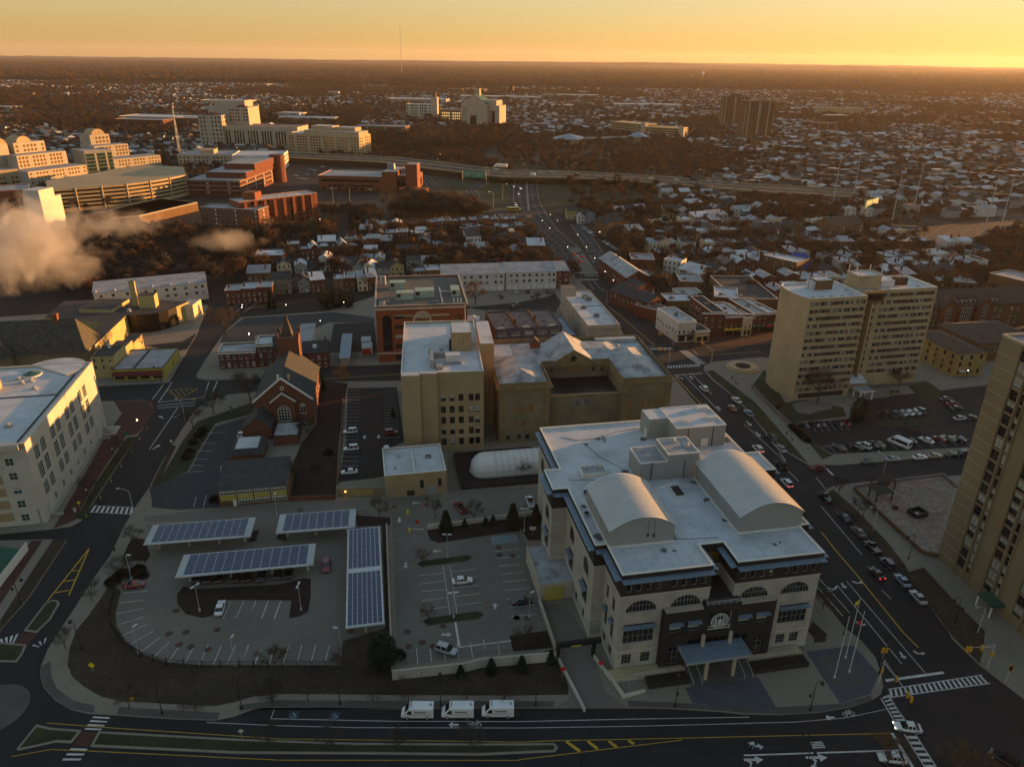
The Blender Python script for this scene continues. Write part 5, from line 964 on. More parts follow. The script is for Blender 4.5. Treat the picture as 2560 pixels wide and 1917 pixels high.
for x0,x1 in ((4.9,8.9),(12.9,8.9)):b.face([(x0,-1.66,9.2),(x1,-1.66,12.3),(x1,-1.66,12.75),(x0,-1.66,9.65)][::1 if x0<x1 else-1]);b.face([(x0,-1.66,9.65),(x1,-1.66,12.75),(x1,-1.3,12.75),(x0,-1.3,9.65)][::1 if x0<x1 else-1])
b.build('bay_trim',['white_trim'],CH)
link('great_window',window_mesh(3.8,5.2,'white_trim','glass',4,5,arch=1.9,fw=.14),CH,(8.9,-1.34,2.8));b=MB();b.cyl(0,0,0,.12,.65,n=16,m=0);b.cyl(0,0,.12,.14,.4,n=12,m=1);o=b.build('round_window',['white_trim','glass'],CH,(8.9,-.0,13.6));o.rotation_euler=(R(90),0,0)
part(CH,'chimney',['white_trim'],(7.4,8.1,1.6,2.3,15,17.4));part(CH,'chimney',['yellow_stucco'],(10.6,11.3,2.2,3.0,14.6,17.2))
part(CH,'bell_tower',['church_brick','roof_dark'],(4.9,12.1,25.4,31.8,0,21.2,0),(5.3,11.7,25.8,31.4,20.9,21.25,1));b=MB();b.hip(6.4,10.0,27.2,30.6,21.2,8.0,0,0);b.build('spire',['shingle_brown'],CH)
for x in (4.7,11.5):
    for y in (25.2,31.2):part(CH,'pinnacle',['church_brick'],(x,x+.8,y,y+.8,21.2,23))
CA=bld('church_vestry','small brick vestry with steep gable roof beside the church',(-83.3,203.6),(-74.8,205.0),8.6,4.2,'church_brick','shingle',[],roofkind='gable',rh=3.4,axis='y')
bld('church_flat_annex','flat silver roofed brick annex below the great church window',(-73.0,200.6),(-65.6,201.8),9.6,3.2,'church_brick','roof_silver',[],parapet=.2,trim='frame_dark')
t=bld('church_link','low link building with sloping dark sides and pale flat roof behind the parish hall',(-82.4,189.6),(-73.2,191.2),10,2.6,'church_brick','shingle',[],roofkind='mansard',rh=1.4,parapet=0);part(t,'roof_membrane',['roof_white'],(1.4,7.8,1.4,8.6,4.02,4.06))
PH=bld('parish_hall','low parish hall with yellow panels, white windows and dark shingle roof',(-77.0,166.4),(-59.8,169.8),12.6,5.0,'brown_brick','shingle',[],roofkind='shed',rh=1.9,over=.35)
for k in range(4):
    u0=.4+k*4.3;part(PH,'panel',['yellow_paint'],(u0,u0+4.0,-.06,0,2.2,3.6)) if k else part(PH,'panel',['yellow_paint'],(u0,u0+4.0,-.06,0,1.9,3.6));part(PH,'pier',['brown_brick'],(u0+4.0,u0+4.3,-.15,0,0,5))
    link('window',window_mesh(3.9,1.2,'white_trim','glass_green',5,1,fw=.1,blind=.5,sill=False),PH,(u0+2,-.12,3.65))
    if k:link('window',window_mesh(3.9,1.3,'white_trim','glass_green',5,1,fw=.1,blind=.5,sill=False),PH,(u0+2,-.12,.8))
part(PH,'door',['white_trim'],(3.4,4.3,-.08,0,0,2.1));part(PH,'end_wall',['brown_brick'],(17.55,17.85,-.3,13,0,5.4))
# ---- white stone court building on the left
CB=bld('stone_court_building','large white stone court building with grid of tall paned windows on the left',(-177.1,145.8),(-118.4,158.3),54,22.3,'limestone_pale','roof_white',
  [('r',z,2.8,h_,[5.2,9.4,16.4,20.6,27.6,31.8,38.8,43.0],dict(frame='white_trim',glass='glass_green',nx=3,ny=4,fw=.07,blind=0,sill=False)) for z,h_ in ((6.0,3.4),(10.8,4.2),(16.2,3.5))]+[('r',2.0,1.5,1.8,9,dict(frame='white_trim',glass='glass_green',nx=2,ny=2,sill=False))]+[('f',z,1.9,2.0,[55.6],dict(frame='white_trim',glass='glass_green',nx=2,ny=2,sill=False)) for z in (1.2,5.2,9.2,13.2,17.2)],trim='limestone_pale',parapet=.6,pw=.6)
for k in range(6):part(CB,'stripe',['tan_stripe'],(0,53,-.12,0,1.6+k*3.6,3.9+k*3.6))
part(CB,'cornice',['limestone_pale'],(58.7,59.9,0,47,21.6,22.9),(52,58.7,-.6,0,21.6,22.9))
for v in (12.9,24.1,35.3,46.6):part(CB,'pilaster',['limestone_pale'],(58.7,58.95,v-.5,v+.5,4.6,21.6))
part(CB,'plinth',['limestone'],(58.7,59.05,0,48,0,4.4));part(CB,'gutter',['roof_dark'],(57.2,57.8,.8,46,22.3,22.36),(40,57.2,30.6,31.2,22.3,22.36));part(CB,'roof_step',['roof_white'],(20,57,31.4,53,22.3,22.5))
b=MB();cx,cyy,rr_=50.5,50.5,8.6;arcp=[(cx+rr_*math.cos(R(-50+k*12.5)),cyy+rr_*math.sin(R(-50+k*12.5))) for k in range(17)];b.prism(arcp+[(44,53.6)],0,22.9,0,0);b.build('rotunda',['limestone_pale'],CB);b=MB();b.prism([(cx+(p[0]-cx)*.9,cyy+(p[1]-cyy)*.9) for p in arcp]+[(45.4,53)],22.7,22.95,0);b.build('rotunda_roof',['roof_white'],CB)
b=MB()
for k in range(14):a,e=2*math.pi*k/14,2*math.pi*(k+1)/14;b.face([(45.5+2.6*math.cos(a),47+2.6*math.sin(a),22.9),(45.5+2.6*math.cos(e),47+2.6*math.sin(e),22.9),(45.5,47,23.9)],k%2)
b.build('glass_cone',['glass_green','metal_green'],CB);b=MB();b.cyl(45.5,47,22.5,22.95,2.8,n=20,m=0);b.build('cone_kerb',['white_trim'],CB)
part(CB,'roof_house',['concrete','roof_white'],(31,40.6,33.6,39,22.5,26.2,0),(31.2,40.4,33.8,38.8,26.2,26.3,1));
for u,v in ((45,41),(47,42),(43,44),(50,36),(52,12),(30,20)):vent(CB,u,v,22.45,.5,.6)
part(CB,'corner_parapet',['tan_stripe','limestone'],(0,53.2,-.2,.5,22.3,23.6,0));part(CB,'terrace_wall',['limestone'],(60.2,60.6,3,46,0,.9),(60.6,63,3,3.4,0,.9),(60.6,63,45.6,46,0,.9));part(CB,'entrance_steps',['limestone'],(59,64,48,54,0,.6),(59,62.6,49,53,.6,1.2),(59,61.2,50,52,1.2,1.8))
# ---- yellow corner shop, yellow house, slate-roofed hall and dark complex
YS=bld('yellow_corner_shop','single storey yellow corner shop with dark red awning and flat frosty roof',(-145.9,248.1),(-128.3,250.5),20.5,4.3,'yellow_paint','roof_grey',[('f',.6,3.4,1.8,4,dict(frame='frame_dark',nx=3,ny=1,sill=False)),('r',.8,1.2,2.2,[12],DK_)],trim='frame_dark',parapet=.3)
b=MB();b.face([(.2,-1.4,2.7),(17.6,-1.4,2.7),(17.6,-.02,3.7),(.2,-.02,3.7)]);b.face([(.2,-1.4,2.4),(17.6,-1.4,2.4),(17.6,-1.4,2.7),(.2,-1.4,2.7)]);b.build('awning',['awning_red'],YS);part(YS,'roof_seam',['roof_dark'],(6.6,7.6,.3,20.2,4.3,4.36))
YH=bld('yellow_town_house','narrow three storey yellow house behind the corner shop',(-154.4,250.6),(-146.4,251.6),12,8.2,'yellow_stucco','roof_dark',[('f',z,.9,1.5,3,WH_) for z in (3.4,6.2)],parapet=.35,trim='frame_dark')
part(YH,'rear_wing',['yellow_stucco','roof_dark'],(2.2,8,12,20,0,7.4,0),(2.4,7.8,12.2,19.8,7.4,7.5,1));part(YH,'rear_wing',['yellow_stucco','roof_dark'],(3.4,8.2,20,30,0,6.2,0),(3.6,8,20.2,29.8,6.2,6.3,1));part(YH,'chimney',['white_trim'],(3,3.8,9.4,10.2,8.2,9.8))
SH=thing('slate_roofed_hall','long hall under a great steep slate roof with a conical turret','building',(-216,246.5,.1),R(10.5));b=MB();b.box(0,57.5,0,17,0,8);b.build('wall',['tan_brick_old'],SH)
b=MB();e=.5;A_=[(-e,-e,8),(58,-e,8),(58,17.5,8),(-e,17.5,8)];r0,r1=(4,8.5,18.4),(53.2,8.5,18.4)
for q in ((A_[0],A_[1],r1,r0),(A_[1],A_[2],r1),(A_[2],A_[3],r0,r1),(A_[3],A_[0],r0)):b.face(q)
b.build('roof',['slate'],SH);part(SH,'chimney',['orange_brick'],(46,47.6,7.4,9,15,20.6),(45.8,47.8,7.2,9.2,20.0,20.4))
b=MB();b.cyl(29.5,-1.4,0,8.4,3.6,n=16);b.build('turret',['tan_brick_old'],SH,smooth=False);b=MB();b.cyl(29.5,-1.4,8.3,15.6,4.2,.05,n=18);b.build('turret_roof',['slate'],SH)
part(SH,'timber_bay',['cream','metal_dark'],(18,24,-1.2,0,0,8.6,0));b=MB();b.gable(17.6,24.4,-1.4,4,8.6,4,'y',.3,0,1);b.build('bay_roof',['slate','cream'],SH)
for k in range(5):part(SH,'timber',['frame_dark'],(18.2+1.3*k,18.4+1.3*k,-1.28,-1.2,4,8.6))
DC=thing('dark_roofed_complex','sprawling dark flat roofed complex with yellow rear walls and curved black front','building',(0,0,.1))
crv=[(-148.6,312),(-150.2,307),(-152.6,303),(-156.6,300.6),(-160.6,299.8),(-164.6,299.6)]
poly=[(-197,295),(-201.5,318),(-175,323),(-146.2,319.6)]+crv+[(-159.5,264),(-164,263.5),(-171,290)]
b=MB();b.prism(poly,0,8.0,0,1);b.build('wall',['yellow_stucco','roof_dark'],DC);b=MB()
for p,q in zip(crv,crv[1:]):b.face([(p[0],p[1]-.1,0),(q[0],q[1]-.1,0),(q[0],q[1]-.1,8.1),(p[0],p[1]-.1,8.1)][::-1])
b.build('curved_front',['roof_black'],DC);part(DC,'upper_roof',['yellow_stucco','roof_dark'],(-186,-172,302,318,8,9.4,0),(-185.8,-172.2,302.2,317.8,9.4,9.45,1));vent(DC,-166,305,8,.5,1.0)
for k,(A_,B_,h_) in enumerate((((-167.6,311.6),(-165.4,312.2),19),((-163.2,308.6),(-156.6,309.8),13.6))):
    w_,rz_=frame_of(A_,B_);o=link('stair_box' if k else 'chimney_stack',None,DC,(*A_,8),rz_);part(o,'shaft',['yellow_stucco'],(0,w_,0,w_*.8,0,h_-8));part(o,'cap',['roof_dark'],(.1,w_-.1,.1,w_*.8-.1,h_-8,h_-7.9))
part(DC,'end_house',['cream','roof_grey'],(-149,-143.4,316.5,326,0,7.2,0),(-148.8,-143.6,316.7,325.8,7.2,7.3,1))

# ================================================================ SHOPS, ROWS AND HOUSES
FOOT=[]   # occupied ground: (x, y, radius)
def occupy(A,B,d):
    w,a=frame_of(A,B);n=max(1,int(max(w,d)/8))
    for i in range(n+1):
        for j in range(max(1,int(d/8))+1):u,v=w*i/n,d*j/max(1,int(d/8));FOOT.append((A[0]+u*math.cos(a)-v*math.sin(a),A[1]+u*math.sin(a)+v*math.cos(a),4.5))
def strip_windows(t,side,w,d,zs,n,ww,wh,glass='glass',frame='frame_dark',u0=None,u1=None,name='window_row'):
    """one part per storey: a row of windows too small in the photo to pick apart"""
    C=corners(w,d)[side];L=w if side in 'fb' else d;u0=.8 if u0 is None else u0;u1=L-.8 if u1 is None else u1
    k=('sw',round(u1-u0,1),n,ww,wh,glass,frame)
    if k not in HV:
        b=MB();s=(u1-u0)/n
        for i in range(n):x=s*(i+.5);b.box(x-ww/2-.1,x+ww/2+.1,-.05,0,-.1,wh+.1,0,bottom=True);b.face([(x-ww/2,-.07,0),(x+ww/2,-.07,0),(x+ww/2,-.07,wh),(x-ww/2,-.07,wh)],2 if (i*7+n)%5==0 else 1)
        HV[k]=b.mesh(name,[frame,glass,'blind'])
    (p0,p1)=C;ux,uy=(p1[0]-p0[0])/L,(p1[1]-p0[1])/L
    for z in zs:o=link(name,HV[k],t,(p0[0]+ux*u0,p0[1]+uy*u0,z));o.rotation_euler=(0,0,math.atan2(uy,ux));stuff(o)
def bigb(name,label,A,B,d,h,wall,roof,rows=(),**k):
    t=bld(name,label,A,B,d,h,wall,roof,(),**k);occupy(A,B,d);w=t['_w']
    for r in rows:strip_windows(t,r[0],w,d,*r[1:])
    return t
NUM='first second third fourth fifth sixth seventh eighth ninth tenth eleventh twelfth'.split()
WN=dict(red_brick='red brick',red_brick_dark='dark brick',brown_brick='brown brick',cream='cream',white_siding='white clapboard',yellow_stucco='yellow',blue_siding='blue-grey',green_siding='pale green',grey_siding='grey',pink_siding='pinkish',orange_brick='orange brick',tan_brick_old='tan brick',church_brick='rust brick',blue_grey_paint='slate blue')
RN=dict(roof_white='pale roof',roof_grey='grey roof',roof_silver='silver patched roof',roof_dark='dark roof',shingle='dark shingle roof',shingle_brown='brown shingle roof',roof_maroon='maroon roof',tarp_blue='bright blue tarpaulin roof',roof_black='black roof',metal_green='green metal roof',vault_metal='pale metal roof',awning_red='red roof',metal_blue='bluish metal roof')
def house(A,B,d,h,wall,roof,kind,label,group,rh=None,win=True):
    w,a=frame_of(A,B);n=max(1,min(4,round(w/2.5)));fl=max(1,round((h-.6)/2.9));ws=[]
    if win:
        for f in range(fl):ws.append(('f',.9+f*2.8,.95,1.45,n,WH_ if wall not in ('white_siding','cream') else dict(frame='frame_grey',ny=2)))
        for f in range(fl):ws.append(('r' if a>-.1 else 'l',.9+f*2.8,.95,1.45,max(1,round(d/4)),WH_)) if w>5 and random.random()<.7 else None
        ws=[x for x in ws if x]
    t=bld('house',label,A,B,d,h,wall,roof,ws,roofkind=kind,rh=rh or random.uniform(1.8,2.8),axis='x' if w>d*.8 else 'y',parapet=.3,trim=random.choice(('white_trim','roof_grey','frame_dark')),cat='house',group=group,over=.25)
    occupy(A,B,d)
    if kind=='flat':
        if random.random()<.6:vent(t,w*random.uniform(.3,.7),d*random.uniform(.3,.7),h,.2,.5)
        chimney(t,w*.12+.3,d*random.uniform(.4,.8),h,1.5)
    else:chimney(t,w*random.choice((.2,.8)),d*.5,h+.8,(rh or 2.2)+.6)
    if win:part(t,'door',[random.choice(('white_trim','awning_red','awning_green','frame_dark'))],(w*.5-.5+w*.2,w*.5+.5+w*.2,-.1,0,0,2.1))
    return t
def row(P,Q,n,d,h,walls,roofs,kinds,where,group):
    """n terraced houses between P and Q (camera side, left to right)"""
    for i in range(n):
        A,B=mix(P,Q,i/n),mix(P,Q,(i+1)/n-.004);wl,rf,kd=walls[i%len(walls)],roofs[i%len(roofs)],kinds[i%len(kinds)]
        hh=h+((i*37)%5-2)*.22;dd=d*(1+((i*53)%3-1)*.08)
        pos='' if n==1 else (', %s from left'%NUM[i] if n>2 else (', left of two' if i==0 else ', right of two'))
        house(A,B,dd,hh,wl,rf,kd,('%s house with %s %s%s' if n==1 else '%s row house, %s, %s%s')%(WN[wl],RN[rf] if n==1 else RN[rf].replace(' shingle','').replace(' patched',''),where.replace('in the ','') if n>1 else where,pos),group)
G1='houses behind the arched brick office'
PB=bld('blue_grey_terrace','blue-grey painted terrace with white triple windows and curved parapet',(-7.1,284.9),(20.6,291.0),23,8.6,'blue_grey_paint','roof_maroon',[('f',z,3.3,1.5,5,dict(frame='white_trim',nx=3,ny=2,fw=.14,margin=3)) for z in (2.9,6.0)],trim='blue_grey_paint',parapet=.6)
for k in range(3):
    b=MB();x=2.4+10.6*k
    b.face([(x-1.8,-.05,9.2)]+[(x+1.8*math.cos(math.pi*i/8),-.05,9.2+.8*math.sin(math.pi*i/8)) for i in range(9)]);b.face([(x+1.8*math.cos(math.pi*i/8),.2,9.2+.8*math.sin(math.pi*i/8)) for i in range(9)][::-1]);b.build('curved_parapet',['white_trim'],PB)
part(PB,'porch',['concrete_pale'],(1,27,-2.2,0,0,1.4));
for u,v in ((9.4,6),(18.6,9)):chimney(PB,u,v,8.6,2.6,'brown_brick',1.1);part(PB,'party_wall',['brown_brick'],(u-.3,u+.3,2,22,8.6,9.5))
for u,v in ((4,6),(6.4,12),(14,8),(13,15),(22,8)):part(PB,'skylight',['metal_dark'],(u,u+1,v,v+.8,8.6,8.9))
occupy((-7,285),(20.6,291),23)
BK=bld('pale_bank','long pale stone bank with arched entrance and flat frosty roof',(30.8,287.9),(44.4,290.2),50,9.6,'concrete_pale','roof_white',[('f',.2,4.6,5.6,[6.9],dict(frame='frame_dark',nx=3,ny=3,arch=2.0,sill=False,name='arched_entrance')),('l',4.4,1.0,1.8,5,DK_),('l',1.2,.9,1.4,4,DK_)],trim='concrete_pale',parapet=.5)
part(BK,'cornice',['concrete_pale'],(-.3,14.1,-.4,0,8.7,9.3));part(BK,'pilaster',['concrete_pale'],(3.2,4.0,-.25,0,0,7.4));part(BK,'pilaster',['concrete_pale'],(9.8,10.6,-.25,0,0,7.4));part(BK,'lettering_band',['limestone'],(2.6,11.2,-.2,0,7.4,8.5));part(BK,'roof_divider',['frame_dark'],(.3,13.5,27,27.4,9.6,9.75));part(BK,'stair_house',['concrete_pale','roof_maroon'],(-.1,5.6,43,50,9.6,13,0),(.1,5.4,43.2,49.8,13,13.1,1))
hvac(BK,8,35,9.6,3.2,2,1.6,'hvac_green');hvac(BK,7.6,38.5,9.6,3,2,1.4,'hvac_green');hvac(BK,3,23,9.6,2.4,1.6,1.2);hvac(BK,5.8,11.5,9.6,2.4,1.6,1.3);vent(BK,12.6,1.8,9.6)
occupy((30.8,288),(44.4,290),50)
t=bld('small_rust_house','small rust house with pale blue hipped roof between terrace and bank',(21.6,291.6),(26.2,292.4),20,4.6,'church_brick','metal_blue',[('f',1,1,1.4,1,WH_)],roofkind='hip',rh=1.6)
for k,(A,B,lab) in enumerate((((-36.2,365.9),(-4.6,371.1),'white three storey townhouse block with garages, left of the two by the avenue'),((-4.0,372.2),(22.4,376.0),'white three storey townhouse block with garages and brick end, nearest the avenue'))):
    w,a=frame_of(A,B);t=bld('townhouse_block',lab,A,B,15,9.2,'white_siding','roof_grey',[('f',z,1.3,1.4,[w*f for f in (.11,.22,.36,.47,.61,.72,.86,.95)],dict(frame='frame_grey',nx=2,ny=1,sill=False)) for z in (3.9,6.8)],roofkind='shed',rh=1.6,over=.4,cat='townhouses',group='white townhouse blocks');occupy(A,B,15)
    for i in range(8):part(t,'garage_door',['white_trim'],(w*(i+.15)/8,w*(i+.85)/8,-.06,0,.1,2.4))
    for i in range(5):vent(t,w*(i+.5)/5,8,10,.2,.5)
t=bld('brick_end_house','brick end house of the white townhouse row facing the avenue',(22.6,376.0),(29.2,377.0),14.6,9.4,'red_brick','roof_grey',[('f',z,1.1,1.5,2,WH_) for z in (1,3.9,6.8)],roofkind='shed',rh=1.6,cat='house')
t=bld('townhouse_block','long white townhouse block with stepped grey roofs left of the bare street tree',(-194.4,329.3),(-149.8,350.0),14,8.4,'white_siding','roof_grey',[('f',z,1.4,1.3,[3,8,14,17,22,26,31,34.5,39.5,44,47],dict(frame='frame_grey',nx=2,ny=1,sill=False)) for z in (2.9,5.9)],roofkind='shed',rh=1.8,over=.4,cat='townhouses',group='white townhouse blocks');occupy((-194,329),(-150,350),14)
for i in range(6):part(t,'roof_step',['white_trim'],(1+i*8,1.3+i*8,-.2,14,8.5,8.9));vent(t,5+i*8,8,9.6,.2,.5)
part(t,'brick_end',['red_brick'],(49.2,49.5,0,14,0,9))
# brick row at the corner opposite the church
for A,B,d,h,wl,rf,kd,lab in (((-111.5,260.6),(-98.1,263.0),9.5,6.6,'red_brick_dark','roof_silver','flat','low brick corner house with white arched windows and pale cornice'),((-98.0,263.6),(-91.8,264.7),9.5,8.8,'red_brick_dark','roof_white','flat','taller narrow brick house with white roof beside the corner house'),((-91.6,264.0),(-87.4,264.7),9,8,'red_brick_dark','roof_dark','gable','narrow brick house with dark dormer behind the church tower'),((-79.6,261.3),(-70.4,262.9),10,6.8,'red_brick','shingle','gable','brick house with dark gable roof and white dormer right of the church')):
    w,a=frame_of(A,B);ar=dict(frame='white_trim',ny=2,arch=.45) if w>12 else WH_
    t=bld('house',lab,A,B,d,h,wl,rf,[('f',.9,1.0,1.9,max(2,int(w/2.1)),ar),('f',4.0,1.0,1.7,max(2,int(w/2.1)),ar)]+([('f',6.4,1.0,1.5,3,WH_)] if h>8.5 else []),roofkind=kd,rh=3,trim='white_trim',cat='house',group='brick row opposite the church');occupy(A,B,d)
    if kd=='flat':part(t,'cornice',['white_trim'],(-.1,w+.1,-.35,0,h-.4,h+.1))
    else:part(t,'dormer',['white_trim'],(w*.4,w*.55,d*.18,d*.4,h+1,h+2.2));chimney(t,w*.9,d*.5,h+1.5,2.6)
bld('white_rear_wing','long white gable house behind the brick row by the car park',(-84.6,270.2),(-79.2,271.1),24,6.4,'white_siding','roof_grey',[],roofkind='shed',rh=.8);bld('long_shed','narrow grey roofed shed along the empty car park',(-66.8,266),(-63.2,266.6),26,3.2,'grey_siding','metal_blue',[],roofkind='shed',rh=.6,cat='shed')
for k,(A,B,d,h,wl,lab) in enumerate((((-62.4,285.6),(-58.4,286.3),6,2.8,'white_siding','white site trailer parked beside the brick office'),((-60.6,277.6),(-56.4,278.3),6.4,3.0,'white_siding','white box trailer with red end beside the brick office'))):t=bld('trailer',lab,A,B,d,h,wl,'roof_white',[],parapet=0,cat='trailer');part(t,'end_panel',['sign_red' if k else 'metal_dark'],(.2,3.6,-.1,0,.3,2.6))

# ---- shops along the avenue (right side) and the cross street
S1='shops along the avenue'
def shop(lab,A,B,d,h,wl,rf,kd='flat',fr='frame_dark',sign=None,rh=2.4,ax=None,**k):
    w,a=frame_of(A,B);n=max(2,round(w/2.3));fl=1 if h<6 else (2 if h<9 else 3)
    t=bld('shop_building',lab,A,B,d,h,wl,rf,[('f',3.7+2.9*f,1.0,1.7,n,WH_) for f in range(fl-1)]+[('f',.5,w*.36,2.2,[w*.28,w*.74],dict(frame=fr,nx=2,ny=1,sill=False,blind=0))]+[('l',3.7+2.9*f,1.0,1.7,max(2,round(d/3)),WH_) for f in range(fl-1)],roofkind=kd,rh=rh,axis=ax or ('y' if d>w else 'x'),cat='shop',group=S1,trim=k.get('trim','white_trim'));occupy(A,B,d)
    part(t,'fascia',[sign or random.choice(('awning_green','frame_dark','awning_red','cream'))],(.1,w-.1,-.22,0,2.8,3.5))
    if kd=='flat':part(t,'cornice',[k.get('trim','white_trim')],(-.1,w+.1,-.4,0,h-.3,h+.15));hvac(t,w*.4,d*.5,h,1.8,1.2,1)
    else:chimney(t,w*.5,d*.7,h+rh-.6,1.8)
    return t
shop('white corner shop with worn silver roof at the signalled junction',(69.8,296.3),(78.0,298.7),20,8.8,'white_siding','roof_silver',sign='frame_dark')
shop('small yellow infill shop next to the white corner shop',(77.9,296.8),(84.1,298.6),9,4.8,'yellow_stucco','roof_dark',sign='cream')
shop('brick shop with pale green windows and green glass front',(86.4,307.1),(92.5,308.2),24,9.8,'red_brick_dark','roof_dark',sign='green_siding',fr='green_siding')
shop('brick shop with fire escape and yellow lit front',(92.1,305.1),(100.6,306.7),20,8.8,'red_brick','roof_white',sign='sign_yellow')
shop('narrow cream shop with bay windows in the cross street',(100.4,305.5),(104.4,306.7),20,8.4,'cream','roof_grey',sign='yellow_paint')
shop('brick shop with arched sign beside the cream shop',(104.5,306.7),(104.5,307.9),22,9.2,'red_brick','roof_white',sign='awning_green')
shop('red brick shop with neon sign near the apartment slab',(105.1,309.0),(112.1,310.7),22,9.0,'red_brick','roof_grey',sign='awning_green')
shop('dark red brick shop next to the apartment slab',(112.2,310.7),(116.9,312.3),22,8.8,'red_brick_dark','roof_white',sign='sign_red')
shop('long brick warehouse shop with silver gable roof at the avenue bend',(57.8,367.4),(69.9,370.4),42,8.6,'red_brick','roof_silver','gable',rh=3.4,ax='y')
shop('brick shop with white gable front on the avenue',(59.3,351.9),(71.3,360.2),10,6.4,'red_brick','shingle','gable',rh=3.0,ax='y')
shop('long brick shop with green front and dark dormered roof on the avenue',(63.1,331.4),(72.7,338.8),26,6.4,'red_brick_dark','shingle','gable',rh=2.8,ax='y',sign='awning_green')
shop('brick shop with red awning on the avenue',(65.8,324.1),(71.2,330.0),12,5.0,'red_brick','roof_maroon',sign='awning_red')
for lab,A,B,d,h,wl,rf in (('flat white roofed rear building behind the avenue shops',(72.8,335.7),(86.2,336.9),12,6,'brown_brick','roof_white'),('cream rear building with air units behind the shops',(81.5,348.6),(93.6,350.2),12,5,'cream','roof_grey'),('brick rear building with pale roof behind the cross street shops',(94.4,335.0),(105.0,332.5),18,8.6,'red_brick_dark','roof_white'),('wide dark roofed hall behind the cross street shops',(103.6,333.7),(124.4,334.6),40,8,'brown_brick','roof_dark'),('dark red flat roofed building right of the long brick warehouse',(70.9,384.4),(79.1,385.4),12,5,'church_brick','roof_white'),('brick building with two chimneys behind the brick warehouse',(65.7,406.8),(78.7,406.0),14,8,'red_brick','roof_grey'),('low brown building with pale roof by the avenue gardens',(85.7,369.9),(97.3,369.3),16,6,'brown_brick','roof_grey')):
    t=bigb('rear_building',lab,A,B,d,h,wl,rf,[('f',[1.2],4,1,1.5)],cat='building');hvac(t,2,4,h,2,1.4,1.1);vent(t,5,6,h)
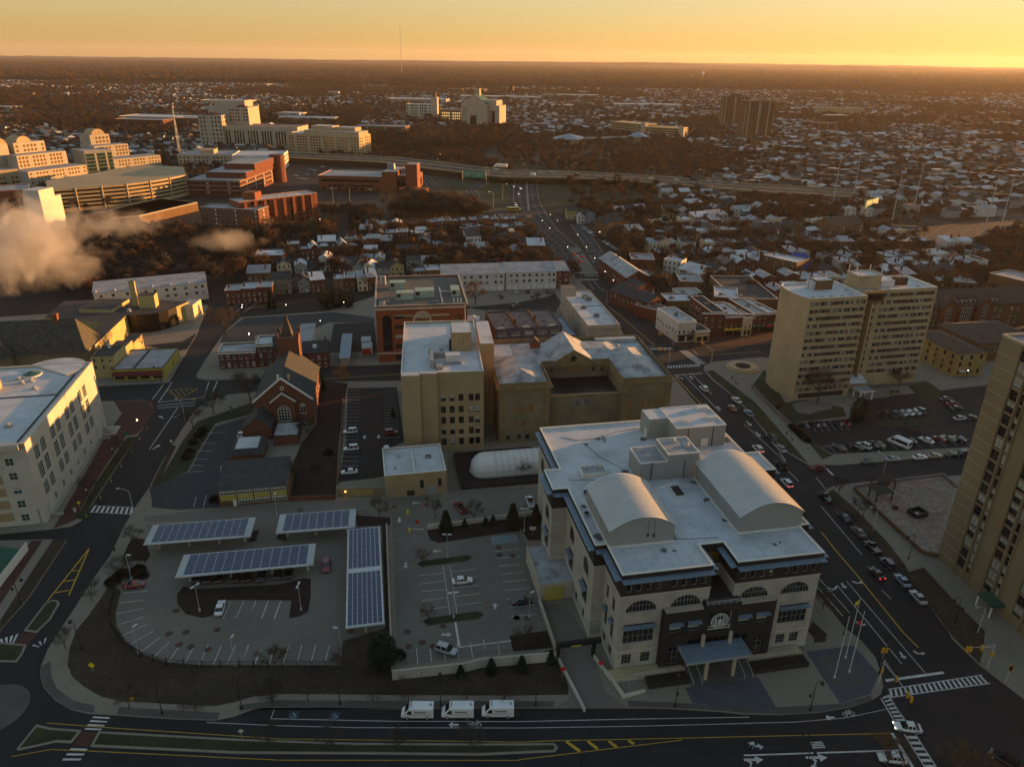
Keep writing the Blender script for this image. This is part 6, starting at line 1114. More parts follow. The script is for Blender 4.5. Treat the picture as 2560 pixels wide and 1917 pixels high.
# ---- rows and houses: left-centre neighbourhood
GA,GB,GC='houses of the left-centre neighbourhood','houses right of the avenue','houses below the highway'
bk=['red_brick_dark','red_brick','brown_brick','church_brick'];rf_=['roof_white','roof_grey','roof_silver']
for P,Q,n,d,h,wl,rf,kd,wh in (
 ((-144.8,405.3),(-129.1,407.7),1,16,8,['red_brick_dark'],['roof_white'],['flat'],'at the left end of the neighbourhood'),
 ((-135.4,437.9),(-128.7,440.0),1,10,7,['brown_brick'],['roof_silver'],['flat'],'beside the large pale flat block'),
 ((-124.7,426.3),(-93.1,438.7),6,10,6.8,bk,['roof_grey','roof_white','roof_white','roof_dark','roof_white'],['flat','gable','flat'],'in the back row below the woods'),
 ((-119.5,447.3),(-109.2,449.6),1,10,7,['red_brick_dark'],['vault_metal'],['shed'],'alone at the wood edge'),((-110.7,462.8),(-98.9,466.1),1,9,6,['cream'],['shingle'],['gable'],'at the wood edge'),
 ((-88.5,466.0),(-67.2,469.2),3,11,7.8,['red_brick_dark','red_brick'],['shingle','roof_grey','roof_grey'],['gable','flat','flat'],'in the tall row by the evergreen'),((-64.6,464.8),(-52.9,467.3),1,11,8.6,['red_brick'],['roof_white'],['flat'],'with white lintels near the rooftop porch'),
 ((-48.3,441.4),(-37.8,443.6),1,12,7,['brown_brick'],['roof_grey'],['flat'],'carrying a white rooftop porch'),((-29.2,453.3),(-20.3,455.6),1,12,10,['white_siding'],['roof_dark'],['shed'],'with roof panels, tallest of its row'),((-29.2,446.8),(-20.0,449.0),1,8,6,['white_siding'],['roof_grey'],['flat'],'in front of the tall white house'),
 ((-69.3,431.4),(-56.5,433.7),1,12,6,['grey_siding'],['shingle'],['gable'],'long and low in mid-block'),
 ((-129.0,394.5),(-122.1,397.0),1,12,6,['cream'],['shingle'],['gable'],'behind the orange lit brick house'),((-120.3,397.4),(-114.1,399.1),1,10,5,['grey_siding'],['roof_white'],['gable'],'next to a rusty tree'),
 ((-120.0,357.6),(-111.5,359.9),1,9,8.6,['tan_brick_old'],['shingle'],['gable'],'with sunlit chimney above the dark brick block'),((-108.4,361.6),(-103.2,363.5),1,10,6,['grey_siding'],['shingle'],['gable'],'left of the bright red house'),((-101.7,359.8),(-95.1,362.4),1,10,7.6,['red_brick'],['roof_white'],['shed'],'with bright red porch, sunlit at its side'),
 ((-91.2,363.6),(-80.8,365.8),2,11,7,['brown_brick','red_brick_dark'],['roof_white','roof_grey'],['flat'],'above the evergreens'),((-79.5,365.8),(-69.7,368.7),2,11,7,['cream','red_brick_dark'],['roof_grey','roof_white'],['shed'],'left of the brick office roof'),
 ((-93.1,391.0),(-75.2,390.6),3,9,6,['red_brick_dark','grey_siding','cream'],['shingle','shingle','roof_white'],['gable'],'in the middle row'),((-73.9,390.6),(-59.8,394.9),2,9,6.2,['grey_siding','yellow_stucco'],['shingle'],['gable'],'behind the brick office'),((-53.0,382.4),(-39.2,385.7),2,10,6.4,['church_brick','brown_brick'],['roof_grey','roof_white'],['flat'],'left of the white townhouses'),
 ((-138.2,341.3),(-116.7,345.9),3,11,7,['red_brick_dark'],['roof_silver','roof_white'],['flat'],'in the row by the street tree'),((-141.1,380.6),(-129.5,383.0),1,10,5,['brown_brick'],['roof_grey'],['shed'],'behind the dark brick row'),
 ((-17.3,409.8),(-10.8,410.2),1,10,5,['grey_siding'],['metal_green'],['gable'],'behind the townhouses'),((-9.6,404.6),(-4.0,405.5),1,8,5,['grey_siding'],['awning_red'],['shed'],'with red lean-to behind the townhouses'),
 ((0.6,435.4),(8.2,440.7),1,8,6,['white_siding'],['metal_blue'],['gable'],'near the avenue trees'),((8.2,440.3),(18.8,441.0),1,12,8,['church_brick'],['roof_white'],['shed'],'with tall chimneys near the avenue'),((8.0,425.9),(15.1,426.3),1,9,5,['grey_siding'],['shingle'],['gable'],'below the chimneyed house'),
 ((-58.2,503.2),(-31.9,509.2),5,12,8,['red_brick'],['roof_grey','roof_silver','roof_maroon'],['flat'],'in the walled flat roofed terrace'),((-30.6,513.7),(1.7,518.1),7,12,8,['red_brick'],['roof_grey','roof_dark','roof_white'],['flat'],'in the rear walled terrace'),((-35.4,486.2),(7.5,492.9),8,12,8,['red_brick_dark','red_brick'],['roof_dark','roof_grey','roof_white'],['flat'],'in the front walled terrace')):
    row(P,Q,n,d,h,wl,rf,kd,wh,GA)
# grey gabled church and its stone tower beside the avenue
t=bigb('grey_church','low church with grey hipped roof and pale cupola left of the avenue',(-10.8,453.0),(12.1,461.3),20,5.5,'brown_brick','shingle',[('f',[1.4],6,1,2)],roofkind='hip',rh=5,cat='church');part(t,'cupola',['white_trim'],(12,15,9,12,9.5,11.6));part(t,'porch_gable',['white_trim'],(9,16,-1.5,0,0,6))
t=thing('stone_tower','square tan stone church tower with pinnacles at the end of the terrace','tower',(*(8.3,520.9),0),R(8));part(t,'shaft',['tan_brick_old'],(0,5.4,0,5.4,0,9));
for x in (0,4.6):
    for y in (0,4.6):part(t,'pinnacle',['tan_brick_old'],(x,x+.8,y,y+.8,9,11))
# ---- houses right of the avenue
for P,Q,n,d,h,wl,rf,kd,wh in (
 ((39.5,559.2),(47.8,559.8),1,10,7,['yellow_stucco'],['shingle'],['gable'],'above the parked cars'),((46.5,542.9),(51.4,543.3),1,8,5.6,['white_siding'],['roof_grey'],['gable'],'leaning on the yellow house'),((51.9,545.3),(59.6,548.2),1,12,7,['blue_siding'],['shingle'],['gable'],'right of the yellow house'),
 ((63.0,499.2),(78.8,508.8),2,16,9.6,['brown_brick','red_brick_dark'],['shingle'],['gable'],'in the tall flats over the car park'),((75.9,487.3),(86.3,489.9),1,11,8,['tan_brick_old'],['roof_grey'],['shed'],'below the tall flats'),
 ((76.8,575.3),(101.8,579.7),3,9,5,['grey_siding','white_siding','brown_brick'],['roof_white','shingle','roof_grey'],['gable'],'below the wooded bank'),((114.0,572.3),(123.3,573.0),1,12,7,['cream'],['shingle'],['gable'],'with blank gable below the highway'),((125.6,573.2),(132.7,573.7),1,12,7,['white_siding'],['shingle'],['gable'],'right of the blank cream gable'),((139.7,601.6),(152.8,605.5),1,10,6,['grey_siding'],['roof_white'],['shed'],'beside the highway pier'),
 ((146.4,572.0),(166.1,577.1),3,10,6.8,['red_brick','brown_brick'],['shingle','roof_grey'],['gable'],'in the row below the viaduct'),((170.7,579.3),(185.0,582.9),1,10,6,['white_siding'],['roof_grey'],['gable'],'at the right end below the viaduct'),((132.6,546.5),(159.7,558.1),2,9,6,['pink_siding','grey_siding'],['roof_white','roof_grey'],['shed'],'with pale lean-to roofs'),
 ((110.3,401.8),(138.9,410.3),4,11,6.8,['red_brick','brown_brick','red_brick_dark'],['shingle_brown','roof_maroon','roof_white'],['gable'],'in the row behind the white cottages'),((83.8,406.6),(92.6,401.4),1,10,9,['white_siding'],['roof_white'],['flat'],'tall with a black balcony'),((90.6,399.2),(100.1,387.3),1,10,6,['white_siding'],['roof_white'],['shed'],'right of the tall balcony house'),((101.2,408.0),(110.7,395.7),1,10,6,['white_siding'],['shingle'],['gable'],'with brown gable roof'),((101.0,390.3),(106.4,389.3),1,8,5,['blue_siding'],['roof_white'],['shed'],'small, in front of the white gable'),
 ((130.5,413.1),(138.2,410.7),2,11,7.6,['red_brick_dark','blue_siding'],['roof_white','roof_grey'],['shed'],'left of the long brick flats'),((142.8,418.6),(156.6,402.1),1,14,9,['brown_brick'],['roof_white'],['flat'],'long flats with fire escapes'),((161.6,422.7),(169.3,421.3),1,9,7,['brown_brick'],['tarp_blue'],['gable'],'behind the long brick flats'),((160.3,406.6),(168.4,405.6),1,10,5,['brown_brick'],['tarp_blue'],['gable'],'low down beside the flats'),((169.0,407.0),(173.4,399.2),1,10,5,['brown_brick'],['shingle'],['gable'],'right of the low tarpaulin house'),
 ((183.2,430.0),(189.8,431.3),1,10,6,['grey_siding'],['roof_grey'],['flat'],'left of the brown gable house'),((188.0,424.2),(200.7,427.0),2,10,6,['brown_brick','tan_brick_old'],['shingle_brown','roof_grey'],['gable'],'behind the apartment slab'),
 ((218.6,427.9),(244.1,431.4),4,12,7,['brown_brick','red_brick_dark'],['roof_white','roof_white','roof_grey'],['flat'],'in the long pale roofed row'),((245.0,432.4),(258.9,435.4),3,11,7,['brown_brick','white_siding','white_siding'],['roof_white'],['flat'],'at the right of the long row'),((259.6,436.3),(265.6,435.7),1,11,6.8,['pink_siding'],['shingle_brown'],['gable'],'closing the long row'),
 ((215.2,413.6),(231.8,414.5),3,11,5,['brown_brick'],['roof_silver','roof_white'],['shed'],'in the lower row'),((227.2,412.7),(237.5,411.0),1,12,6,['brown_brick'],['roof_white'],['flat'],'right of the lower row'),((240.1,415.3),(249.6,411.6),2,10,6,['pink_siding','grey_siding'],['roof_white'],['shed'],'far right of the lower row'),((223.2,395.6),(241.8,392.6),3,14,7,['brown_brick','red_brick_dark'],['roof_dark','shingle_brown'],['gable'],'in the dark roofed row'),((204.9,414.1),(209.2,406.1),1,9,4,['grey_siding'],['vault_metal'],['shed'],'above the slab penthouse'),
 ((163.3,491.6),(176.6,496.4),2,12,7,['brown_brick','red_brick_dark'],['shingle'],['gable'],'left by the elevated road'),((179.6,504.7),(195.5,507.8),2,11,7,['white_siding','brown_brick'],['shingle'],['gable'],'centre by the elevated road'),((177.2,492.0),(187.3,494.5),1,9,4.6,['green_siding'],['vault_metal'],['gable'],'low, with a porch'),((200.1,504.6),(208.8,503.2),1,10,6,['brown_brick'],['roof_white'],['hip'],'right by the elevated road'),((211.4,509.5),(219.5,510.0),1,10,6,['church_brick'],['shingle_brown'],['gable'],'beside the big brick school'),((177.2,577.3),(184.7,580.4),1,10,5,['blue_siding'],['roof_white'],['shed'],'at the foot of the elevated road'),((148.8,468.0),(158.0,470.3),1,10,5,['blue_siding'],['metal_blue'],['gable'],'with bluish roof panels'),((187.8,494.6),(196.1,493.1),1,10,5,['blue_siding'],['roof_grey'],['gable'],'near the gabled porch house'),((198.8,485.6),(214.6,488.5),2,9,5,['blue_siding','grey_siding'],['roof_grey'],['hip'],'behind the woods')):
    row(P,Q,n,d,h,wl,rf,kd,wh,GB)
t=bigb('brick_school','large brown gabled brick house below the painted billboard',(213.4,498.6),(239.4,508.7),16,9.6,'brown_brick','shingle_brown',[('f',[1.5,4.6,7.2],9,1,1.6,'glass','white_trim')],roofkind='gable',rh=4.6)
WHs=thing('arched_warehouse','white warehouse with curved dark roof at the far right','warehouse',(*(259.7,510.4),0),R(-12));b=MB();K=10
b.box(0,18,0,14,0,5);b.build('wall',['white_siding'],WHs);b=MB()
for k in range(K):t0,t1=math.pi*k/K,math.pi*(k+1)/K;b.face([(-.2,7-7.2*math.cos(t0),5+2.6*math.sin(t0)),(18.2,7-7.2*math.cos(t0),5+2.6*math.sin(t0)),(18.2,7-7.2*math.cos(t1),5+2.6*math.sin(t1)),(-.2,7-7.2*math.cos(t1),5+2.6*math.sin(t1))])
b.build('curved_roof',['roof_dark'],WHs,smooth=True);part(WHs,'end_wall',['white_siding'],(17.6,18,.5,13.5,5,6.8))
for lab,A,B,d,h,wl,rf,nn in (('flat brown workshop with white roof next to the arched warehouse',(245.2,476.0),(271.2,475.7),14,5,'brown_brick','roof_white',8),('pair of bright white flat roofs right of the slab',(226.9,385.0),(245.3,381.1),16,4,'brown_brick','roof_white',5),('long brown brick mill with grey roof at the right edge',(254.4,387.0),(268.6,361.4),18,8,'brown_brick','roof_grey',14)):bigb('workshop',lab,A,B,d,h,wl,rf,[('f',[1.6],nn,1,1.5)])
# ---- brick flats with gabled bays and the yellow brick block (right edge)
GBR=bld('gabled_brick_flats','three storey brick flats with gabled bays, dormers and white gridded windows',(170.5,313.6),(238,327),17,11,'brown_brick','shingle_brown',[('f',z,1.3,1.6,[17,19.6,36.2,50,53,59,62],dict(frame='white_trim',nx=2,ny=2)) for z in (1.4,4.6,7.6)],roofkind='gable',rh=5,cat='apartment block');occupy((170,313),(238,327),17)
for u,w_ in ((24.4,8.4),(33.6,6.4),(43,8.4)):
    part(GBR,'bay',['church_brick'],(u-w_/2,u+w_/2,-1.6,0,0,11));part(GBR,'bay_base',['tan_brick_old'],(u-w_/2-.1,u+w_/2+.1,-1.7,-1.5,0,3.6))
    if w_>7:b=MB();b.gable(u-w_/2,u+w_/2,-1.6,6,11,3.8,'y',.3,0,1);b.build('bay_roof',['shingle_brown','church_brick'],GBR);link('tall_window',window_mesh(2.4,8.6,'white_trim','glass',2,5,fw=.16,sill=False),GBR,(u,-1.74,2.6))
    else:link('tall_window',window_mesh(5.0,6.0,'white_trim','glass',5,3,fw=.16,sill=False),GBR,(u,-1.74,4.4))
for u in (18.4,29.6,34,38.4,50):
    o=link('dormer',None,GBR,(u,1.4,11));part(o,'dormer_wall',['white_trim','glass'],(-1.1,1.1,0,3,0,2.4,0),(-.7,.7,-.05,0,.5,1.9,1));b=MB();b.gable(-1.3,1.3,-.3,5,2.4,1.2,'y',.2,0,0);b.build('dormer_roof',['shingle_brown'],o)
YB=bld('yellow_brick_block','three storey yellow brick block with dark hipped roof behind the car park',(169.2,262.7),(181.8,265.1),26,9.4,'yellow_brick','shingle_brown',[('f',z,1.2,1.7,3,DK_) for z in (1.2,4.2,7.0)]+[('l',z,1.2,1.7,6,DK_) for z in (1.2,4.2,7.0)],roofkind='hip',rh=2.2);occupy((169,262),(182,265),26)
for u in (3,6.4):part(YB,'entrance_awning',['metal_green' if u>4 else 'metal_white'],(u-1.2,u+1.2,-1.8,0,2.6,2.8))
bigb('grey_roofed_hall','broad grey roofed hall right of the yellow brick block',(187,279),(216,285),24,8,'brown_brick','shingle_brown',[('f',[4.2],9,1,1.8,'glass','white_trim')],roofkind='hip',rh=4)

# remaining terraces that fill the blocks either side of the avenue
ri=random.Random(21);TAK=[(f[0],f[1]) for f in FOOT];ni=0
for y0,xa,xb,hd_,wh in ((402,-108,-44,6,'above the white townhouses, left'),(428,-112,8,6,'in the second street left of the avenue'),(452,-108,12,6,'in the third street left of the avenue'),(476,-104,10,6,'in the fourth street left of the avenue'),(500,-100,-66,6,'near the wood, left of the avenue'),(345,92,190,10,'behind the cross street shops'),(372,84,235,10,'in the first street right of the avenue'),(398,80,270,9,'in the second street right of the avenue'),(425,84,290,9,'in the third street right of the avenue'),(455,84,285,8,'in the fourth street right of the avenue'),(488,78,270,8,'in the fifth street right of the avenue'),(520,96,240,8,'below the wooded bank')):
    x=xa
    while x<xb and ni<105:
        w=ri.uniform(5.5,9);y=y0+(x-xa)*math.tan(R(hd_))*.6+ri.uniform(-2,2);d=ri.uniform(9,12)
        if all((x+w/2-a)**2+(y+d/2-c)**2>64 for a,c in TAK):
            wl=ri.choice(('red_brick_dark','red_brick','brown_brick','white_siding','grey_siding','church_brick','cream'));rf=ri.choice(('roof_grey','roof_white','roof_silver','shingle','roof_grey'));kd=ri.choice(('flat','flat','shed','gable'));ni+=1
            house((x,y),(x+w*math.cos(R(hd_)),y+w*math.sin(R(hd_))),d,ri.uniform(5.6,8),wl,rf,kd,'%s house with %s %s'%(WN[wl],RN[rf],wh),GA if x<30 else GB,rh=1.6);x+=w+ri.choice((0,.1,.1,6))
        else:x+=4

# ================================================================ OFFICES, HIGHWAY AND TOWERS BEYOND
def tier(t,wall,roof,*bx):
    for q in bx:part(t,'storeys',[wall],q);part(t,'roof',[roof],(q[0]+.3,q[1]-.3,q[2]+.3,q[3]-.3,q[5],q[5]+.15))
# stepped cream offices with half-round gables (far left)
for k,(A,B,lab) in enumerate((((-413.4,645.0),(-390.7,695.2),'stepped cream office wing with two half-round gables behind the steam'),((-384.6,733.3),(-357.4,772.8),'stepped cream office wing right of the glass link'))):
    w,a=frame_of(A,B);t=thing('stepped_office',lab,'office block',(*A,0),a,'stepped cream offices');occupy(A,B,60)
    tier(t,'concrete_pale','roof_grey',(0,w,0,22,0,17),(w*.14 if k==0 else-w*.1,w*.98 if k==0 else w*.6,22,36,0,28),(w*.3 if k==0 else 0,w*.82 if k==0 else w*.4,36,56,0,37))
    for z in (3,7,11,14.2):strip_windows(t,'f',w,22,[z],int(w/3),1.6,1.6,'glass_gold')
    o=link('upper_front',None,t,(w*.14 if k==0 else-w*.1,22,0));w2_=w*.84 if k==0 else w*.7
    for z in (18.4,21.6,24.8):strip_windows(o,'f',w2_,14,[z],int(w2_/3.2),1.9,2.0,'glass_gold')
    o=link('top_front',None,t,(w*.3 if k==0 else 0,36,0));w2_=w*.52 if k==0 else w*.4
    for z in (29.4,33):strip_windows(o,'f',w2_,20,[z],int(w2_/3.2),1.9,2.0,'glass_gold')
    for u in ((w*.1,w*.5) if k==0 else (w*.2,)):
        b=MB();r=6.5;b.face([(u+r*math.cos(math.pi*i/12),38,37+.8*r*math.sin(math.pi*i/12)) for i in range(13)][::-1]);b.face([(u+r*math.cos(math.pi*i/12),52,37+.8*r*math.sin(math.pi*i/12)) for i in range(13)])
        for i in range(12):t0,t1=math.pi*i/12,math.pi*(i+1)/12;b.face([(u+r*math.cos(t0),38,37+.8*r*math.sin(t0)),(u+r*math.cos(t0),52,37+.8*r*math.sin(t0)),(u+r*math.cos(t1),52,37+.8*r*math.sin(t1)),(u+r*math.cos(t1),38,37+.8*r*math.sin(t1))])
        b.build('half_round_gable',['concrete'],t);part(t,'gable_base',['concrete_pale'],(u-7,u+7,38,52,17,37))
t=bigb('glass_link','green glass link between the two stepped cream offices',(-401.0,714.6),(-384.6,733.3),30,26,'frame_grey','roof_grey',[('f',[2+3.2*i for i in range(7)],12,2.2,2.6,'glass_green')],cat='office block')
t=bigb('orange_brick_hall','orange brick hall half hidden by steam at the left edge',(-393.9,545.0),(-363.2,563.2),30,16,'orange_brick','roof_grey',[('f',[3,8],12,1.6,2)])
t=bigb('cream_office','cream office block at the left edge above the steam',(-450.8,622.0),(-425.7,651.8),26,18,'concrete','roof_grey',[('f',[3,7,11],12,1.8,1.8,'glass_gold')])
# tall white slab whose flank mirrors the sunset
A,B=(-297.9,470.6),(-295.9,489.6);t=bigb('blank_slab','tall blank pale slab with stepped top glowing in the steam',A,B,12,25,'white_siding','roof_grey');w=t['_w'];part(t,'stair_top',['white_siding'],(.05,w*.72,.1,11,25,31))
# parking garage with curved open decks
GAP=[(-345,556),(-331,566),(-316.6,576.7),(-303,588),(-292,604),(-284,622),(-278,643)];GAB=[(-300,690),(-340,700),(-372,600)]
t=thing('parking_garage','curved concrete parking garage with open dark decks','parking garage',(0,0,0));
for lv in range(6):b=MB();b.prism(GAP+GAB,lv*2.9+1.2 if lv else 0,lv*2.9+2.6,0);b.build('deck',['concrete'],t)
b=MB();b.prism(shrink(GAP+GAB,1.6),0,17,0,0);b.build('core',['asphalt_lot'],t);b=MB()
for p in GAP:b.cyl(p[0]+.4,p[1]+.8,0,17.4,.7,n=6)
stuff(b.build('column',['concrete'],t));FOOT+=[(x,y,26) for x,y in ((-320,610),(-310,650),(-345,600),(-330,660))]
t=thing('dark_flat_hall','low hall with dark flat roof and pale parapet in front of the garage','hall',(0,0,0));P_=[(-300,512),(-290,548),(-277.6,586),(-243,574),(-262,519),(-280,508)]
b=MB();b.prism(P_,0,6,0,1);b.build('wall',['brown_brick','roof_dark'],t);I_=shrink(P_,1.0);b=MB()
for i in range(6):j=(i+1)%6;b.face([(*(P_ if 1 else I_)[i],6.7),(*P_[j],6.7),(*I_[j],6.7),(*I_[i],6.7)][::-1]);b.face([(*P_[i],5.4),(*P_[j],5.4),(*P_[j],6.7),(*P_[i],6.7)]);b.face([(*I_[i],6),(*I_[j],6),(*I_[j],6.7),(*I_[i],6.7)])
b.build('parapet',['concrete_pale'],t);FOOT+=[(x,y,20) for x,y in ((-280,530),(-270,555),(-262,570))]
# stepped red brick state office and its curved bay
A,B=(-277.9,642),(-232,639);w,a=frame_of(A,B);t=thing('stepped_brick_office','stepped red brick office with pale bands and sunlit right side','office block',(*A,0),a);occupy(A,B,95)
tier(t,'red_brick','roof_grey',(0,w,0,95,0,13),(w*.25,w+1,12,95,13,18),(w*.45,w+2,30,95,18,23));b=MB();b.cyl(w+2,84,0,25,7,n=16);b.build('round_bay',['red_brick'],t)
for z in (5,8.6,12.4):part(t,'pale_band',['concrete_pale'],(-.08,w+.08,-.08,95.08,z-.25,z+.1))
strip_windows(t,'f',w,95,[2,6,9.6],12,1.6,1.7);strip_windows(t,'r',w,95,[2,6,9.6,14],24,1.7,1.9)
for u in (8,13):b=MB();b.cyl(u,40,13.2,16,.3,n=6);b.cyl(u,40,15,16.4,.5,2.4,n=14,top=True);b.build('satellite_dish',['metal_white'],t)
# red brick flats with sunlit bays
A,B=(-186,505),(-143,545);w,a=frame_of(A,B);t=bigb('brick_bay_flats','long brick flats with a row of sunlit projecting bays',A,B,15,19,'orange_brick','roof_white',[('f',[2+3*i for i in range(6)],10,1.6,1.7)],cat='apartment block')
for i in range(8):part(t,'bay',['orange_brick'],(3+i*7.1,5+i*7.1,-1.6,0,0,18.6));vent(t,4+i*7,7,19,.4,.8)
t=bigb('brick_flats','square dark brick flats with grey roof in front of the sunlit bays',(-213,506),(-171.5,499),15,15,'red_brick','roof_grey',[('f',[1.6+2.9*i for i in range(5)],14,1.2,1.5,'glass','white_trim'),('r',[1.6+2.9*i for i in range(5)],3,1.2,1.5,'glass','white_trim')],cat='apartment block');part(t,'stair_tower',['orange_brick'],(24,33,15,24,0,24))
# low white office, cream ten-storey office, tan block with tower
t=bigb('white_office','low white office with two rows of dark windows',(-292,790),(-242,797),44,15,'white_siding','roof_white',[('r',[3,7,11],11,2,2)],cat='office block')
t=bigb('white_office','older pale stone office with grey roof left of the low white office',(-352,800),(-298,806),40,14,'concrete_pale','roof_grey',[('f',[3,7,10.6],14,1.4,1.8)],cat='office block');part(t,'roof_house',['concrete','roof_white'],(20,34,12,28,14,18))
A,B=(-274,934),(-183,908);w,a=frame_of(A,B);t=bigb('cream_strip_office','long cream office with seven rows of strip windows and sunlit roof block',A,B,30,25,'concrete','roof_white',[('f',[2+3.2*i for i in range(7)],26,2.2,1.2),('r',[2+3.2*i for i in range(7)],6,2.2,1.4)],cat='office block');tier(t,'concrete','roof_white',(20,w-2,4,28,25,29),(28,56,8,26,29,34),(60,84,12,28,25,33))
A,B=(-176,680),(-118,676);w,a=frame_of(A,B);t=bigb('tan_library','tan brick block with long dark windows and square corner tower',A,B,40,12,'orange_brick','roof_grey',[('f',[7.6],1,52,1.8),('f',[3.4],1,40,1.4),('f',[.6],8,3,1.6)]);tier(t,'orange_brick','roof_grey',(w,w+13,-1,36,0,17),(w+13,w+30,6,34,0,13),(w+22,w+32,-2,12,0,24));part(t,'dark_window',['glass'],(w+13.2,w+22,5.9,6,5,7));hvac(t,w+2,14,17,6,5,5,'metal_white');hvac(t,w+14,16,13,6,5,5,'metal_white');part(t,'awning',['awning_red'],(24,34,-4,0,2.4,3.4));part(t,'side_wing',['orange_brick','roof_grey'],(w+18,w+42,-16,-4,0,5,0))
# tall state building with sunlit top and long colonnaded wing
A,B=(-402,990),(-372,990);w,a=frame_of(A,B);t=thing('tall_stone_office','tall pale stone office with red tiled setbacks lit gold on its right side','office block',(*A,0),a);occupy(A,B,60);tier(t,'concrete_pale','roof_grey',(0,w,0,60,0,40),(4,w+26,26,70,0,48),(10,w+20,34,66,48,56))
for q in ((2,w-6,2,24),(w+8,w+24,28,40)):b=MB();b.hip(*q,40.2 if q[0]<5 else 48.2,3,0,0);b.build('tiled_roof',['awning_red'],t)
strip_windows(t,'f',w,60,[6+5*i for i in range(7)],6,1.8,2.4);strip_windows(t,'r',w,60,[6+5*i for i in range(7)],9,2.2,2.6)
o=link('right_wing_front',None,t,(w+.2,26,0));strip_windows(o,'f',26,44,[32,36,40,44],7,1.8,2)
t=bigb('colonnade_office','long stone office with a row of tall dark slots right of the tall stone office',(-372,994),(-276,986),40,27,'concrete_pale','roof_maroon',[('f',[5],26,1.8,17)],cat='office block')
# stepped pyramid-topped tower, clock-tower factory, deck and pavilions
A,B=(-92,1330),(-48,1316);w,a=frame_of(A,B);t=thing('stepped_gable_tower','stepped pink stone tower with pointed gable and gold lit right side','office block',(*A,0),a);occupy(A,B,40);tier(t,'concrete_pale','roof_grey',(0,w+20,6,40,0,38),(2,w+14,8,38,38,46));b=MB();b.prism([(0,0),(w,0),(w,8),(0,8)],0,40);b.build('front_block',['concrete_pale'],t);b=MB();b.gable(0,w,0,34,40,16,'y',.2,0,1);b.build('gable_roof',['metal_green','concrete_pale'],t);part(t,'finial',['concrete'],(w*.42,w*.6,14,22,52,64))
part(t,'window_slot',['glass'],(w*.34,w*.6,-.1,0,6,22));part(t,'window_slot',['glass'],(w+6,w+12,5.9,6,4,30));strip_windows(t,'f',w,40,[4+4*i for i in range(8)],4,1.4,1.6,u0=1,u1=w*.3)
for i in range(9):o=part(t,'window_row',['glass'],(w+1,w+5.5,5.9,6,4+4*i,5.6+4*i))
A,B=(-216,1556),(-166,1548);w,a=frame_of(A,B);t=bigb('clock_tower_factory','white framed factory with gridded windows and a corner clock tower',A,B,30,26,'white_siding','roof_grey',[('f',[2+5*i for i in range(5)],13,2.8,3.4,'glass','white_trim')],cat='factory');part(t,'clock_tower',['concrete_pale'],(w,w+12,0,12,0,40));part(t,'lantern',['brown_brick'],(w+3,w+9,3,9,40,48))
bigb('brick_factory','brown brick factory left of the stepped stone tower',(-146,1500),(-104,1494),26,20,'brown_brick','roof_grey',[('f',[3,8,13],10,2.4,2.6,'lit_window')],cat='factory')
for k,(A,B,h_,lab) in enumerate((((158,1300),(206,1243),17,'pale concrete parking deck beyond the highway, left wing'),((206,1243),(262,1216),13,'pale concrete parking deck beyond the highway, right wing'))):
    w,a=frame_of(A,B);t=thing('parking_deck',lab,'parking garage',(*A,0),a,'parking decks beyond the highway');occupy(A,B,30)
    for lv in range(int(h_/3.2)+1):part(t,'deck',['concrete'],(0,w,0,30,max(0,lv*3.2-.2),lv*3.2+1.3))
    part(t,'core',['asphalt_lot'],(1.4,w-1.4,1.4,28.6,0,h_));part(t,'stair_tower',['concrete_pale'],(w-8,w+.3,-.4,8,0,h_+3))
for k,(c,r,lab) in enumerate((((78,1118),24,'larger octagonal pavilion with blue metal roof beyond the highway'),((184,1160),16,'smaller octagonal pavilion with blue metal roof right of the larger one'))):
    t=thing('octagonal_pavilion',lab,'pavilion',(*c,0),0,'octagonal pavilions');FOOT.append((*c,r+4));P_=[(r*math.cos(R(22.5+45*i)),r*math.sin(R(22.5+45*i))) for i in range(8)];b=MB();b.prism(P_,0,7);b.build('wall',['tan_brick'],t);b=MB()
    for i in range(8):p,q=P_[i],P_[(i+1)%8];b.face([(p[0]*1.06,p[1]*1.06,6.8),(q[0]*1.06,q[1]*1.06,6.8),(0,0,13)])
    b.build('roof',['metal_blue'],t)
bigb('glass_corridor','long low glazed corridor joining the octagonal pavilions',(102,1122),(170,1152),12,6,'frame_grey','metal_grey',[('f',[1.2],18,3,3,'glass_green')])
for A,B,d,h_,lab in (((379,1462),(428,1450),20,52,'brown brick apartment tower with pale left flank, left of the two far towers'),((348,1204),(396,1207),20,56,'brown brick apartment tower with pale balcony stripes, right of the two far towers')):
    t=bigb('apartment_tower',lab,A,B,d,h_,'brown_brick','roof_grey',[('f',[2+3*i for i in range(int(h_/3)-1)],10,1.6,1.6)],cat='apartment tower',group='far apartment towers');w=t['_w']
    for u in (w*.18,w*.5,w*.82):part(t,'balcony_stripe',['concrete_pale'],(u-.6,u+.6,-.9,0,2,h_-1))
    if h_<55:part(t,'flank',['concrete_pale'],(-.3,0,2,d-2,0,h_));part(t,'penthouse',['brown_brick'],(w*.3,w*.7,5,15,h_,h_+5))
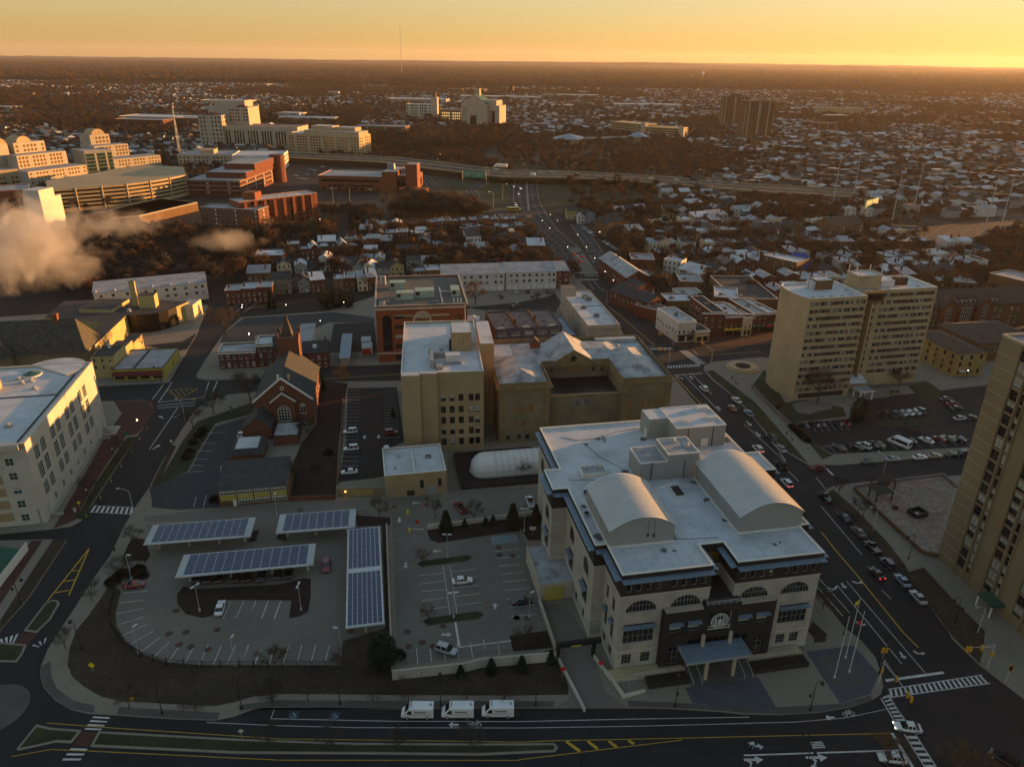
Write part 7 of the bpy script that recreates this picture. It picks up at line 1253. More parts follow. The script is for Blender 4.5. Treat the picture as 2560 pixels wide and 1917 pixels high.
for A,B,d,h_,wl,lab in (((560,2010),(590,2004),24,34,'brown_brick','distant grey-brown tower block on the right'),((600,1995),(680,1985),22,20,'brown_brick','distant flat brick block with steam right of the tower block'),((700,1830),(800,1812),25,16,'concrete','distant pale office with vertical fins'),((505,1330),(545,1325),16,17,'brown_brick','distant brick flats among trees'),((-640,1250),(-560,1240),30,14,'red_brick_dark','long dark red brick mill at far left'),((-700,1380),(-560,1360),60,9,'panel_grey','large flat white roofed warehouse at far left'),((-470,1120),(-380,1110),50,9,'brown_brick','white roofed sheds behind the cream offices'),((-560,1290),(-480,1280),26,14,'brown_brick','brown brick mill right of the dark red mill'),((-430,1420),(-330,1410),40,8,'panel_grey','far grey shed with gold lit gutter'),((-250,1210),(-170,1200),30,12,'brown_brick','low brown block above the long cream office'),((-330,2050),(-180,2040),60,12,'panel_grey','distant long pale factory'),((-160,2300),(60,2290),60,10,'panel_grey','distant low pale sheds at centre'),((-760,1900),(-640,1890),50,10,'panel_grey','distant pale depot at far left'),((250,2000),(420,1990),50,9,'panel_grey','distant flat school with pale roof'),((130,2500),(260,2490),50,9,'panel_grey','distant pale plant right of centre')):
    bigb('distant_block',lab,A,B,d,h_,wl,'roof_white' if wl=='panel_grey' else 'roof_grey',[('f',[2+3.4*i for i in range(max(1,int(h_/3.6)))],14,1.8,1.6)] if h_>10 else (),cat='building')
# unseen tower blocks added beyond the right of the frame to shade these streets
for k,(A,B,d,h_,lab) in enumerate((((222,168),(256,175),30,36,'tan block added for shade outside the frame, nearest of four'),((240,212),(276,219),34,39,'tan block added for shade outside the frame, second of four'),((262,258),(298,265),34,39,'tan block added for shade outside the frame, third of four'),((300,318),(340,326),36,38,'tan block added for shade outside the frame, farthest of four'))):
    bigb('shading_block',lab,A,B,d,h_,'concrete_tower','roof_grey',[('f',[2+3*i for i in range(12)],10,1.8,1.6)],cat='tower block',group='added shading blocks beyond the frame')

# ---- highway on its viaduct, ramps and the road below
HZ=6.0
HC=[(-273.2,885.6),(-195.6,864.2)]+[(-136.1,847.8),(-75.8,801.2),(-21.7,763.7),(-9.4,751.5),(53.2,753.0),(113.5,737.2),(168.8,710.0),(221.4,683.3),(260.1,672.5),(299.1,658.1)]
HC2=[(378.6,706.8),(416.5,690.3),(452.7,672.5),(504.8,638.1)]
def ribbon(b,pts,w,z0,z1,m=0,top=None):
    L_,R_=[],[]
    for i,p in enumerate(pts):
        a=pts[max(0,i-1)];c=pts[min(len(pts)-1,i+1)];d=Vector((c[0]-a[0],c[1]-a[1])).normalized();L_.append((p[0]-d.y*w/2,p[1]+d.x*w/2));R_.append((p[0]+d.y*w/2,p[1]-d.x*w/2))
    for i in range(len(pts)-1):
        b.face([(*R_[i],z1),(*R_[i+1],z1),(*L_[i+1],z1),(*L_[i],z1)],m if top is None else top)
        b.face([(*R_[i],z0),(*R_[i+1],z0),(*R_[i+1],z1),(*R_[i],z1)],m);b.face([(*L_[i+1],z0),(*L_[i],z0),(*L_[i],z1),(*L_[i+1],z1)],m);b.face([(*L_[i],z0),(*L_[i+1],z0),(*R_[i+1],z0),(*R_[i],z0)],m)
    return L_,R_
for k,(C,wd,lab) in enumerate(((HC,42,'long elevated highway with green girders crossing behind the houses'),(HC2,26,'second elevated road on thin piers at the right edge'))):
    t=thing('highway_viaduct',lab,'viaduct',(0,0,0));b=MB();Lp,Rp=ribbon(b,C,wd,HZ-.5,HZ,0,1);b.build('deck',['concrete','asphalt_old'],t);b=MB();ribbon(b,[((p[0]*.999),p[1]) for p in C],wd-5,HZ-2.2,HZ-.5);b.build('girder',['metal_green'],t)
    for P_ in (Lp,Rp):b=MB();ribbon(b,P_,.4,HZ,HZ+.9);b.build('parapet',['concrete'],t)
    b=MB();ribbon(b,C,.5,HZ+.02,HZ+.8);b.build('median_barrier',['concrete'],t) if k==0 else None
    b=MB()
    for P_ in (0,-1):pass
    for off in (-17,-13,-9,-5,5,9,13,17) if k==0 else (-4,4):
        for i in range(len(C)-1):
            p,q=C[i],C[i+1];d=Vector((q[0]-p[0],q[1]-p[1]));n_=Vector((-d.y,d.x)).normalized()*off;nn=int(d.length/12)
            for j in range(nn):a_,c_=mix(p,q,j/nn),mix(p,q,(j+.35)/nn);b.line((a_[0]+n_.x,a_[1]+n_.y),(c_[0]+n_.x,c_[1]+n_.y),.25,HZ+.02)
    stuff(b.build('lane_line',['paint_white'],t))
    for i in range(len(C)-1):
        p,q=C[i],C[i+1];L=math.hypot(q[0]-p[0],q[1]-p[1]);nn=max(1,int(L/34))
        for j in range(nn):
            c=mix(p,q,(j+.5)/nn)
            if k==0 and (-22<c[0]<42 or c[0]<-60):continue
            a=math.atan2(q[1]-p[1],q[0]-p[0]);b=MB();b.obox(c,1.6,wd*.55,0,HZ-2.2,a);b.build('pier',['concrete'],t)
b=MB()
for i in range(3):ribbon(b,HC[i:i+3],42-.6+.1*i,-.02,HZ-.6-.02*i)     # embankment under the western half
ribbon(b,[HC[4],mix(HC[4],HC[5],.35)],41,-.02,HZ-.7);struct(b.build('embankment',['grass_brown']))
def road(pts,w,z=.03,m='asphalt',name='road'):
    b=MB();Lp,Rp=ribbon(b,pts,w,z-.02,z,0);o=struct(b.build(name,[m]));b=MB();b.pline(Lp,.5,z+.004,0);b.pline(Rp,.5,z+.004,0)
    for off_ in (-w/4,0,w/4) if w>11 else (0,):
        for p,q in zip(pts,pts[1:]):
            d=Vector((q[0]-p[0],q[1]-p[1]));n_=Vector((-d.y,d.x)).normalized()*off_;nn=max(1,int(d.length/10))
            for j in range(nn):a_,c_=mix(p,q,j/nn),mix(p,q,(j+.4)/nn);b.line((a_[0]+n_.x,a_[1]+n_.y),(c_[0]+n_.x,c_[1]+n_.y),.22,z+.006,1)
    struct(b.build('road_edge',['kerb','paint_white']))
    for p,q in zip(pts,pts[1:]):
        for t in range(7):FOOT.append((*mix(p,q,t/6),w/2+2))
    return o
road([(34,420),(30,470),(20,520),(14,575),(10,640),(10,700),(11,752),(14,800)],22,.030)
road([(14,560),(-20,590),(-52,640),(-72,690),(-84,740),(-96,790),(-110,828)],9,.034);road([(-20,600),(-34,650),(-40,690),(-28,740),(0,772)],9,.038)
road([(30,560),(80,548),(130,530),(190,515),(260,500)],8,.042);road([(14,815),(-20,880),(-34,960),(-20,1060),(0,1150)],12,.046);road([(-30,960),(40,930),(130,950),(260,980),(400,1010)],10,.05)
road([(360,1000),(340,1090),(330,1190),(350,1400)],12,.054);road([(330,560),(300,600),(268,640),(230,690)],9,.058);road([(280,480),(330,540),(420,590),(600,640),(800,680)],34,.062);road([(52,430),(50,480),(46,540)],9,.066,'asphalt_old','parking_lane')
road([(-130,330),(-118,420),(-104,520),(-96,600),(-92,660)],8,.07);road([(-190,420),(-60,436),(40,452)],7,.074);road([(40,455),(130,440),(280,425)],7,.078);road([(-60,500),(-20,508),(30,520)],6,.082);road([(-260,720),(-180,740),(-110,800)],10,.086);road([(-150,640),(-90,640),(-30,600)],9,.09)
b=MB();b.sheet([(-205,690),(-180,770),(-225,790),(-245,700)],.1);b.sheet([(-130,590),(-60,600),(-70,640),(-140,640)],.1);struct(b.build('car_park',['asphalt_lot']))
b=MB();b.sheet([(-130,640),(-40,575),(-4,570),(-4,752),(-40,776),(-125,806)],.005);b.sheet([(24,590),(60,600),(130,640),(120,740),(24,745)],.005);b.sheet([(24,800),(130,790),(120,900),(0,930),(-10,860)],.005);struct(b.build('lawn',['grass']))
b=MB();b.prism([(10.6,590),(12,590),(12.4,745),(11,745)],0,.2);struct(b.build('traffic_island',['kerb']))
# planted median gardens along the avenue
b=MB();b.sheet([(40,400),(48,400),(42,470),(34,470)],.06);struct(b.build('median_garden',['lot_concrete']))

# ================================================================ TREES
def bare_tree(seed,H=10.0,spread=.42,n1=7,twigs=900,tw=.05,tl=(.6,1.5),trunk_r=.22):
    """trunk + limbs (one mesh) and a crown of fine bare twigs (one mesh) filling an uneven volume"""
    rr=random.Random(seed);tb=MB();cb=MB();tips=[]
    hz=H*rr.uniform(.22,.32);base=Vector((0,0,0));top=Vector((rr.uniform(-.3,.3),rr.uniform(-.3,.3),hz));tb.tube(base,top,trunk_r,trunk_r*.75,n=6)
    def limb(p,d,L,r,lv):
        q=p+d*L;tb.tube(p,q,r,r*.6,n=4 if lv else 5);tips.append((p.lerp(q,.6),d,lv));tips.append((q,d,lv))
        if lv>=3:return
        for k in range(rr.choice((2,3,3))):
            d2=(d+Vector((rr.uniform(-1,1),rr.uniform(-1,1),rr.uniform(-.25,.75)))*.75).normalized();limb(q,d2,L*rr.uniform(.55,.8),r*.58,lv+1)
    for k in range(n1):
        a=2*math.pi*k/n1+rr.uniform(-.3,.3);e=rr.uniform(.5,1.3);limb(top+Vector((0,0,hz*rr.uniform(-.1,.4))),Vector((math.cos(a)*spread*2,math.sin(a)*spread*2,e)).normalized(),H*rr.uniform(.2,.3),trunk_r*.55,0)
    limb(top,Vector((0,0,1)),H*.3,trunk_r*.65,0)
    T=[t for t in tips if t[2]>=1]
    for k in range(twigs):
        p,d,lv=rr.choice(T);o=Vector((rr.gauss(0,1),rr.gauss(0,1),rr.gauss(0,.8)))*H*.05;dd=(d*.7+Vector((rr.uniform(-1,1),rr.uniform(-1,1),rr.uniform(-.3,.9)))).normalized();L=rr.uniform(*tl);s=dd.orthogonal().normalized();s.rotate(Matrix.Rotation(rr.uniform(0,6.28),3,dd));s*=tw*.5
        a=p+o;b_=a+dd*L;cb.face([a-s,a+s,b_+s*.3,b_-s*.3])
    return tb,cb
BT=[bare_tree(20+k,10,random.uniform(.34,.5),6+k%3,1700,.06) for k in range(6)]+[bare_tree(40+k,10,random.uniform(.4,.55),7+k%3,2200,.15,(.7,1.6)) for k in range(5)]   # near kinds, then denser woodland kinds
TREE={}
def tree_meshes(k,bark,twig):
    key=(k,bark,twig)
    if key not in TREE:TREE[key]=(BT[k][0].mesh('trunk',[bark]),BT[k][1].mesh('crown',[twig]))
    return TREE[key]
NT=[0]
def tree(xy,H,label,group,twig='twig_brown',bark='bark',k=None,z=0):
    k=NT[0]%6 if k is None else k;NT[0]+=1;tm,cm=tree_meshes(k,bark,twig);s=H/10
    t=thing('tree',label,'tree',(*xy,z),random.uniform(0,6.28),group);t.scale=(s*random.uniform(.9,1.15),s*random.uniform(.9,1.15),s);link('trunk',tm,t);link('crown',cm,t);return t
def evergreen_mesh(seed,conical=True,n=2600):
    rr=random.Random(seed);tb=MB();cb=MB();tb.tube((0,0,0),(0,0,8.6),.2,.04,n=6)
    for k in range(n):
        z=.5+9.3*rr.random()**1.25;R_=(2.3*(1-z/10)+.15) if conical else 2.6*math.sin(math.pi*min(1,max(.02,z/10)))**.7
        lobes=1+.22*math.sin(z*4.2+rr.random());a=rr.uniform(0,6.283);r=R_*lobes*math.sqrt(rr.uniform(.25,1));p=Vector((r*math.cos(a),r*math.sin(a),z-.25*r))
        d=Vector((math.cos(a),math.sin(a),rr.uniform(-.5,.4))).normalized();s=d.orthogonal().normalized();s.rotate(Matrix.Rotation(rr.uniform(0,6.28),3,d));L=rr.uniform(.3,.65);s*=.16;cb.face([p-s,p+s,p+d*L+s*.4,p+d*L-s*.4])
    return tb.mesh('trunk',['bark']),cb.mesh('crown',['evergreen'])
EV=[evergreen_mesh(3),evergreen_mesh(5),evergreen_mesh(8,False)]
def evergreen(xy,H,label,group,k=0,wide=1.0,z=0.1):
    t=thing('evergreen_tree',label,'tree',(*xy,z),random.uniform(0,6),group);t.scale=(H/10*wide,H/10*wide,H/10);link('trunk',EV[k][0],t);link('crown',EV[k][1],t);return t
for p,H,k,wd,lab in (((-16.2,156.8),6.4,0,1.25,'full evergreen by the car park entrance barrier'),((0.7,159.1),7.2,1,1.2,'tall evergreen beside the civic building wall'),((6.7,162.4),5.0,0,1.1,'evergreen half hidden against the civic building'),((-11.6,158.6),2.8,1,1.2,'small evergreen left of the twin shrubs by the wall'),((-6.3,159.5),2.8,0,1.5,'left of two small evergreens by the wall'),((-4.4,160.1),3.0,1,1.4,'right of two small evergreens by the wall'),((-24.7,111.2),8.4,2,1.2,'large dark evergreen at the corner between the two car parks'),((-9.2,108.7),3.0,0,1.4,'round evergreen in front of the poster wall, left'),((-3.3,109.9),3.2,1,1.4,'round evergreen in front of the poster wall, middle'),((2.7,110.7),3.6,0,1.4,'round evergreen in front of the poster wall, right'),((8.5,112.8),3.2,1,1.3,'evergreen beside the ramp gate'),((-3.3,110.2),3.4,0,1.4,'evergreen below the poster wall banners'),
    ((-90.0,340.6),10,2,1.2,'large evergreen behind the brick row, left of the clump'),((-84.1,338.8),9.4,2,1.3,'large evergreen behind the brick row, middle of the clump'),((-78.7,339.1),8.4,2,1.1,'large evergreen behind the brick row, right of the clump'),((-115.2,337.5),8,1,1.1,'evergreen left of the lit lamp behind the church'),((-88.5,437.7),9,2,1.2,'evergreen in the back gardens'),((-67.9,243.0),5,0,.9,'narrow evergreen right of the church'),((115.9,223.1),9.0,2,1.0,'tall dark evergreen in front of the apartment slab'),((150.4,391.7),9,2,1.2,'dark evergreen left of the apartment slab'),((138.7,575.4),9,2,1.2,'evergreen between the gabled houses'),((481.0,1060.9),14,2,1.3,'large evergreen among far houses'),((442.7,878.3),14,2,1.2,'dark evergreen beside the red gabled house'),((2.6,433.5),5,2,1.4,'low evergreen behind the townhouses'),((97.1,720.3),12,2,1.2,'dark evergreen on the highway bank'),((-39.6,222.2),3,0,1,'small evergreen by the tan office car park'),((-82.9,523.6),9,2,1.2,'evergreen behind the walled terrace'),((-114.7,530.2),10,2,1.2,'evergreen at the wood edge')):
    evergreen(p,H,lab,'evergreen trees',k,wd)
SHR=[]
for k in range(3):
    rr=random.Random(70+k);cb=MB()
    for i in range(700):
        a,e=rr.uniform(0,6.283),rr.uniform(0,1.5);r=rr.uniform(.55,1);p=Vector((r*math.cos(a)*math.cos(e),r*math.sin(a)*math.cos(e),.75*r*math.sin(e)+.05));d=(p+Vector((rr.uniform(-.5,.5),rr.uniform(-.5,.5),.3))).normalized();s=d.orthogonal().normalized()*.05;cb.face([p-s,p+s,p+d*.22+s,p+d*.22-s])
    SHR.append(cb.mesh('shrub',['shrub']))
def shrub(p,r,label,group='clipped shrubs'):o=tag(link('shrub',SHR[random.randrange(3)],None,(*p,.13)),label,'shrub',group);o.scale=(r,r,r*1.1);return o
for i,p in enumerate(((-98.5,209.4),(-98.3,206.0),(-98.1,201.4),(-96.8,195.4),(-96.4,192.3))):shrub(p,1.5,'dark round shrub in the curved bed by the church car park, %s from the top'%NUM[i])
for i,p in enumerate(((-86.0,139.4),(-89.2,137.5),(-89.8,134.8),(-88.4,137.7),(-84.4,137.3))):shrub(p,1.6,'low dark shrub in the bed beside the red car, %s from the right'%NUM[i])
for i,p in enumerate(((-22.0,113.6),(-56.8,186.0),(-55.1,195.8),(-79.5,169.3))):shrub(p,1.5,['dark shrub at the head of the poster wall','dark shrub in the garden right of the parish hall','rounded shrub beside the asphalt car park wall','rounded shrub at the left end of the parish hall'][i])
for i in range(9):p=mix((92.4,217.7),(93.9,208.1),i/8);shrub(p,1.4,'clipped hedge plant beside the apartment car park, %s from the top'%NUM[i])
for i,(p,H,tw,lab) in enumerate((((-121.6,295.2),13,'twig_brown','large bare street tree at the empty car park corner'),((-90.8,232.6),11,'twig_grey','large bare tree left of the church'),((-99.7,222.3),8,'twig_grey','bare tree on the pavement above the curved lawn'),((-102.2,211.1),7,'twig_grey','thin bare tree beside the turning lane'),((-18.3,345.7),11,'twig_rust','rusty bare tree right of the brick office'),((-73.8,369.1),9,'twig_gold','ochre bare tree left of the brick office'),((107.8,236.8),12,'twig_brown','big bare tree before the apartment slab'),((143.7,252.3),7,'twig_brown','bare tree at the slab entrance'),((-34.2,162.6),5.5,'twig_grey','young bare tree by the alley gate'),((-19.5,162.9),5.5,'twig_grey','young bare tree behind the round evergreen'),((-9.2,161.5),5.5,'twig_grey','young bare tree beside the crashed red pickup'),((-20.8,144.3),3.6,'twig_rust','small rusty tree on the upper car park island'),((-17.1,124.2),3.6,'twig_rust','small rusty tree on the lower car park island'),((3.2,116.8),5,'twig_brown','bare tree in the corner bed above the ramp'),((-30.0,109.1),7,'twig_brown','bushy bare tree beside the large dark evergreen'),((-45.2,109.5),6,'twig_brown','bare tree on the embankment below the left car park'),((-92.0,150.3),4.6,'twig_grey','small bare tree in the bed by the alley mouth'),((-89.3,138.4),5,'twig_grey','bare tree beside the car park gate'),((-60.1,180.3),7,'twig_brown','bare tree in the parish garden'),((-54.4,180.4),6,'twig_grey','bare tree behind the parish garden wall'),((-63.9,206.1),6,'twig_brown','bare tree right of the church window'),((-61.1,245.5),7,'twig_grey','bare tree on the cross street pavement'),((11.1,347.0),6,'twig_brown','bare tree in the townhouse car park'),((3.5,185.4),4.5,'twig_grey','bare shrub tree beside the air dome'),((-126.9,184.9),4.5,'twig_gold','small golden tree against the court building'),((2.8,397.1),6,'twig_brown','bare tree between townhouse blocks'),((91.7,177.4),5,'twig_grey','young bare tree at the terrace corner'),((93.6,166.2),5,'twig_grey','young bare tree along the terrace wall'),((126.5,209.0),5,'twig_rust','rusty tree by the minibus'),((69.0,129.5),5,'twig_brown','young tree right of the civic building'),((65.1,90.3),5.5,'twig_gold','orange lit tree over the white car at the bottom right'),((75.2,88.4),6.5,'twig_gold','orange lit tree cut by the bottom frame'),((79.5,88.0),5,'twig_gold','second orange tree cut by the bottom frame'),((-114.4,171.0),5,'twig_grey','slender bare tree in the brick walk bed'),((-116.8,194.1),5,'twig_grey','slender bare tree by the green sign'))):
    tree(p,H,lab,'bare trees of the near blocks',tw,'bark',None,.1)
for i in range(12):
    p=((-56.8,99.4),(-69.5,100.2),(-43.9,102.4),(-43.7,101.8),(-37.1,102.3),(-25.2,102.7),(-18.6,103.1),(-7.7,103.3),(-0.6,103.4),(-89.3,114.8),(-91.3,128.8),(-0.7,103.4))[i]
    tree(p,4.6,'small bare street tree in a paved pit, '+('left pavement, ' if i>8 and i<11 else 'bottom pavement, ')+NUM[i],'street trees in paved pits','twig_grey','bark',None,.12)
for i in range(4):tree(((-41.4,92.4),(-30.6,91.8),(-18.9,92.0),(-6.6,92.4))[i],4.6,'slender bare tree on the long grass median, %s from left'%NUM[i],'trees on the long median','twig_grey','bark',None,.16)
tree((-245.3,384.8),12,'pale barked plane tree in the park at left','park trees','twig_rust','bark_pale');tree((-158.1,479.0),14,'large golden bare tree in front of the brick flats','park trees','twig_gold','bark_pale');tree((-247.1,481.1),13,'yellow leaved tree in the park at left','park trees','twig_gold','bark_pale');tree((-96.2,574.2),15,'tall grey bare tree before the tan block','park trees','twig_grey','bark_pale')

# ---- woods: individual trees where they show, then the masses as stuff
def free(x,y,r=2.0):
    return all((x-a)**2+(y-b_)**2>(c+r)**2 for a,b_,c in FNEAR.get((int(x//40),int(y//40)),()))
FNEAR={}
for f in FOOT:
    for i in (-1,0,1):
        for j in (-1,0,1):FNEAR.setdefault((int(f[0]//40)+i,int(f[1]//40)+j),[]).append(f)
AVE=[(62,300),(58,340),(52,400),(40,430),(30,480),(14,575),(11,752)]
def clear_ave(x,y):return all(abs(x-(a[0]+(c[0]-a[0])*(y-a[1])/(c[1]-a[1])))>15 for a,c in zip(AVE,AVE[1:]) if a[1]<=y<=c[1]) if 300<y<752 else True
HWY=HC+HC2
def clear_hwy(x,y):
    for p,q in zip(HC[:-1],HC[1:]):
        if min(p[0],q[0])-2<=x<=max(p[0],q[0])+2:
            t=(x-p[0])/((q[0]-p[0]) or 1);return abs(y-(p[1]+(q[1]-p[1])*t))>27
    return True
ZONES=[([(-330,380),(-205,345),(-150,372),(-128,400),(-112,500),(-150,500),(-215,490),(-300,500)],300,'woods left of the neighbourhood',(8,13),.5),
 ([(-150,560),(-96,520),(-96,640),(-30,590),(-20,545),(-66,560),(-140,560)],150,'wood between brick flats and terraces',(8,13),.5),([(-110,395),(40,395),(30,520),(-110,500)],260,'gardens left of the avenue',(6,11),.6),
 ([(45,590),(200,640),(290,660),(300,600),(230,570),(60,560)],240,'wooded bank below the highway',(7,11),.75),([(80,330),(290,400),(330,500),(240,540),(70,540),(60,450)],460,'gardens right of the avenue',(6,11),.6),([(240,420),(330,430),(420,560),(330,540)],140,'thicket at the right edge',(6,10),.4),
 ([(-150,1000),(-10,1000),(0,1290),(-90,1300),(-160,1200)],330,'wooded park behind the junction',(10,16),.6),([(40,830),(330,800),(330,980),(30,920)],150,'woods around the far ramps',(8,13),.5)]
NAMED=0;EXTRA=[]
for poly,n,where,(h0,h1),rust in ZONES:
    xs,ys=[p[0] for p in poly],[p[1] for p in poly];k=tries=0;kept=[]
    while k<n and tries<n*30:
        tries+=1;x,y=random.uniform(min(xs),max(xs)),random.uniform(min(ys),max(ys))
        if not inside((x,y),poly) or not free(x,y,-1.2 if 'gardens' in where else 1) or not clear_ave(x,y) or not clear_hwy(x,y):continue
        if any((x-a)**2+(y-b_)**2<12 for a,b_ in kept):continue
        kept.append((x,y));k+=1
        if NAMED<255 and k<=n*.42:
            NAMED+=1;H=random.uniform(h0,h1);tw=random.choice(('twig_rust','twig_rust','twig_brown') if rust>.55 else ('twig_brown','twig_grey','twig_rust'));fx,fy=(x-min(xs))/(max(xs)-min(xs)),(y-min(ys))/(max(ys)-min(ys))
            tree((x,y),H,'%s %s bare tree at the %s %s of the %s'%('tall' if H>(h0+h1)/2 else 'low',tw[5:].replace('rust','rusty'),('front','middle','back')[min(2,int(fy*3))],('left','centre','right')[min(2,int(fx*3))],where),where,tw,'bark',6+NAMED%5)
        else:EXTRA.append((x,y,random.uniform(h0,h1)))
# ---- far trees, instanced on points: variants are low crowns of twigs
coll=bpy.data.collections.new('far_tree_kinds')
def clump(seed,twig,n,R0,H,tw,L):
    rr=random.Random(seed);b=MB()
    lob=[(rr.uniform(-.5,.5)*R0,rr.uniform(-.5,.5)*R0,rr.uniform(.45,.75)*H,rr.uniform(.45,.75)*R0) for _ in range(5)]
    for k in range(n):
        c=rr.choice(lob);a,e=rr.uniform(0,6.283),rr.uniform(-.6,1.57);r=c[3]*rr.uniform(.5,1.0);p=Vector((c[0]+r*math.cos(a)*math.cos(e),c[1]+r*math.sin(a)*math.cos(e),max(.3,c[2]+r*.8*math.sin(e))));d=Vector((rr.uniform(-1,1),rr.uniform(-1,1),rr.uniform(-.2,1))).normalized();s=d.orthogonal().normalized();s.rotate(Matrix.Rotation(rr.uniform(0,6.28),3,d));s*=tw*.5;ll=rr.uniform(*L);b.face([p-s,p+s,p+d*ll+s*.4,p+d*ll-s*.4])
    for i in range(3):b.tube((rr.uniform(-.3,.3),rr.uniform(-.3,.3),0),(rr.uniform(-2,2),rr.uniform(-2,2),H*.6),.16,.06,n=3)
    me=b.mesh('far_tree',[twig]);return me
def scatter(name,pts,kinds,label_kind='stuff'):
    me=bpy.data.meshes.new(name);me.from_pydata([(x,y,0) for x,y,s in pts],[],[]);at=me.attributes.new('size','FLOAT','POINT');at.data.foreach_set('value',[s for _,_,s in pts]);at=me.attributes.new('kind','INT','POINT');at.data.foreach_set('value',[random.randrange(len(kinds)) for _ in pts]);at=me.attributes.new('turn','FLOAT','POINT');at.data.foreach_set('value',[random.uniform(0,6.28) for _ in pts])
    o=link(name,me);stuff(o);cc=bpy.data.collections.new(name+'_kinds')
    for i,k in enumerate(kinds):ob=bpy.data.objects.new('%s_kind'%name,k);cc.objects.link(ob)
    g=bpy.data.node_groups.new(name,'GeometryNodeTree');g.interface.new_socket('Geometry',in_out='INPUT',socket_type='NodeSocketGeometry');g.interface.new_socket('Geometry',in_out='OUTPUT',socket_type='NodeSocketGeometry')
    N=g.nodes;L=g.links;gi=N.new('NodeGroupInput');go=N.new('NodeGroupOutput');ci=N.new('GeometryNodeCollectionInfo');ci.inputs[0].default_value=cc;ci.inputs[1].default_value=True;ci.inputs[2].default_value=True
    ip=N.new('GeometryNodeInstanceOnPoints');ip.inputs['Pick Instance'].default_value=True
    def attr(nm,ty):a=N.new('GeometryNodeInputNamedAttribute');a.data_type=ty;a.inputs[0].default_value=nm;return a.outputs[0]
    cx=N.new('ShaderNodeCombineXYZ');L.new(attr('turn','FLOAT'),cx.inputs[2]);e2=N.new('FunctionNodeEulerToRotation');L.new(cx.outputs[0],e2.inputs[0]);L.new(e2.outputs[0],ip.inputs['Rotation'])
    L.new(attr('size','FLOAT'),ip.inputs['Scale']);L.new(attr('kind','INT'),ip.inputs['Instance Index']);L.new(gi.outputs[0],ip.inputs['Points']);L.new(ci.outputs[0],ip.inputs['Instance']);L.new(ip.outputs[0],go.inputs[0])
    md=o.modifiers.new('scatter','NODES');md.node_group=g;return o
TK=('twig_brown','twig_rust','twig_grey','twig_rust','twig_brown')
near_k=[clump(100+i,TK[i%5],900,4.2,10,.17,(.8,1.8)) for i in range(5)]
far_k=[clump(200+i,TK[i%5],420,5.5,10,.42,(1.2,2.6)) for i in range(5)]
huge_k=[clump(300+i,TK[i%5],420,26,14,2.2,(3,7)) for i in range(5)]

# ---- the town beyond: houses along streets, then tree masses to the horizon
FW=['white_siding','grey_siding','grey_siding','brown_brick','red_brick_dark','brown_brick'];FR=['roof_grey','roof_silver','shingle','shingle_brown','roof_white']
def half(y):return .73*y+70
def town(x,y):# street-blocks cluster: more houses right of centre, works and woods to the left
    v=noise.noise((x*.0022+7,y*.0016+3,0))+.5*noise.noise((x*.006,y*.005,4));return v+(.12 if x>0 else-.10)
FH=[];rr=random.Random(11);y=590
while y<3300:
    stepx=9.5 if y<1500 else 13;x=-half(y)
    while x<half(y)+(220 if y<1000 else 0):
        xx,yy=x+rr.uniform(-2,2),y+rr.uniform(-3,3)+.2*x%17;x+=stepx*rr.uniform(.9,1.5)
        lim=-.04 if yy>1000 else .02
        if y<860 and (xx<130 or not clear_hwy(xx,yy)):continue
        if-170<xx<10 and 950<yy<1310:continue
        if-420<xx<-60 and yy<900:continue
        if town(xx,yy)>lim and free(xx,yy,5) and clear_hwy(xx,yy):FH.append((xx,yy))
    y+=rr.choice((17,30)) if y<1500 else rr.choice((24,40))
FH.sort(key=lambda p:p[1])
vars_=[]
for k in range(10):
    w,d,h,rh=rr.uniform(7,10),rr.uniform(9,13),rr.uniform(5.5,7.5),rr.uniform(1.6,3);fl=k%4==0
    a=MB();a.box(-w/2,w/2,-d/2,d/2,0,h+(.4 if fl else 0));
    if not fl:a.face([(-w/2,-d/2,h),(w/2,-d/2,h),(0,-d/2,h+rh)]);a.face([(w/2,d/2,h),(-w/2,d/2,h),(0,d/2,h+rh)])
    for z in (1,4):
        for x in (-w*.25,w*.25):a.face([(x-.5,-d/2-.03,z),(x+.5,-d/2-.03,z),(x+.5,-d/2-.03,z+1.5),(x-.5,-d/2-.03,z+1.5)],1)
    wm=a.mesh('wall',[FW[k%6],'glass']);r=MB()
    if fl:r.box(-w/2+.3,w/2-.3,-d/2+.3,d/2-.3,h+.35,h+.45)
    else:r.gable(-w/2,w/2,-d/2,d/2,h,rh,'y',.3,0)
    vars_.append((wm,r.mesh('roof',[FR[k%5]]),w,d,h,rh,fl))
NI=min(len(FH),75)
for i,(x,y) in enumerate(FH[:NI]):
    k=rr.randrange(10);v=vars_[k];t=thing('house','small %s house with %s %s beyond the highway'%(WN[FW[k%6]],RN[FR[k%5]],'far left' if x<-250 else 'left of centre' if x<0 else 'right of centre' if x<300 else 'far right'),'house',(x,y,0),R(rr.choice((8,98))+rr.uniform(-4,4)),'far houses beyond the highway');link('wall',v[0],t);link('roof',v[1],t)
b=MB()
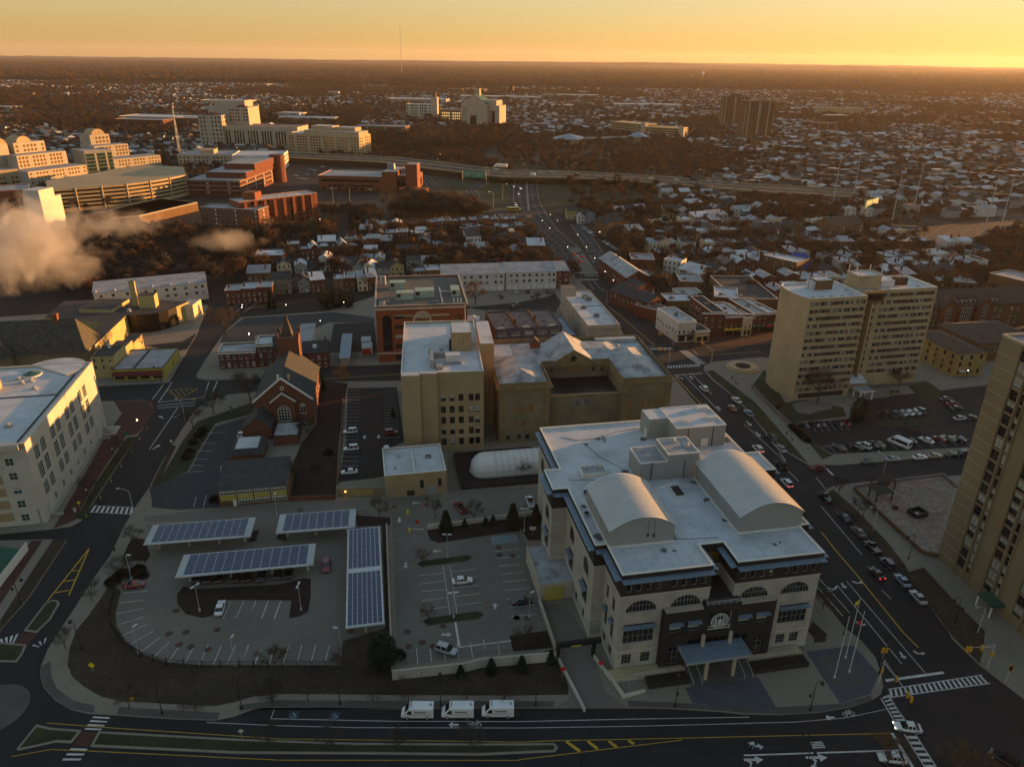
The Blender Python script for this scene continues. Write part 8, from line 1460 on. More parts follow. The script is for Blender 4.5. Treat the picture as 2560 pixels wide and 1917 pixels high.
for x,y in FH[NI:]:
    a=R(rr.choice((8,98))+rr.uniform(-6,6));w,d,h,rh=rr.uniform(7,11),rr.uniform(9,14),rr.uniform(5,7.5),rr.uniform(1.5,3);ca,sa=math.cos(a),math.sin(a);T=lambda u,v_,z:(x+u*ca-v_*sa,y+u*sa+v_*ca,z);m1,m2=rr.choice((0,1,3,3,4,5)),6+rr.choice((0,1,2,2,2,3,3,3,1,4))
    P_=[(-w/2,-d/2),(w/2,-d/2),(w/2,d/2),(-w/2,d/2)]
    for i in range(4):p,q=P_[i],P_[(i+1)%4];b.face([T(*p,0),T(*q,0),T(*q,h),T(*p,h)],m1)
    if rr.random()<.45:b.face([T(*p,h) for p in P_],m2)
    else:
        b.face([T(-w/2-.3,-d/2-.3,h),T(0,-d/2-.3,h+rh),T(0,d/2+.3,h+rh),T(-w/2-.3,d/2+.3,h)][::-1],m2);b.face([T(w/2+.3,-d/2-.3,h),T(w/2+.3,d/2+.3,h),T(0,d/2+.3,h+rh),T(0,-d/2-.3,h+rh)],m2);b.face([T(-w/2,-d/2,h),T(w/2,-d/2,h),T(0,-d/2,h+rh)],m1)
stuff(b.build('distant_house',FW+FR))
# big pale sheds scattered far out
b=MB()
for i in range(150):
    y=rr.uniform(1500,4600);x=rr.uniform(-half(y),half(y)*.6);w,d,h=rr.uniform(20,70),rr.uniform(15,40),rr.uniform(6,11)
    if town(x*1.1,y*.8)<.0:continue
    b.obox((x,y),w,d,0,h,R(rr.uniform(-20,20)),rr.randrange(3),3+rr.randrange(2))
stuff(b.build('distant_shed',['concrete_pale','brown_brick','panel_grey','roof_white','roof_grey']))
HS={}
for x,y in FH:HS.setdefault((int(x//30),int(y//30)),[]).append((x,y))
def nohouse(x,y,r):return all((x-a)**2+(y-c)**2>r*r for i in (-1,0,1) for j in (-1,0,1) for a,c in HS.get((int(x//30)+i,int(y//30)+j),()))
pts=[(x,y,h/10) for x,y,h in EXTRA]
for i in range(30000):
    y=560+900*rr.random()**.9;x=rr.uniform(-half(y),half(y)+260)
    if not free(x,y,3) or not clear_hwy(x,y) or not nohouse(x,y,5.5):continue
    if y<870 and-300<x<-60:continue
    if-60<x<45 and 560<y<800:continue
    if y<700 and 200<x<420 and rr.random()<.5:continue
    dens=.20+.6*max(0,-town(x,y))+(.25 if x<0 and y>950 else .1)
    if rr.random()<dens:pts.append((x,y,rr.uniform(.55,1.15)))
for i in range(700):# trees beyond the right-hand frame and in yards
    x,y=rr.uniform(150,620),rr.uniform(330,760)
    if free(x,y,3) and clear_hwy(x,y) and nohouse(x,y,7) and not (240<x<700 and 440+.25*(x-280)<y<540+.27*(x-280)):pts.append((x,y,rr.uniform(.5,1.0)))
scatter('woodland',pts,near_k)
pts=[]
for i in range(42000):
    y=1400+2300*rr.random()**.8;x=rr.uniform(-half(y),half(y))
    if not nohouse(x,y,6) or not free(x,y,6):continue
    if rr.random()<.34+.6*max(0,-town(x,y)):pts.append((x,y,rr.uniform(.6,1.25)))
scatter('distant_woodland',pts,far_k)
pts=[]
for i in range(16000):
    y=3300+10500*rr.random()**1.15;x=rr.uniform(-half(y),half(y));pts.append((x,y,rr.uniform(.6,1.2)))
scatter('horizon_woodland',pts,huge_k)

# ================================================================ SOLAR CANOPIES
def ordn(i):return (NUM+['%dth'%k for k in range(13,40)])[i]+' of the set'
PANEL={}
def solar(lab,A,B,d,z,ncol,nrow,gaps=(),ends=True,legs=()):
    w,a=frame_of(A,B);t=thing('solar_canopy',lab,'solar canopy',(*A,0),a,'solar canopies over the car park')
    e0=1.5 if ends else .3;cw=(w-2*e0)/ncol;rh=(d-.6)/nrow;k=(round(cw,2),round(rh,2))
    part(t,'deck',['metal_white'],(0,w,0,d,z-.25,z-.02))
    if ends:
        for x0 in (0,w-e0):
            b=MB()
            for i in range(7):b.box(x0+.06+i*e0/7,x0+.06+(i+.55)*e0/7,0,d,z-.02,z+.07)
            b.build('end_sheet',['metal_white'],t)
    if k not in PANEL:
        b=MB();b.box(.07,cw-.07,.01,rh-.02,0,.05,0);b.face([(.1,.03,.053),(cw-.1,.03,.053),(cw-.1,rh-.04,.053),(.1,rh-.04,.053)],1);PANEL[k]=b.mesh('solar_panel',['metal_grey','solar_cell'])
    for i in range(ncol):
        for j in range(nrow):
            if (i,j) in gaps or (-1,j) in gaps:continue
            link('solar_panel',PANEL[k],t,(e0+i*cw,.3+j*rh,z))
    for u,v in legs:
        b=MB();b.box(u-.3,u+.3,v-.3,v+.3,0,.9,1);b.tube((u,v,.8),(u,v,z-.3),.14,n=6);b.tube((u,v,z-1.3),(u,v-2.2,z-.3),.09,n=5);b.tube((u,v,z-1.3),(u,v+2.2,z-.3),.09,n=5);b.build('post',['galvanised','concrete_pale'],t)
    part(t,'gutter',['metal_white'],(-.1,w+.1,-.15,0,z-.35,z));return t
solar('solar canopy at the back left of the near car park',(-86.6,144.6),(-62.6,148.5),7.8,4,12,6,legs=((2,3.4),(9,3.4),(16,3.4),(22,3.4)))
solar('short solar canopy by the alley gate',(-56.9,149.9),(-38.3,152.9),7.8,4,8,6,legs=((2,3.4),(9,3.4),(16.5,3.4)))
solar('middle solar canopy sheltering a row of dark cars',(-74.1,132.8),(-44.8,137.9),7.9,4,13,6,legs=((2,3.0),(11,3.0),(20,3.0),(28,3.0)))
solar('long solar canopy standing end-on along the car park divider',(-33.1,117.6),(-25.5,119.1),34.6,4,7,20,gaps={(-1,10)},ends=False,legs=((3.8,2.4),(3.8,10),(3.8,18),(3.8,26),(3.8,33)))
# divider wall, poster wall, fences
def wall_line(name,lab,pts,th,h,m,cat='wall',cap=None):
    t=thing(name,lab,cat,(*pts[0],.1))
    for i,(p,q) in enumerate(zip(pts,pts[1:])):
        L=math.hypot(q[0]-p[0],q[1]-p[1]);b=MB();b.obox(((p[0]+q[0])/2-pts[0][0],(p[1]+q[1])/2-pts[0][1]),L,th,0,h,math.atan2(q[1]-p[1],q[0]-p[0]));b.build('run',[m],t)
        if cap:b=MB();b.obox(((p[0]+q[0])/2-pts[0][0],(p[1]+q[1])/2-pts[0][1]),L+.1,th+.12,h,h+.12,math.atan2(q[1]-p[1],q[0]-p[0]));b.build('cap',[cap],t)
    return t
PW=wall_line('poster_wall','pale block retaining wall with small posters below the right car park',[(-22.3,107.8),(-8.4,110.1),(-5.6,111.2),(9.5,113.3)],.4,2.1,'limestone_pale','wall','concrete_pale')
for i,(p,c_) in enumerate((((-18.3,108.5),'sign_yellow'),((-12.3,110.0),'paint_white'),((-6.3,111.2),'metal_blue'),((-0.3,112.4),'orange_brick'),((5.8,113.7),'metal_grey'))):
    b=MB();b.box(-1.6,1.6,-.1,.02,.4,1.5,0,bottom=True);b.box(-1.5,-.3,-.13,-.1,.5,1.3,1,bottom=True);b.box(0,1.3,-.13,-.1,.55,1.2,2,bottom=True);b.box(-1.65,1.65,-.2,.02,1.5,1.58,3,bottom=True);o=b.build('poster',['frame_dark',c_,'cream','paint_white'],PW,(p[0]-PW.location.x,p[1]-PW.location.y-.05,0),R(6))
wall_line('divider_wall','low concrete wall dividing the two car parks',[(-22.8,110.5),(-24.7,121.0),(-29.1,144.9),(-31.6,158.7)],.4,.9,'concrete_pale')
wall_line('block_wall','pale block wall behind the evergreens at the car park head',[(-21.0,157.5),(2.0,163.7),(7.7,165.1)],.4,1.3,'limestone_pale')
wall_line('garden_wall','long brick wall between parish garden and alley',[(-59.3,169.8),(-47.6,171.1)],.4,1.4,'church_brick');wall_line('lot_wall','low dark wall along the left side of the asphalt car park',[(-48.6,178.5),(-53.2,204.7),(-58.8,233.6)],.4,1.2,'brown_brick')
LG=wall_line('lower_deck','concrete deck edge with lit lower garage opening under the asphalt car park',[(-47.3,172.7),(-35.0,173.6)],.5,2.6,'tan_brick_old','garage');b=MB();b.obox((6.4,0),7.0,.3,.2,2.2,R(4));b.build('opening',['yellow_brick'],LG);LG.children[-1].location.y-=.25
b=MB();b.cyl(2.4,-.5,1.6,1.8,.14,n=8);b.build('lamp',['lamp_amber'],LG)
def fence(lab,pts,h=1.8,z=.12):
    t=thing('iron_fence',lab,'fence',(0,0,z));rb=MB();nb=MB();np_=0
    for p,q in zip(pts,pts[1:]):
        for zz in (.25,h-.2):rb.tube((*p,zz),(*q,zz),.035,n=4)
        L=math.hypot(q[0]-p[0],q[1]-p[1])
        for k in range(int(L/.45)):c=mix(p,q,(k+.5)/max(1,int(L/.45)));nb.box(c[0]-.02,c[0]+.02,c[1]-.02,c[1]+.02,0,h)
        for k in range(max(1,int(L/2.6))):c=mix(p,q,k/max(1,int(L/2.6)));b=MB();b.box(c[0]-.07,c[0]+.07,c[1]-.07,c[1]+.07,0,h+.2);b.build('post',['metal_dark'],t)
    rb.build('rail',['metal_dark'],t);stuff(nb.build('baluster',['metal_dark'],t));return t
fence('black iron fence curving round the left car park',[(-86.0,142.7),(-87.6,131.0),(-85.4,124.9),(-82.9,120.7),(-78.8,116.4),(-73.2,112.7),(-67.0,110.6),(-59.9,110.1),(-52.6,110.3),(-33.1,110.7)])
fence('black iron fence behind the garden of the brick office',[(-72.7,271.7),(-54.1,275.7)]);fence('short black fence at the alley gate',[(-40.1,163.6),(-37.1,164.0)],1.5)
t=thing('white_board_fence','pale board fence around the tennis ground at the left edge','fence',(*(-114.3,133.2),.1));p0=(-114.3,133.2);p1=(-116.2,146.9)
for k in range(14):c,e=mix(p0,p1,k/14),mix(p0,p1,(k+.94)/14);b=MB();b.obox(((c[0]+e[0])/2-p0[0],(c[1]+e[1])/2-p0[1]),math.hypot(e[0]-c[0],e[1]-c[1]),.12,0,2.4,math.atan2(e[1]-c[1],e[0]-c[0]));b.build('board',['white_trim'],t)
sheet('tennis_ground',[(-114.3,133.2),(-116.2,146.9),(-123.8,148.0),(-135.2,146.8),(-122.0,127.9)],.16,'metal_green')

# ================================================================ VEHICLES
def loft(b,secs,m=0,cap=True):
    n=len(secs[0])
    for s,t in zip(secs,secs[1:]):
        for i in range(n):j=(i+1)%n;b.face([s[i],t[i],t[j],s[j]],m)
    if cap:b.face(secs[0],m);b.face(secs[-1][::-1],m)
def sect(x,hw,z0,z1,r=.12):return [(x,-hw+.05,z0),(x,hw-.05,z0),(x,hw,z0+r*1.5),(x,hw,z1-r),(x,hw-r,z1),(x,-hw+r,z1),(x,-hw,z1-r),(x,-hw,z0+r*1.5)]
KIND=dict(sedan=(4.75,1.82,1.45),suv=(4.7,1.88,1.7),pickup=(5.5,1.95,1.75),van=(5.9,2.05,2.55),minibus=(7.0,2.2,2.8),truck=(15,2.6,4.0),bus=(11,2.5,3.1),mini=(4.2,1.75,1.5))
VM={}
def car_meshes(kind,colr):
    key=(kind,colr)
    if key in VM:return VM[key]
    L,W,H=KIND[kind];h=W/2;b=MB();g=MB();x0,x1=-L/2,L/2
    if kind in ('sedan','mini','suv','pickup'):
        belt=.95 if kind !='pickup' else 1.1;deck={'sedan':.98,'mini':1.0,'suv':1.05,'pickup':1.1}[kind]
        loft(b,[sect(x0,h*.82,.42,.72),sect(x0+.25,h*.96,.3,deck),sect(-L*.18,h,.26,deck),sect(L*.16,h,.26,belt),sect(x1-.45,h*.95,.28,belt-.14),sect(x1-.05,h*.84,.36,.68),sect(x1,h*.76,.42,.6)])
        if kind=='pickup':cx=[(-L*.02,.75,belt-.02),(.05,.72,H),(L*.15,.72,H),(L*.27,.8,belt-.04)]
        elif kind=='suv':cx=[(x0+.12,.84,deck-.02),(x0+.5,.76,H),(L*.1,.76,H),(L*.26,.86,belt-.02)]
        else:cx=[(x0+.55,.84,deck-.02),(-L*.22,.72,H),(L*.06,.72,H),(L*.25,.86,belt-.02)]
        def cs(x,f,z):return (x,h*f,z)
        (xa,fa,za),(xb,fb,zb),(xc,fc,zc),(xd,fd,zd)=cx
        b.face([(xb,-h*fb,zb),(xc,-h*fc,zc),(xc,h*fc,zc),(xb,h*fb,zb)])          # roof
        b.face([(xb+.05,-h*fb+.05,zb+.05),(xc-.05,-h*fc+.05,zc+.05),(xc-.05,h*fc-.05,zc+.05),(xb+.05,h*fb-.05,zb+.05)])
        for s in (-1,1):
            q=[(xa+.15,s*h*.93,za),(xd-.15,s*h*.93,zd),(xc,s*h*fc,zc),(xb,s*h*fb,zb)];g.face(q if s<0 else q[::-1])
            for xm,w_ in ((xb+(xc-xb)*.45,.07),(xb-.03,.06),(xc-.02,.05)):p=[(xm-w_,s*(h*.94),za+.02),(xm+w_,s*(h*.94),za+.02),(xm+w_,s*(h*fb+.015),zb),(xm-w_,s*(h*fb+.015),zb)];b.face(p if s<0 else p[::-1])
        g.face([(xd,-h*fd,zd),(xd,h*fd,zd),(xc,h*fc,zc),(xc,-h*fc,zc)]);g.face([(xa,h*fa,za),(xa,-h*fa,za),(xb,-h*fb,zb),(xb,h*fb,zb)])
        if kind=='pickup':g.face([(x0+.3,-h*.8,deck+.01),(-L*.03,-h*.8,deck+.01),(-L*.03,h*.8,deck+.01),(x0+.3,h*.8,deck+.01)])
    elif kind in ('van','minibus'):
        loft(b,[sect(x0,h*.96,.4,H-.06),sect(x0+.1,h,.35,H),sect(L*.2,h,.35,H),sect(L*.24,h,.35,H-.1),sect(L*.4,h*.97,.35,1.35),sect(x1-.1,h*.9,.35,1.05),sect(x1,h*.82,.45,.9)])
        g.face([(L*.385,-h*.85,1.47),(L*.385,h*.85,1.47),(L*.262,h*.8,H-.2),(L*.262,-h*.8,H-.2)])
        for s in (-1,1):p=[(L*.17,s*(h+.012),1.3),(L*.33,s*(h+.012),1.3),(L*.255,s*(h+.012),H-.45),(L*.17,s*(h+.012),H-.45)];g.face(p if s<0 else p[::-1])
        if kind=='minibus':
            for s in (-1,1):p=[(x0+.3,s*(h+.012),1.4),(L*.14,s*(h+.012),1.4),(L*.14,s*(h+.012),H-.5),(x0+.3,s*(h+.012),H-.5)];g.face(p if s<0 else p[::-1])
            g.face([(x0-.012,h*.7,1.3),(x0-.012,-h*.7,1.3),(x0-.012,-h*.7,H-.5),(x0-.012,h*.7,H-.5)])
    elif kind=='bus':
        loft(b,[sect(x0,h*.96,.5,H),sect(x0+.1,h,.45,H),sect(x1-1.6,h,.45,H),sect(x1-1.5,h*.9,.45,1.7),sect(x1,h*.85,.5,1.4)])
        for s in (-1,1):p=[(x0+.4,s*(h+.012),1.6),(x1-1.9,s*(h+.012),1.6),(x1-1.9,s*(h+.012),2.5),(x0+.4,s*(h+.012),2.5)];g.face(p if s<0 else p[::-1])
    else:
        b.box(x0,x1-3.2,-h,h,1.1,H,bottom=True);loft(b,[sect(x1-3.0,h*.95,.5,3.4),sect(x1-1.6,h*.95,.5,3.3),sect(x1-1.4,h*.9,.5,1.9),sect(x1,h*.85,.5,1.6)]);g.face([(x1-1.45,-h*.8,2),(x1-1.45,h*.8,2),(x1-1.58,h*.8,3.1),(x1-1.58,-h*.8,3.1)])
    wb=MB();n=12
    for s in (-1,1):
        for k in range(n):a,e=2*math.pi*k/n,2*math.pi*(k+1)/n;r=.34;wb.face([(r*math.cos(a),-.1,r*math.sin(a)),(r*math.cos(e),-.1,r*math.sin(e)),(r*math.cos(e),.1,r*math.sin(e)),(r*math.cos(a),.1,r*math.sin(a))])
    wb.face([(.34*math.cos(2*math.pi*k/n),-.1,.34*math.sin(2*math.pi*k/n)) for k in range(n)]);wb.face([(.2*math.cos(2*math.pi*k/8),-.11,.2*math.sin(2*math.pi*k/8)) for k in range(8)],1);wb.face([(.34*math.cos(2*math.pi*k/n),.1,.34*math.sin(2*math.pi*k/n)) for k in range(n)][::-1]);wb.face([(.2*math.cos(2*math.pi*k/8),.11,.2*math.sin(2*math.pi*k/8)) for k in range(8)][::-1],1)
    lb=MB();lb.box(-.03,.03,-.16,.16,-.07,.07,bottom=True)
    if 'wheel' not in VM:VM['wheel']=wb.mesh('wheel',['tyre','galvanised']);VM['lh']=lb.mesh('headlight',['metal_white']);VM['lhon']=lb.mesh('headlight',['head_light']);VM['lt']=lb.mesh('tail_light',['sign_red']);VM['lton']=lb.mesh('tail_light',['tail_red'])
    VM[key]=(b.mesh('body',['car_'+colr]),g.mesh('window_glass',['glass']));return VM[key]
CN=dict(paleblue='pale blue',navy='dark navy',gold='champagne')
def car(p,q,kind,colr,label,group,z=.03,lights='',simple=False):
    """vehicle at ground point p pointing towards q"""
    bm,gm=car_meshes(kind,colr);L,W,H=KIND[kind]
    t=thing({'sedan':'car','mini':'car','suv':'car'}.get(kind,kind),label,{'suv':'SUV','sedan':'car','mini':'car'}.get(kind,kind),(*p,z),math.atan2(q[1]-p[1],q[0]-p[0]),group)
    link('body',bm,t);link('window_glass',gm,t)
    if not simple:
        for x in (-L*.31,L*.31):
            for y in (-W/2+.09,W/2-.09):link('wheel',VM['wheel'],t,(x,y,.34))
    for y in (-W*.34,W*.34):
        link('headlight',VM['lhon' if 'h' in lights else 'lh'],t,(L/2-.03,y,.68));link('tail_light',VM['lton' if 't' in lights else 'lt'],t,(-L/2+.02,y,.8))
    return t
def cars(place,group,P,Q,items,z=.15,lights='',simple=False,ord_='left'):
    """items: (t along P->Q, kind, colour); each car points along the given heading H=(p,q)"""
    for i,(p,q,kind,colr) in enumerate(items):
        car(p,q,kind,colr,'%s %s %s, %s from %s'%(CN.get(colr,colr),{'sedan':'sedan','mini':'hatchback','suv':'SUV'}.get(kind,kind),place,NUM[i] if i<12 else '%dth'%(i+1),ord_),group,z,lights,simple)
def off(p,dx,dy):return (p[0]+dx,p[1]+dy)
UP=R(101);ux_,uy_=math.cos(R(11)),math.sin(R(11));vx_,vy_=math.cos(UP),math.sin(UP)
def away(p):return off(p,vx_,vy_)
def toward(p):return off(p,-vx_,-vy_)
def right(p):return off(p,ux_,uy_)
def left(p):return off(p,-ux_,-uy_)
for i,p in enumerate(((-16.4,99.5),(-9.1,99.7),(-1.8,100.0))):
    t=car(p,off(p,-1,-.01),'van','white','white panel van parked at the kerb, %s of three'%('leftmost','middle','rightmost')[i],'white vans at the kerb');b=MB()
    for k in range(11):b.box(-1.7+k*.2,-1.55+k*.2,1.03,1.05,1.62,1.86+(.03 if k%3 else 0),bottom=True)   # worn lettering, too small to read in the photograph
    o=b.build('lettering',['car_navy'],t);b=MB();b.box(1.0,1.25,-.75,.55,2.55,2.62,bottom=True);b.box(-2.6,-2.2,-.3,.2,2.55,2.6,bottom=True);b.build('roof_vent',['metal_grey'],t)
    b=MB();b.box(-2.6,1.4,1.028,1.045,1.15,1.22,bottom=True);b.build('stripe',['car_blue'],t)
GP='cars of the near car parks'
for p,q,kd,cl,lab in (((-10.8,136.9),right,'sedan','white','white sedan alone in the middle of the right car park'),((2.9,130.1),right,'sedan','black','black sedan at the right side of the right car park'),((-62.4,126.7),away,'sedan','white','white sedan beside the left car park island'),((-84.5,133.8),left,'sedan','red','dark red sedan at the left car park entrance'),((-43.0,141.7),toward,'suv','red','dark red SUV left of the end-on solar canopy'),((-83.8,206.0),right,'suv','white','white SUV beside the church vestry'),((5.3,170.2),away,'pickup','white','white pickup in the alley by the civic building'),((-51.3,209.8),left,'suv','white','white SUV in the asphalt car park, topmost'),((-48.8,198.7),left,'suv','white','white SUV in the asphalt car park, middle'),((-46.5,184.7),left,'sedan','white','white sedan in the asphalt car park, lowest'),((-38.3,209.4),right,'suv','red','maroon SUV on the right of the asphalt car park')):
    car(p,q(p),kd,cl,lab,GP,.15)
car((-12.6,115.3),(-10.2,114.4),'suv','silver','silver SUV parked askew near the poster wall',GP,.15)
car((-13.3,166.8),(-15.3,170.2),'pickup','red','red pickup with raised bed standing across the alley verge',GP,.15)
cars('under the middle solar canopy','dark cars under the solar canopy',0,0,[(p,away(p),'sedan',c) for p,c in (((-71.6,137.0),'black'),((-69.0,137.0),'black'),((-66.2,137.2),'black'),((-62.6,137.4),'black'),((-60.1,137.6),'black'),((-57.0,137.7),'navy'),((-60.0,137.7),'black'),((-57.1,138.1),'black'),((-53.5,138.7),'navy'),((-51.0,139.1),'black'))])
AVc='cars parked along the avenue';dn=lambda a,c:(a,c)
cars('parked along the terrace side of the avenue',AVc,0,0,[((86.8,174.4),(86.1,177.6),'pickup','black'),((88.0,164.9),(87.5,167.9),'sedan','navy'),((89.0,158.4),(88.5,161.2),'sedan','grey'),((89.7,151.7),(89.3,154.3),'pickup','black'),((90.5,145.5),(90.2,148.2),'suv','navy'),((91.0,139.2),(90.7,142.0),'sedan','paleblue'),((91.8,133.4),(91.5,136.1),'sedan','silver')],.03,ord_='the top')
for p,q,kd,cl,lab,li in (((72.2,97.8),(70.1,98.1),'sedan','white','white sedan turning across the zebra crossing with headlights on','h'),((66.4,91.3),(64.6,91.5),'sedan','white','white sedan waiting at the stop line under an orange tree',''),((85.7,91.3),(84.4,92.8),'suv','black','black SUV in the bottom right corner',''),((86.1,141.7),(85.6,144.5),'sedan','black','black sedan driving away on the avenue with tail lights lit','t'),((80.3,192.2),(79.7,195.6),'suv','black','black SUV at the side street mouth',''),((78.5,181.9),(78.0,185.2),'suv','white','white SUV driving up the avenue beside the vaulted roof','t'),((90.8,190.6),(93.8,191.0),'sedan','red','dark red sedan turning into the side street',''),((76.3,201.9),(75.5,205.5),'suv','white','white SUV half hidden behind the vaulted roof','t'),((83.0,209.9),(82.2,213.8),'suv','grey','grey jeep by the apartment lawn',''),((83.6,202.4),(82.8,206.1),'sedan','silver','silver sedan by the apartment lawn',''),((80.9,227.3),(80.4,231.3),'sedan','paleblue','pale blue sedan above the grey jeep',''),((70.2,247.3),(69.1,251.5),'suv','white','white SUV stopped before the far crossing',''),((79.5,237.8),(78.5,241.7),'sedan','white','white sedan by the lawn edge of the avenue',''),((76.2,231.2),(75.4,235.8),'sedan','orange','orange sports coupe on the avenue',''),((80.7,227.3),(80.1,231.3),'sedan','paleblue','bluish sedan parked behind the orange coupe','')):
    car(p,q,kd,cl,lab,'cars on the avenue',.03,li)
cars('parked in the side street','cars in the side street',0,0,[(p,right(p),k,c) for p,k,c in (((107.7,195.0),'sedan','grey'),((115.7,196.7),'sedan','silver'),((124.5,198.1),'sedan','white'),((129.6,199.1),'sedan','gold'),((135.4,200.0),'sedan','black'),((139.9,200.9),'suv','black'))],.03)
SL=lambda p:off(p,-.55,.83)
GQ='cars in the apartment car park'
cars('in the upper bays of the apartment car park',GQ,0,0,[(p,SL(p),k,c) for p,k,c in (((96.1,218.3),'sedan','black'),((99.5,218.8),'suv','black'),((102.1,219.4),'sedan','navy'),((107.7,220.2),'suv','navy'),((110.6,221.0),'sedan','red'))])
cars('at the island of the apartment car park',GQ,0,0,[(p,SL(p),k,c) for p,k,c in (((126.7,227.2),'suv','black'),((129.9,227.8),'suv','grey'),((132.9,228.4),'sedan','silver'),((135.7,229.1),'sedan','white'),((138.3,229.7),'sedan','silver'),((140.7,230.8),'suv','grey'))],.2)
cars('in the lower bays of the apartment car park',GQ,0,0,[(p,SL(p),k,c) for p,k,c in (((102.0,203.7),'sedan','grey'),((107.7,203.9),'sedan','black'),((110.4,204.9),'suv','white'),((113.0,205.4),'sedan','black'),((115.2,206.1),'sedan','gold'),((122.1,206.5),'minibus','white'),((126.5,208.6),'sedan','navy'),((132.0,209.1),'sedan','white'),((136.7,210.1),'mini','red'),((139.8,210.4),'sedan','grey'),((143.1,210.1),'sedan','black'))])
cars('at the right side of the apartment car park',GQ,0,0,[(p,right(p),k,c) for p,k,c in (((155.1,240.9),'sedan','grey'),((155.4,237.0),'sedan','red'),((154.7,233.3),'sedan','green'),((151.7,225.3),'sedan','silver'),((155.8,226.0),'sedan','black'),((139.5,245.6),'suv','gold'))])
cars('waiting with red tail lights up the avenue','cars far up the avenue',0,0,[(p,away(p),k,c) for p,k,c in (((37.1,450.0),'sedan','red'),((41.6,444.2),'sedan','red'),((38.5,440.0),'suv','grey'),((39.7,431.8),'sedan','red'))],.04,'t',True)
cars('parked aslant above the brick warehouse','cars parked aslant up the avenue',0,0,[(p,SL(p),'sedan',c) for p,c in zip([mix((59.7,483.3),(66.2,458.5),k/8) for k in range(9)],'silver grey white silver black silver grey paleblue black'.split())],.1,'',True,'the top')
cars('parked aslant below the yellow house','cars parked aslant up the avenue',0,0,[(p,SL(p),'sedan',c) for p,c in zip([mix((48.3,532.9),(54.8,501.4),k/8) for k in range(9)],'black grey silver paleblue grey silver white black grey'.split())],.1,'',True,'the top')
cars('outside the white townhouses','cars by the townhouses',0,0,[(p,away(p),k,c) for p,k,c in (((1.7,366.9),'sedan','white'),((-6.2,357.8),'suv','black'),((1.5,366.9),'sedan','white'),((7.3,367.2),'suv','black'),((17.4,367.6),'suv','black'),((20.3,365.5),'suv','grey'),((-0.0,341.5),'sedan','black'),((1.8,345.6),'sedan','navy'))],.15,'',True)
hd=Vector((HC[7][0]-HC[6][0],HC[7][1]-HC[6][1])).normalized()
def along(p,s):return off(p,hd.x*s,hd.y*s)
cars('driving along the elevated highway','traffic on the highway',0,0,[(p,along(p,s),k,c) for p,s,k,c in (((-18.7,777.8),1,'sedan','white'),((-11.3,754.9),-1,'suv','black'),((17.3,743.6),-1,'van','white'),((25.4,765.5),1,'sedan','silver'),((37.6,768.5),1,'sedan','white'),((60.2,745.9),-1,'van','black'),((81.3,734.3),-1,'sedan','black'),((97.8,729.2),-1,'sedan','navy'),((131.1,732.2),1,'sedan','white'),((154.8,726.2),1,'suv','white'),((168.6,703.9),-1,'sedan','black'),((183.6,717.6),1,'sedan','silver'))],6.03,'',True)
cars('far right on the elevated highway','traffic on the highway',0,0,[(p,along(p,1),'sedan',c) for p,c in (((193.6,714.5),'silver'),((206.6,711.8),'white'))],6.03,'',True)
car((-15.3,797.4),along((-15.3,797.4),-1),'truck','white','white articulated lorry on the elevated highway','traffic on the highway',6.03,'',True);car((358.6,634.2),(357.3,619.8),'truck','white','white lorry parked beyond the billboard','lorries at right',.1,'',True);car((351.2,650.4),(348.3,639.3),'truck','white','second white lorry left of the parked one','lorries at right',.1,'',True)
cars('on the ground-level road beyond the billboard','cars beyond the billboard',0,0,[((386.6,645.1),(382.5,646.7),'sedan','white'),((378.6,624.1),(374.4,626.1),'sedan','white')],.1,'',True)
cars('in the underpass road','cars in the underpass',0,0,[(p,toward(p),k,c) for p,k,c in (((-1.0,710.5),'suv','white'),((5.5,699.2),'suv','white'),((3.6,668.3),'suv','silver'),((0.9,616.5),'suv','grey'))],.05,'h',True,'the top')
car((-0.1,590.4),off((-0.1,590.4),1,.1),'bus','yellow','yellow school bus crossing below the underpass','buses',.05,'',True)
cars('in the car park by the tan block','cars by the tan block',0,0,[(p,right(p),'sedan',c) for p,c in (((-218.4,757.5),'white'),((-210.3,741.2),'silver'),((-204.4,737.6),'white'),((-218.1,775.3),'grey'),((-209.6,767.1),'silver'),((-203.5,763.2),'black'),((-215.7,803.6),'silver'),((-210.0,799.4),'white'),((-208.5,829.3),'white'),((-198.7,759.3),'grey'))],.12,'',True)

# ================================================================ STREET FURNITURE
LM={}
def lamp_black(p,lab,rz=0,lit=False):
    t=thing('street_lamp',lab,'street lamp',(*p,.12),rz,'black street lamps')
    if 'k' not in LM:
        b=MB();b.cyl(0,0,0,.7,.22,.16,n=8);b.cyl(0,0,.7,6.6,.09,.06,n=8);LM['k']=b.mesh('pole',['metal_dark']);b=MB();prev=(0,0,6.5)
        for i in range(1,8):a=math.pi*i/7;c=(.75-.75*math.cos(a),0,6.5+.55*math.sin(a));b.tube(prev,c,.05,n=5);prev=c
        LM['a']=b.mesh('arm',['metal_dark']);b=MB();b.cyl(0,0,-.55,-.2,.42,.3,n=10);b.cyl(0,0,-.2,.1,.3,.05,n=10);LM['h']=b.mesh('lantern',['metal_dark']);b=MB();b.cyl(0,0,-.6,-.55,.3,n=8);LM['g']=b.mesh('globe',['lamp_white'])
        b=MB();b.tube((0,0,4.2),(-.8,0,4.3),.04,n=5);b.cyl(-.8,0,3.75,4.1,.3,.2,n=8);b.cyl(-.8,0,4.1,4.35,.2,.04,n=8);LM['s']=b.mesh('footway_lantern',['metal_dark'])
    link('pole',LM['k'],t);link('arm',LM['a'],t);link('lantern',LM['h'],t,(1.5,0,6.5));link('footway_lantern',LM['s'],t)
    if lit:link('globe',LM['g'],t,(1.5,0,6.5))
    return t
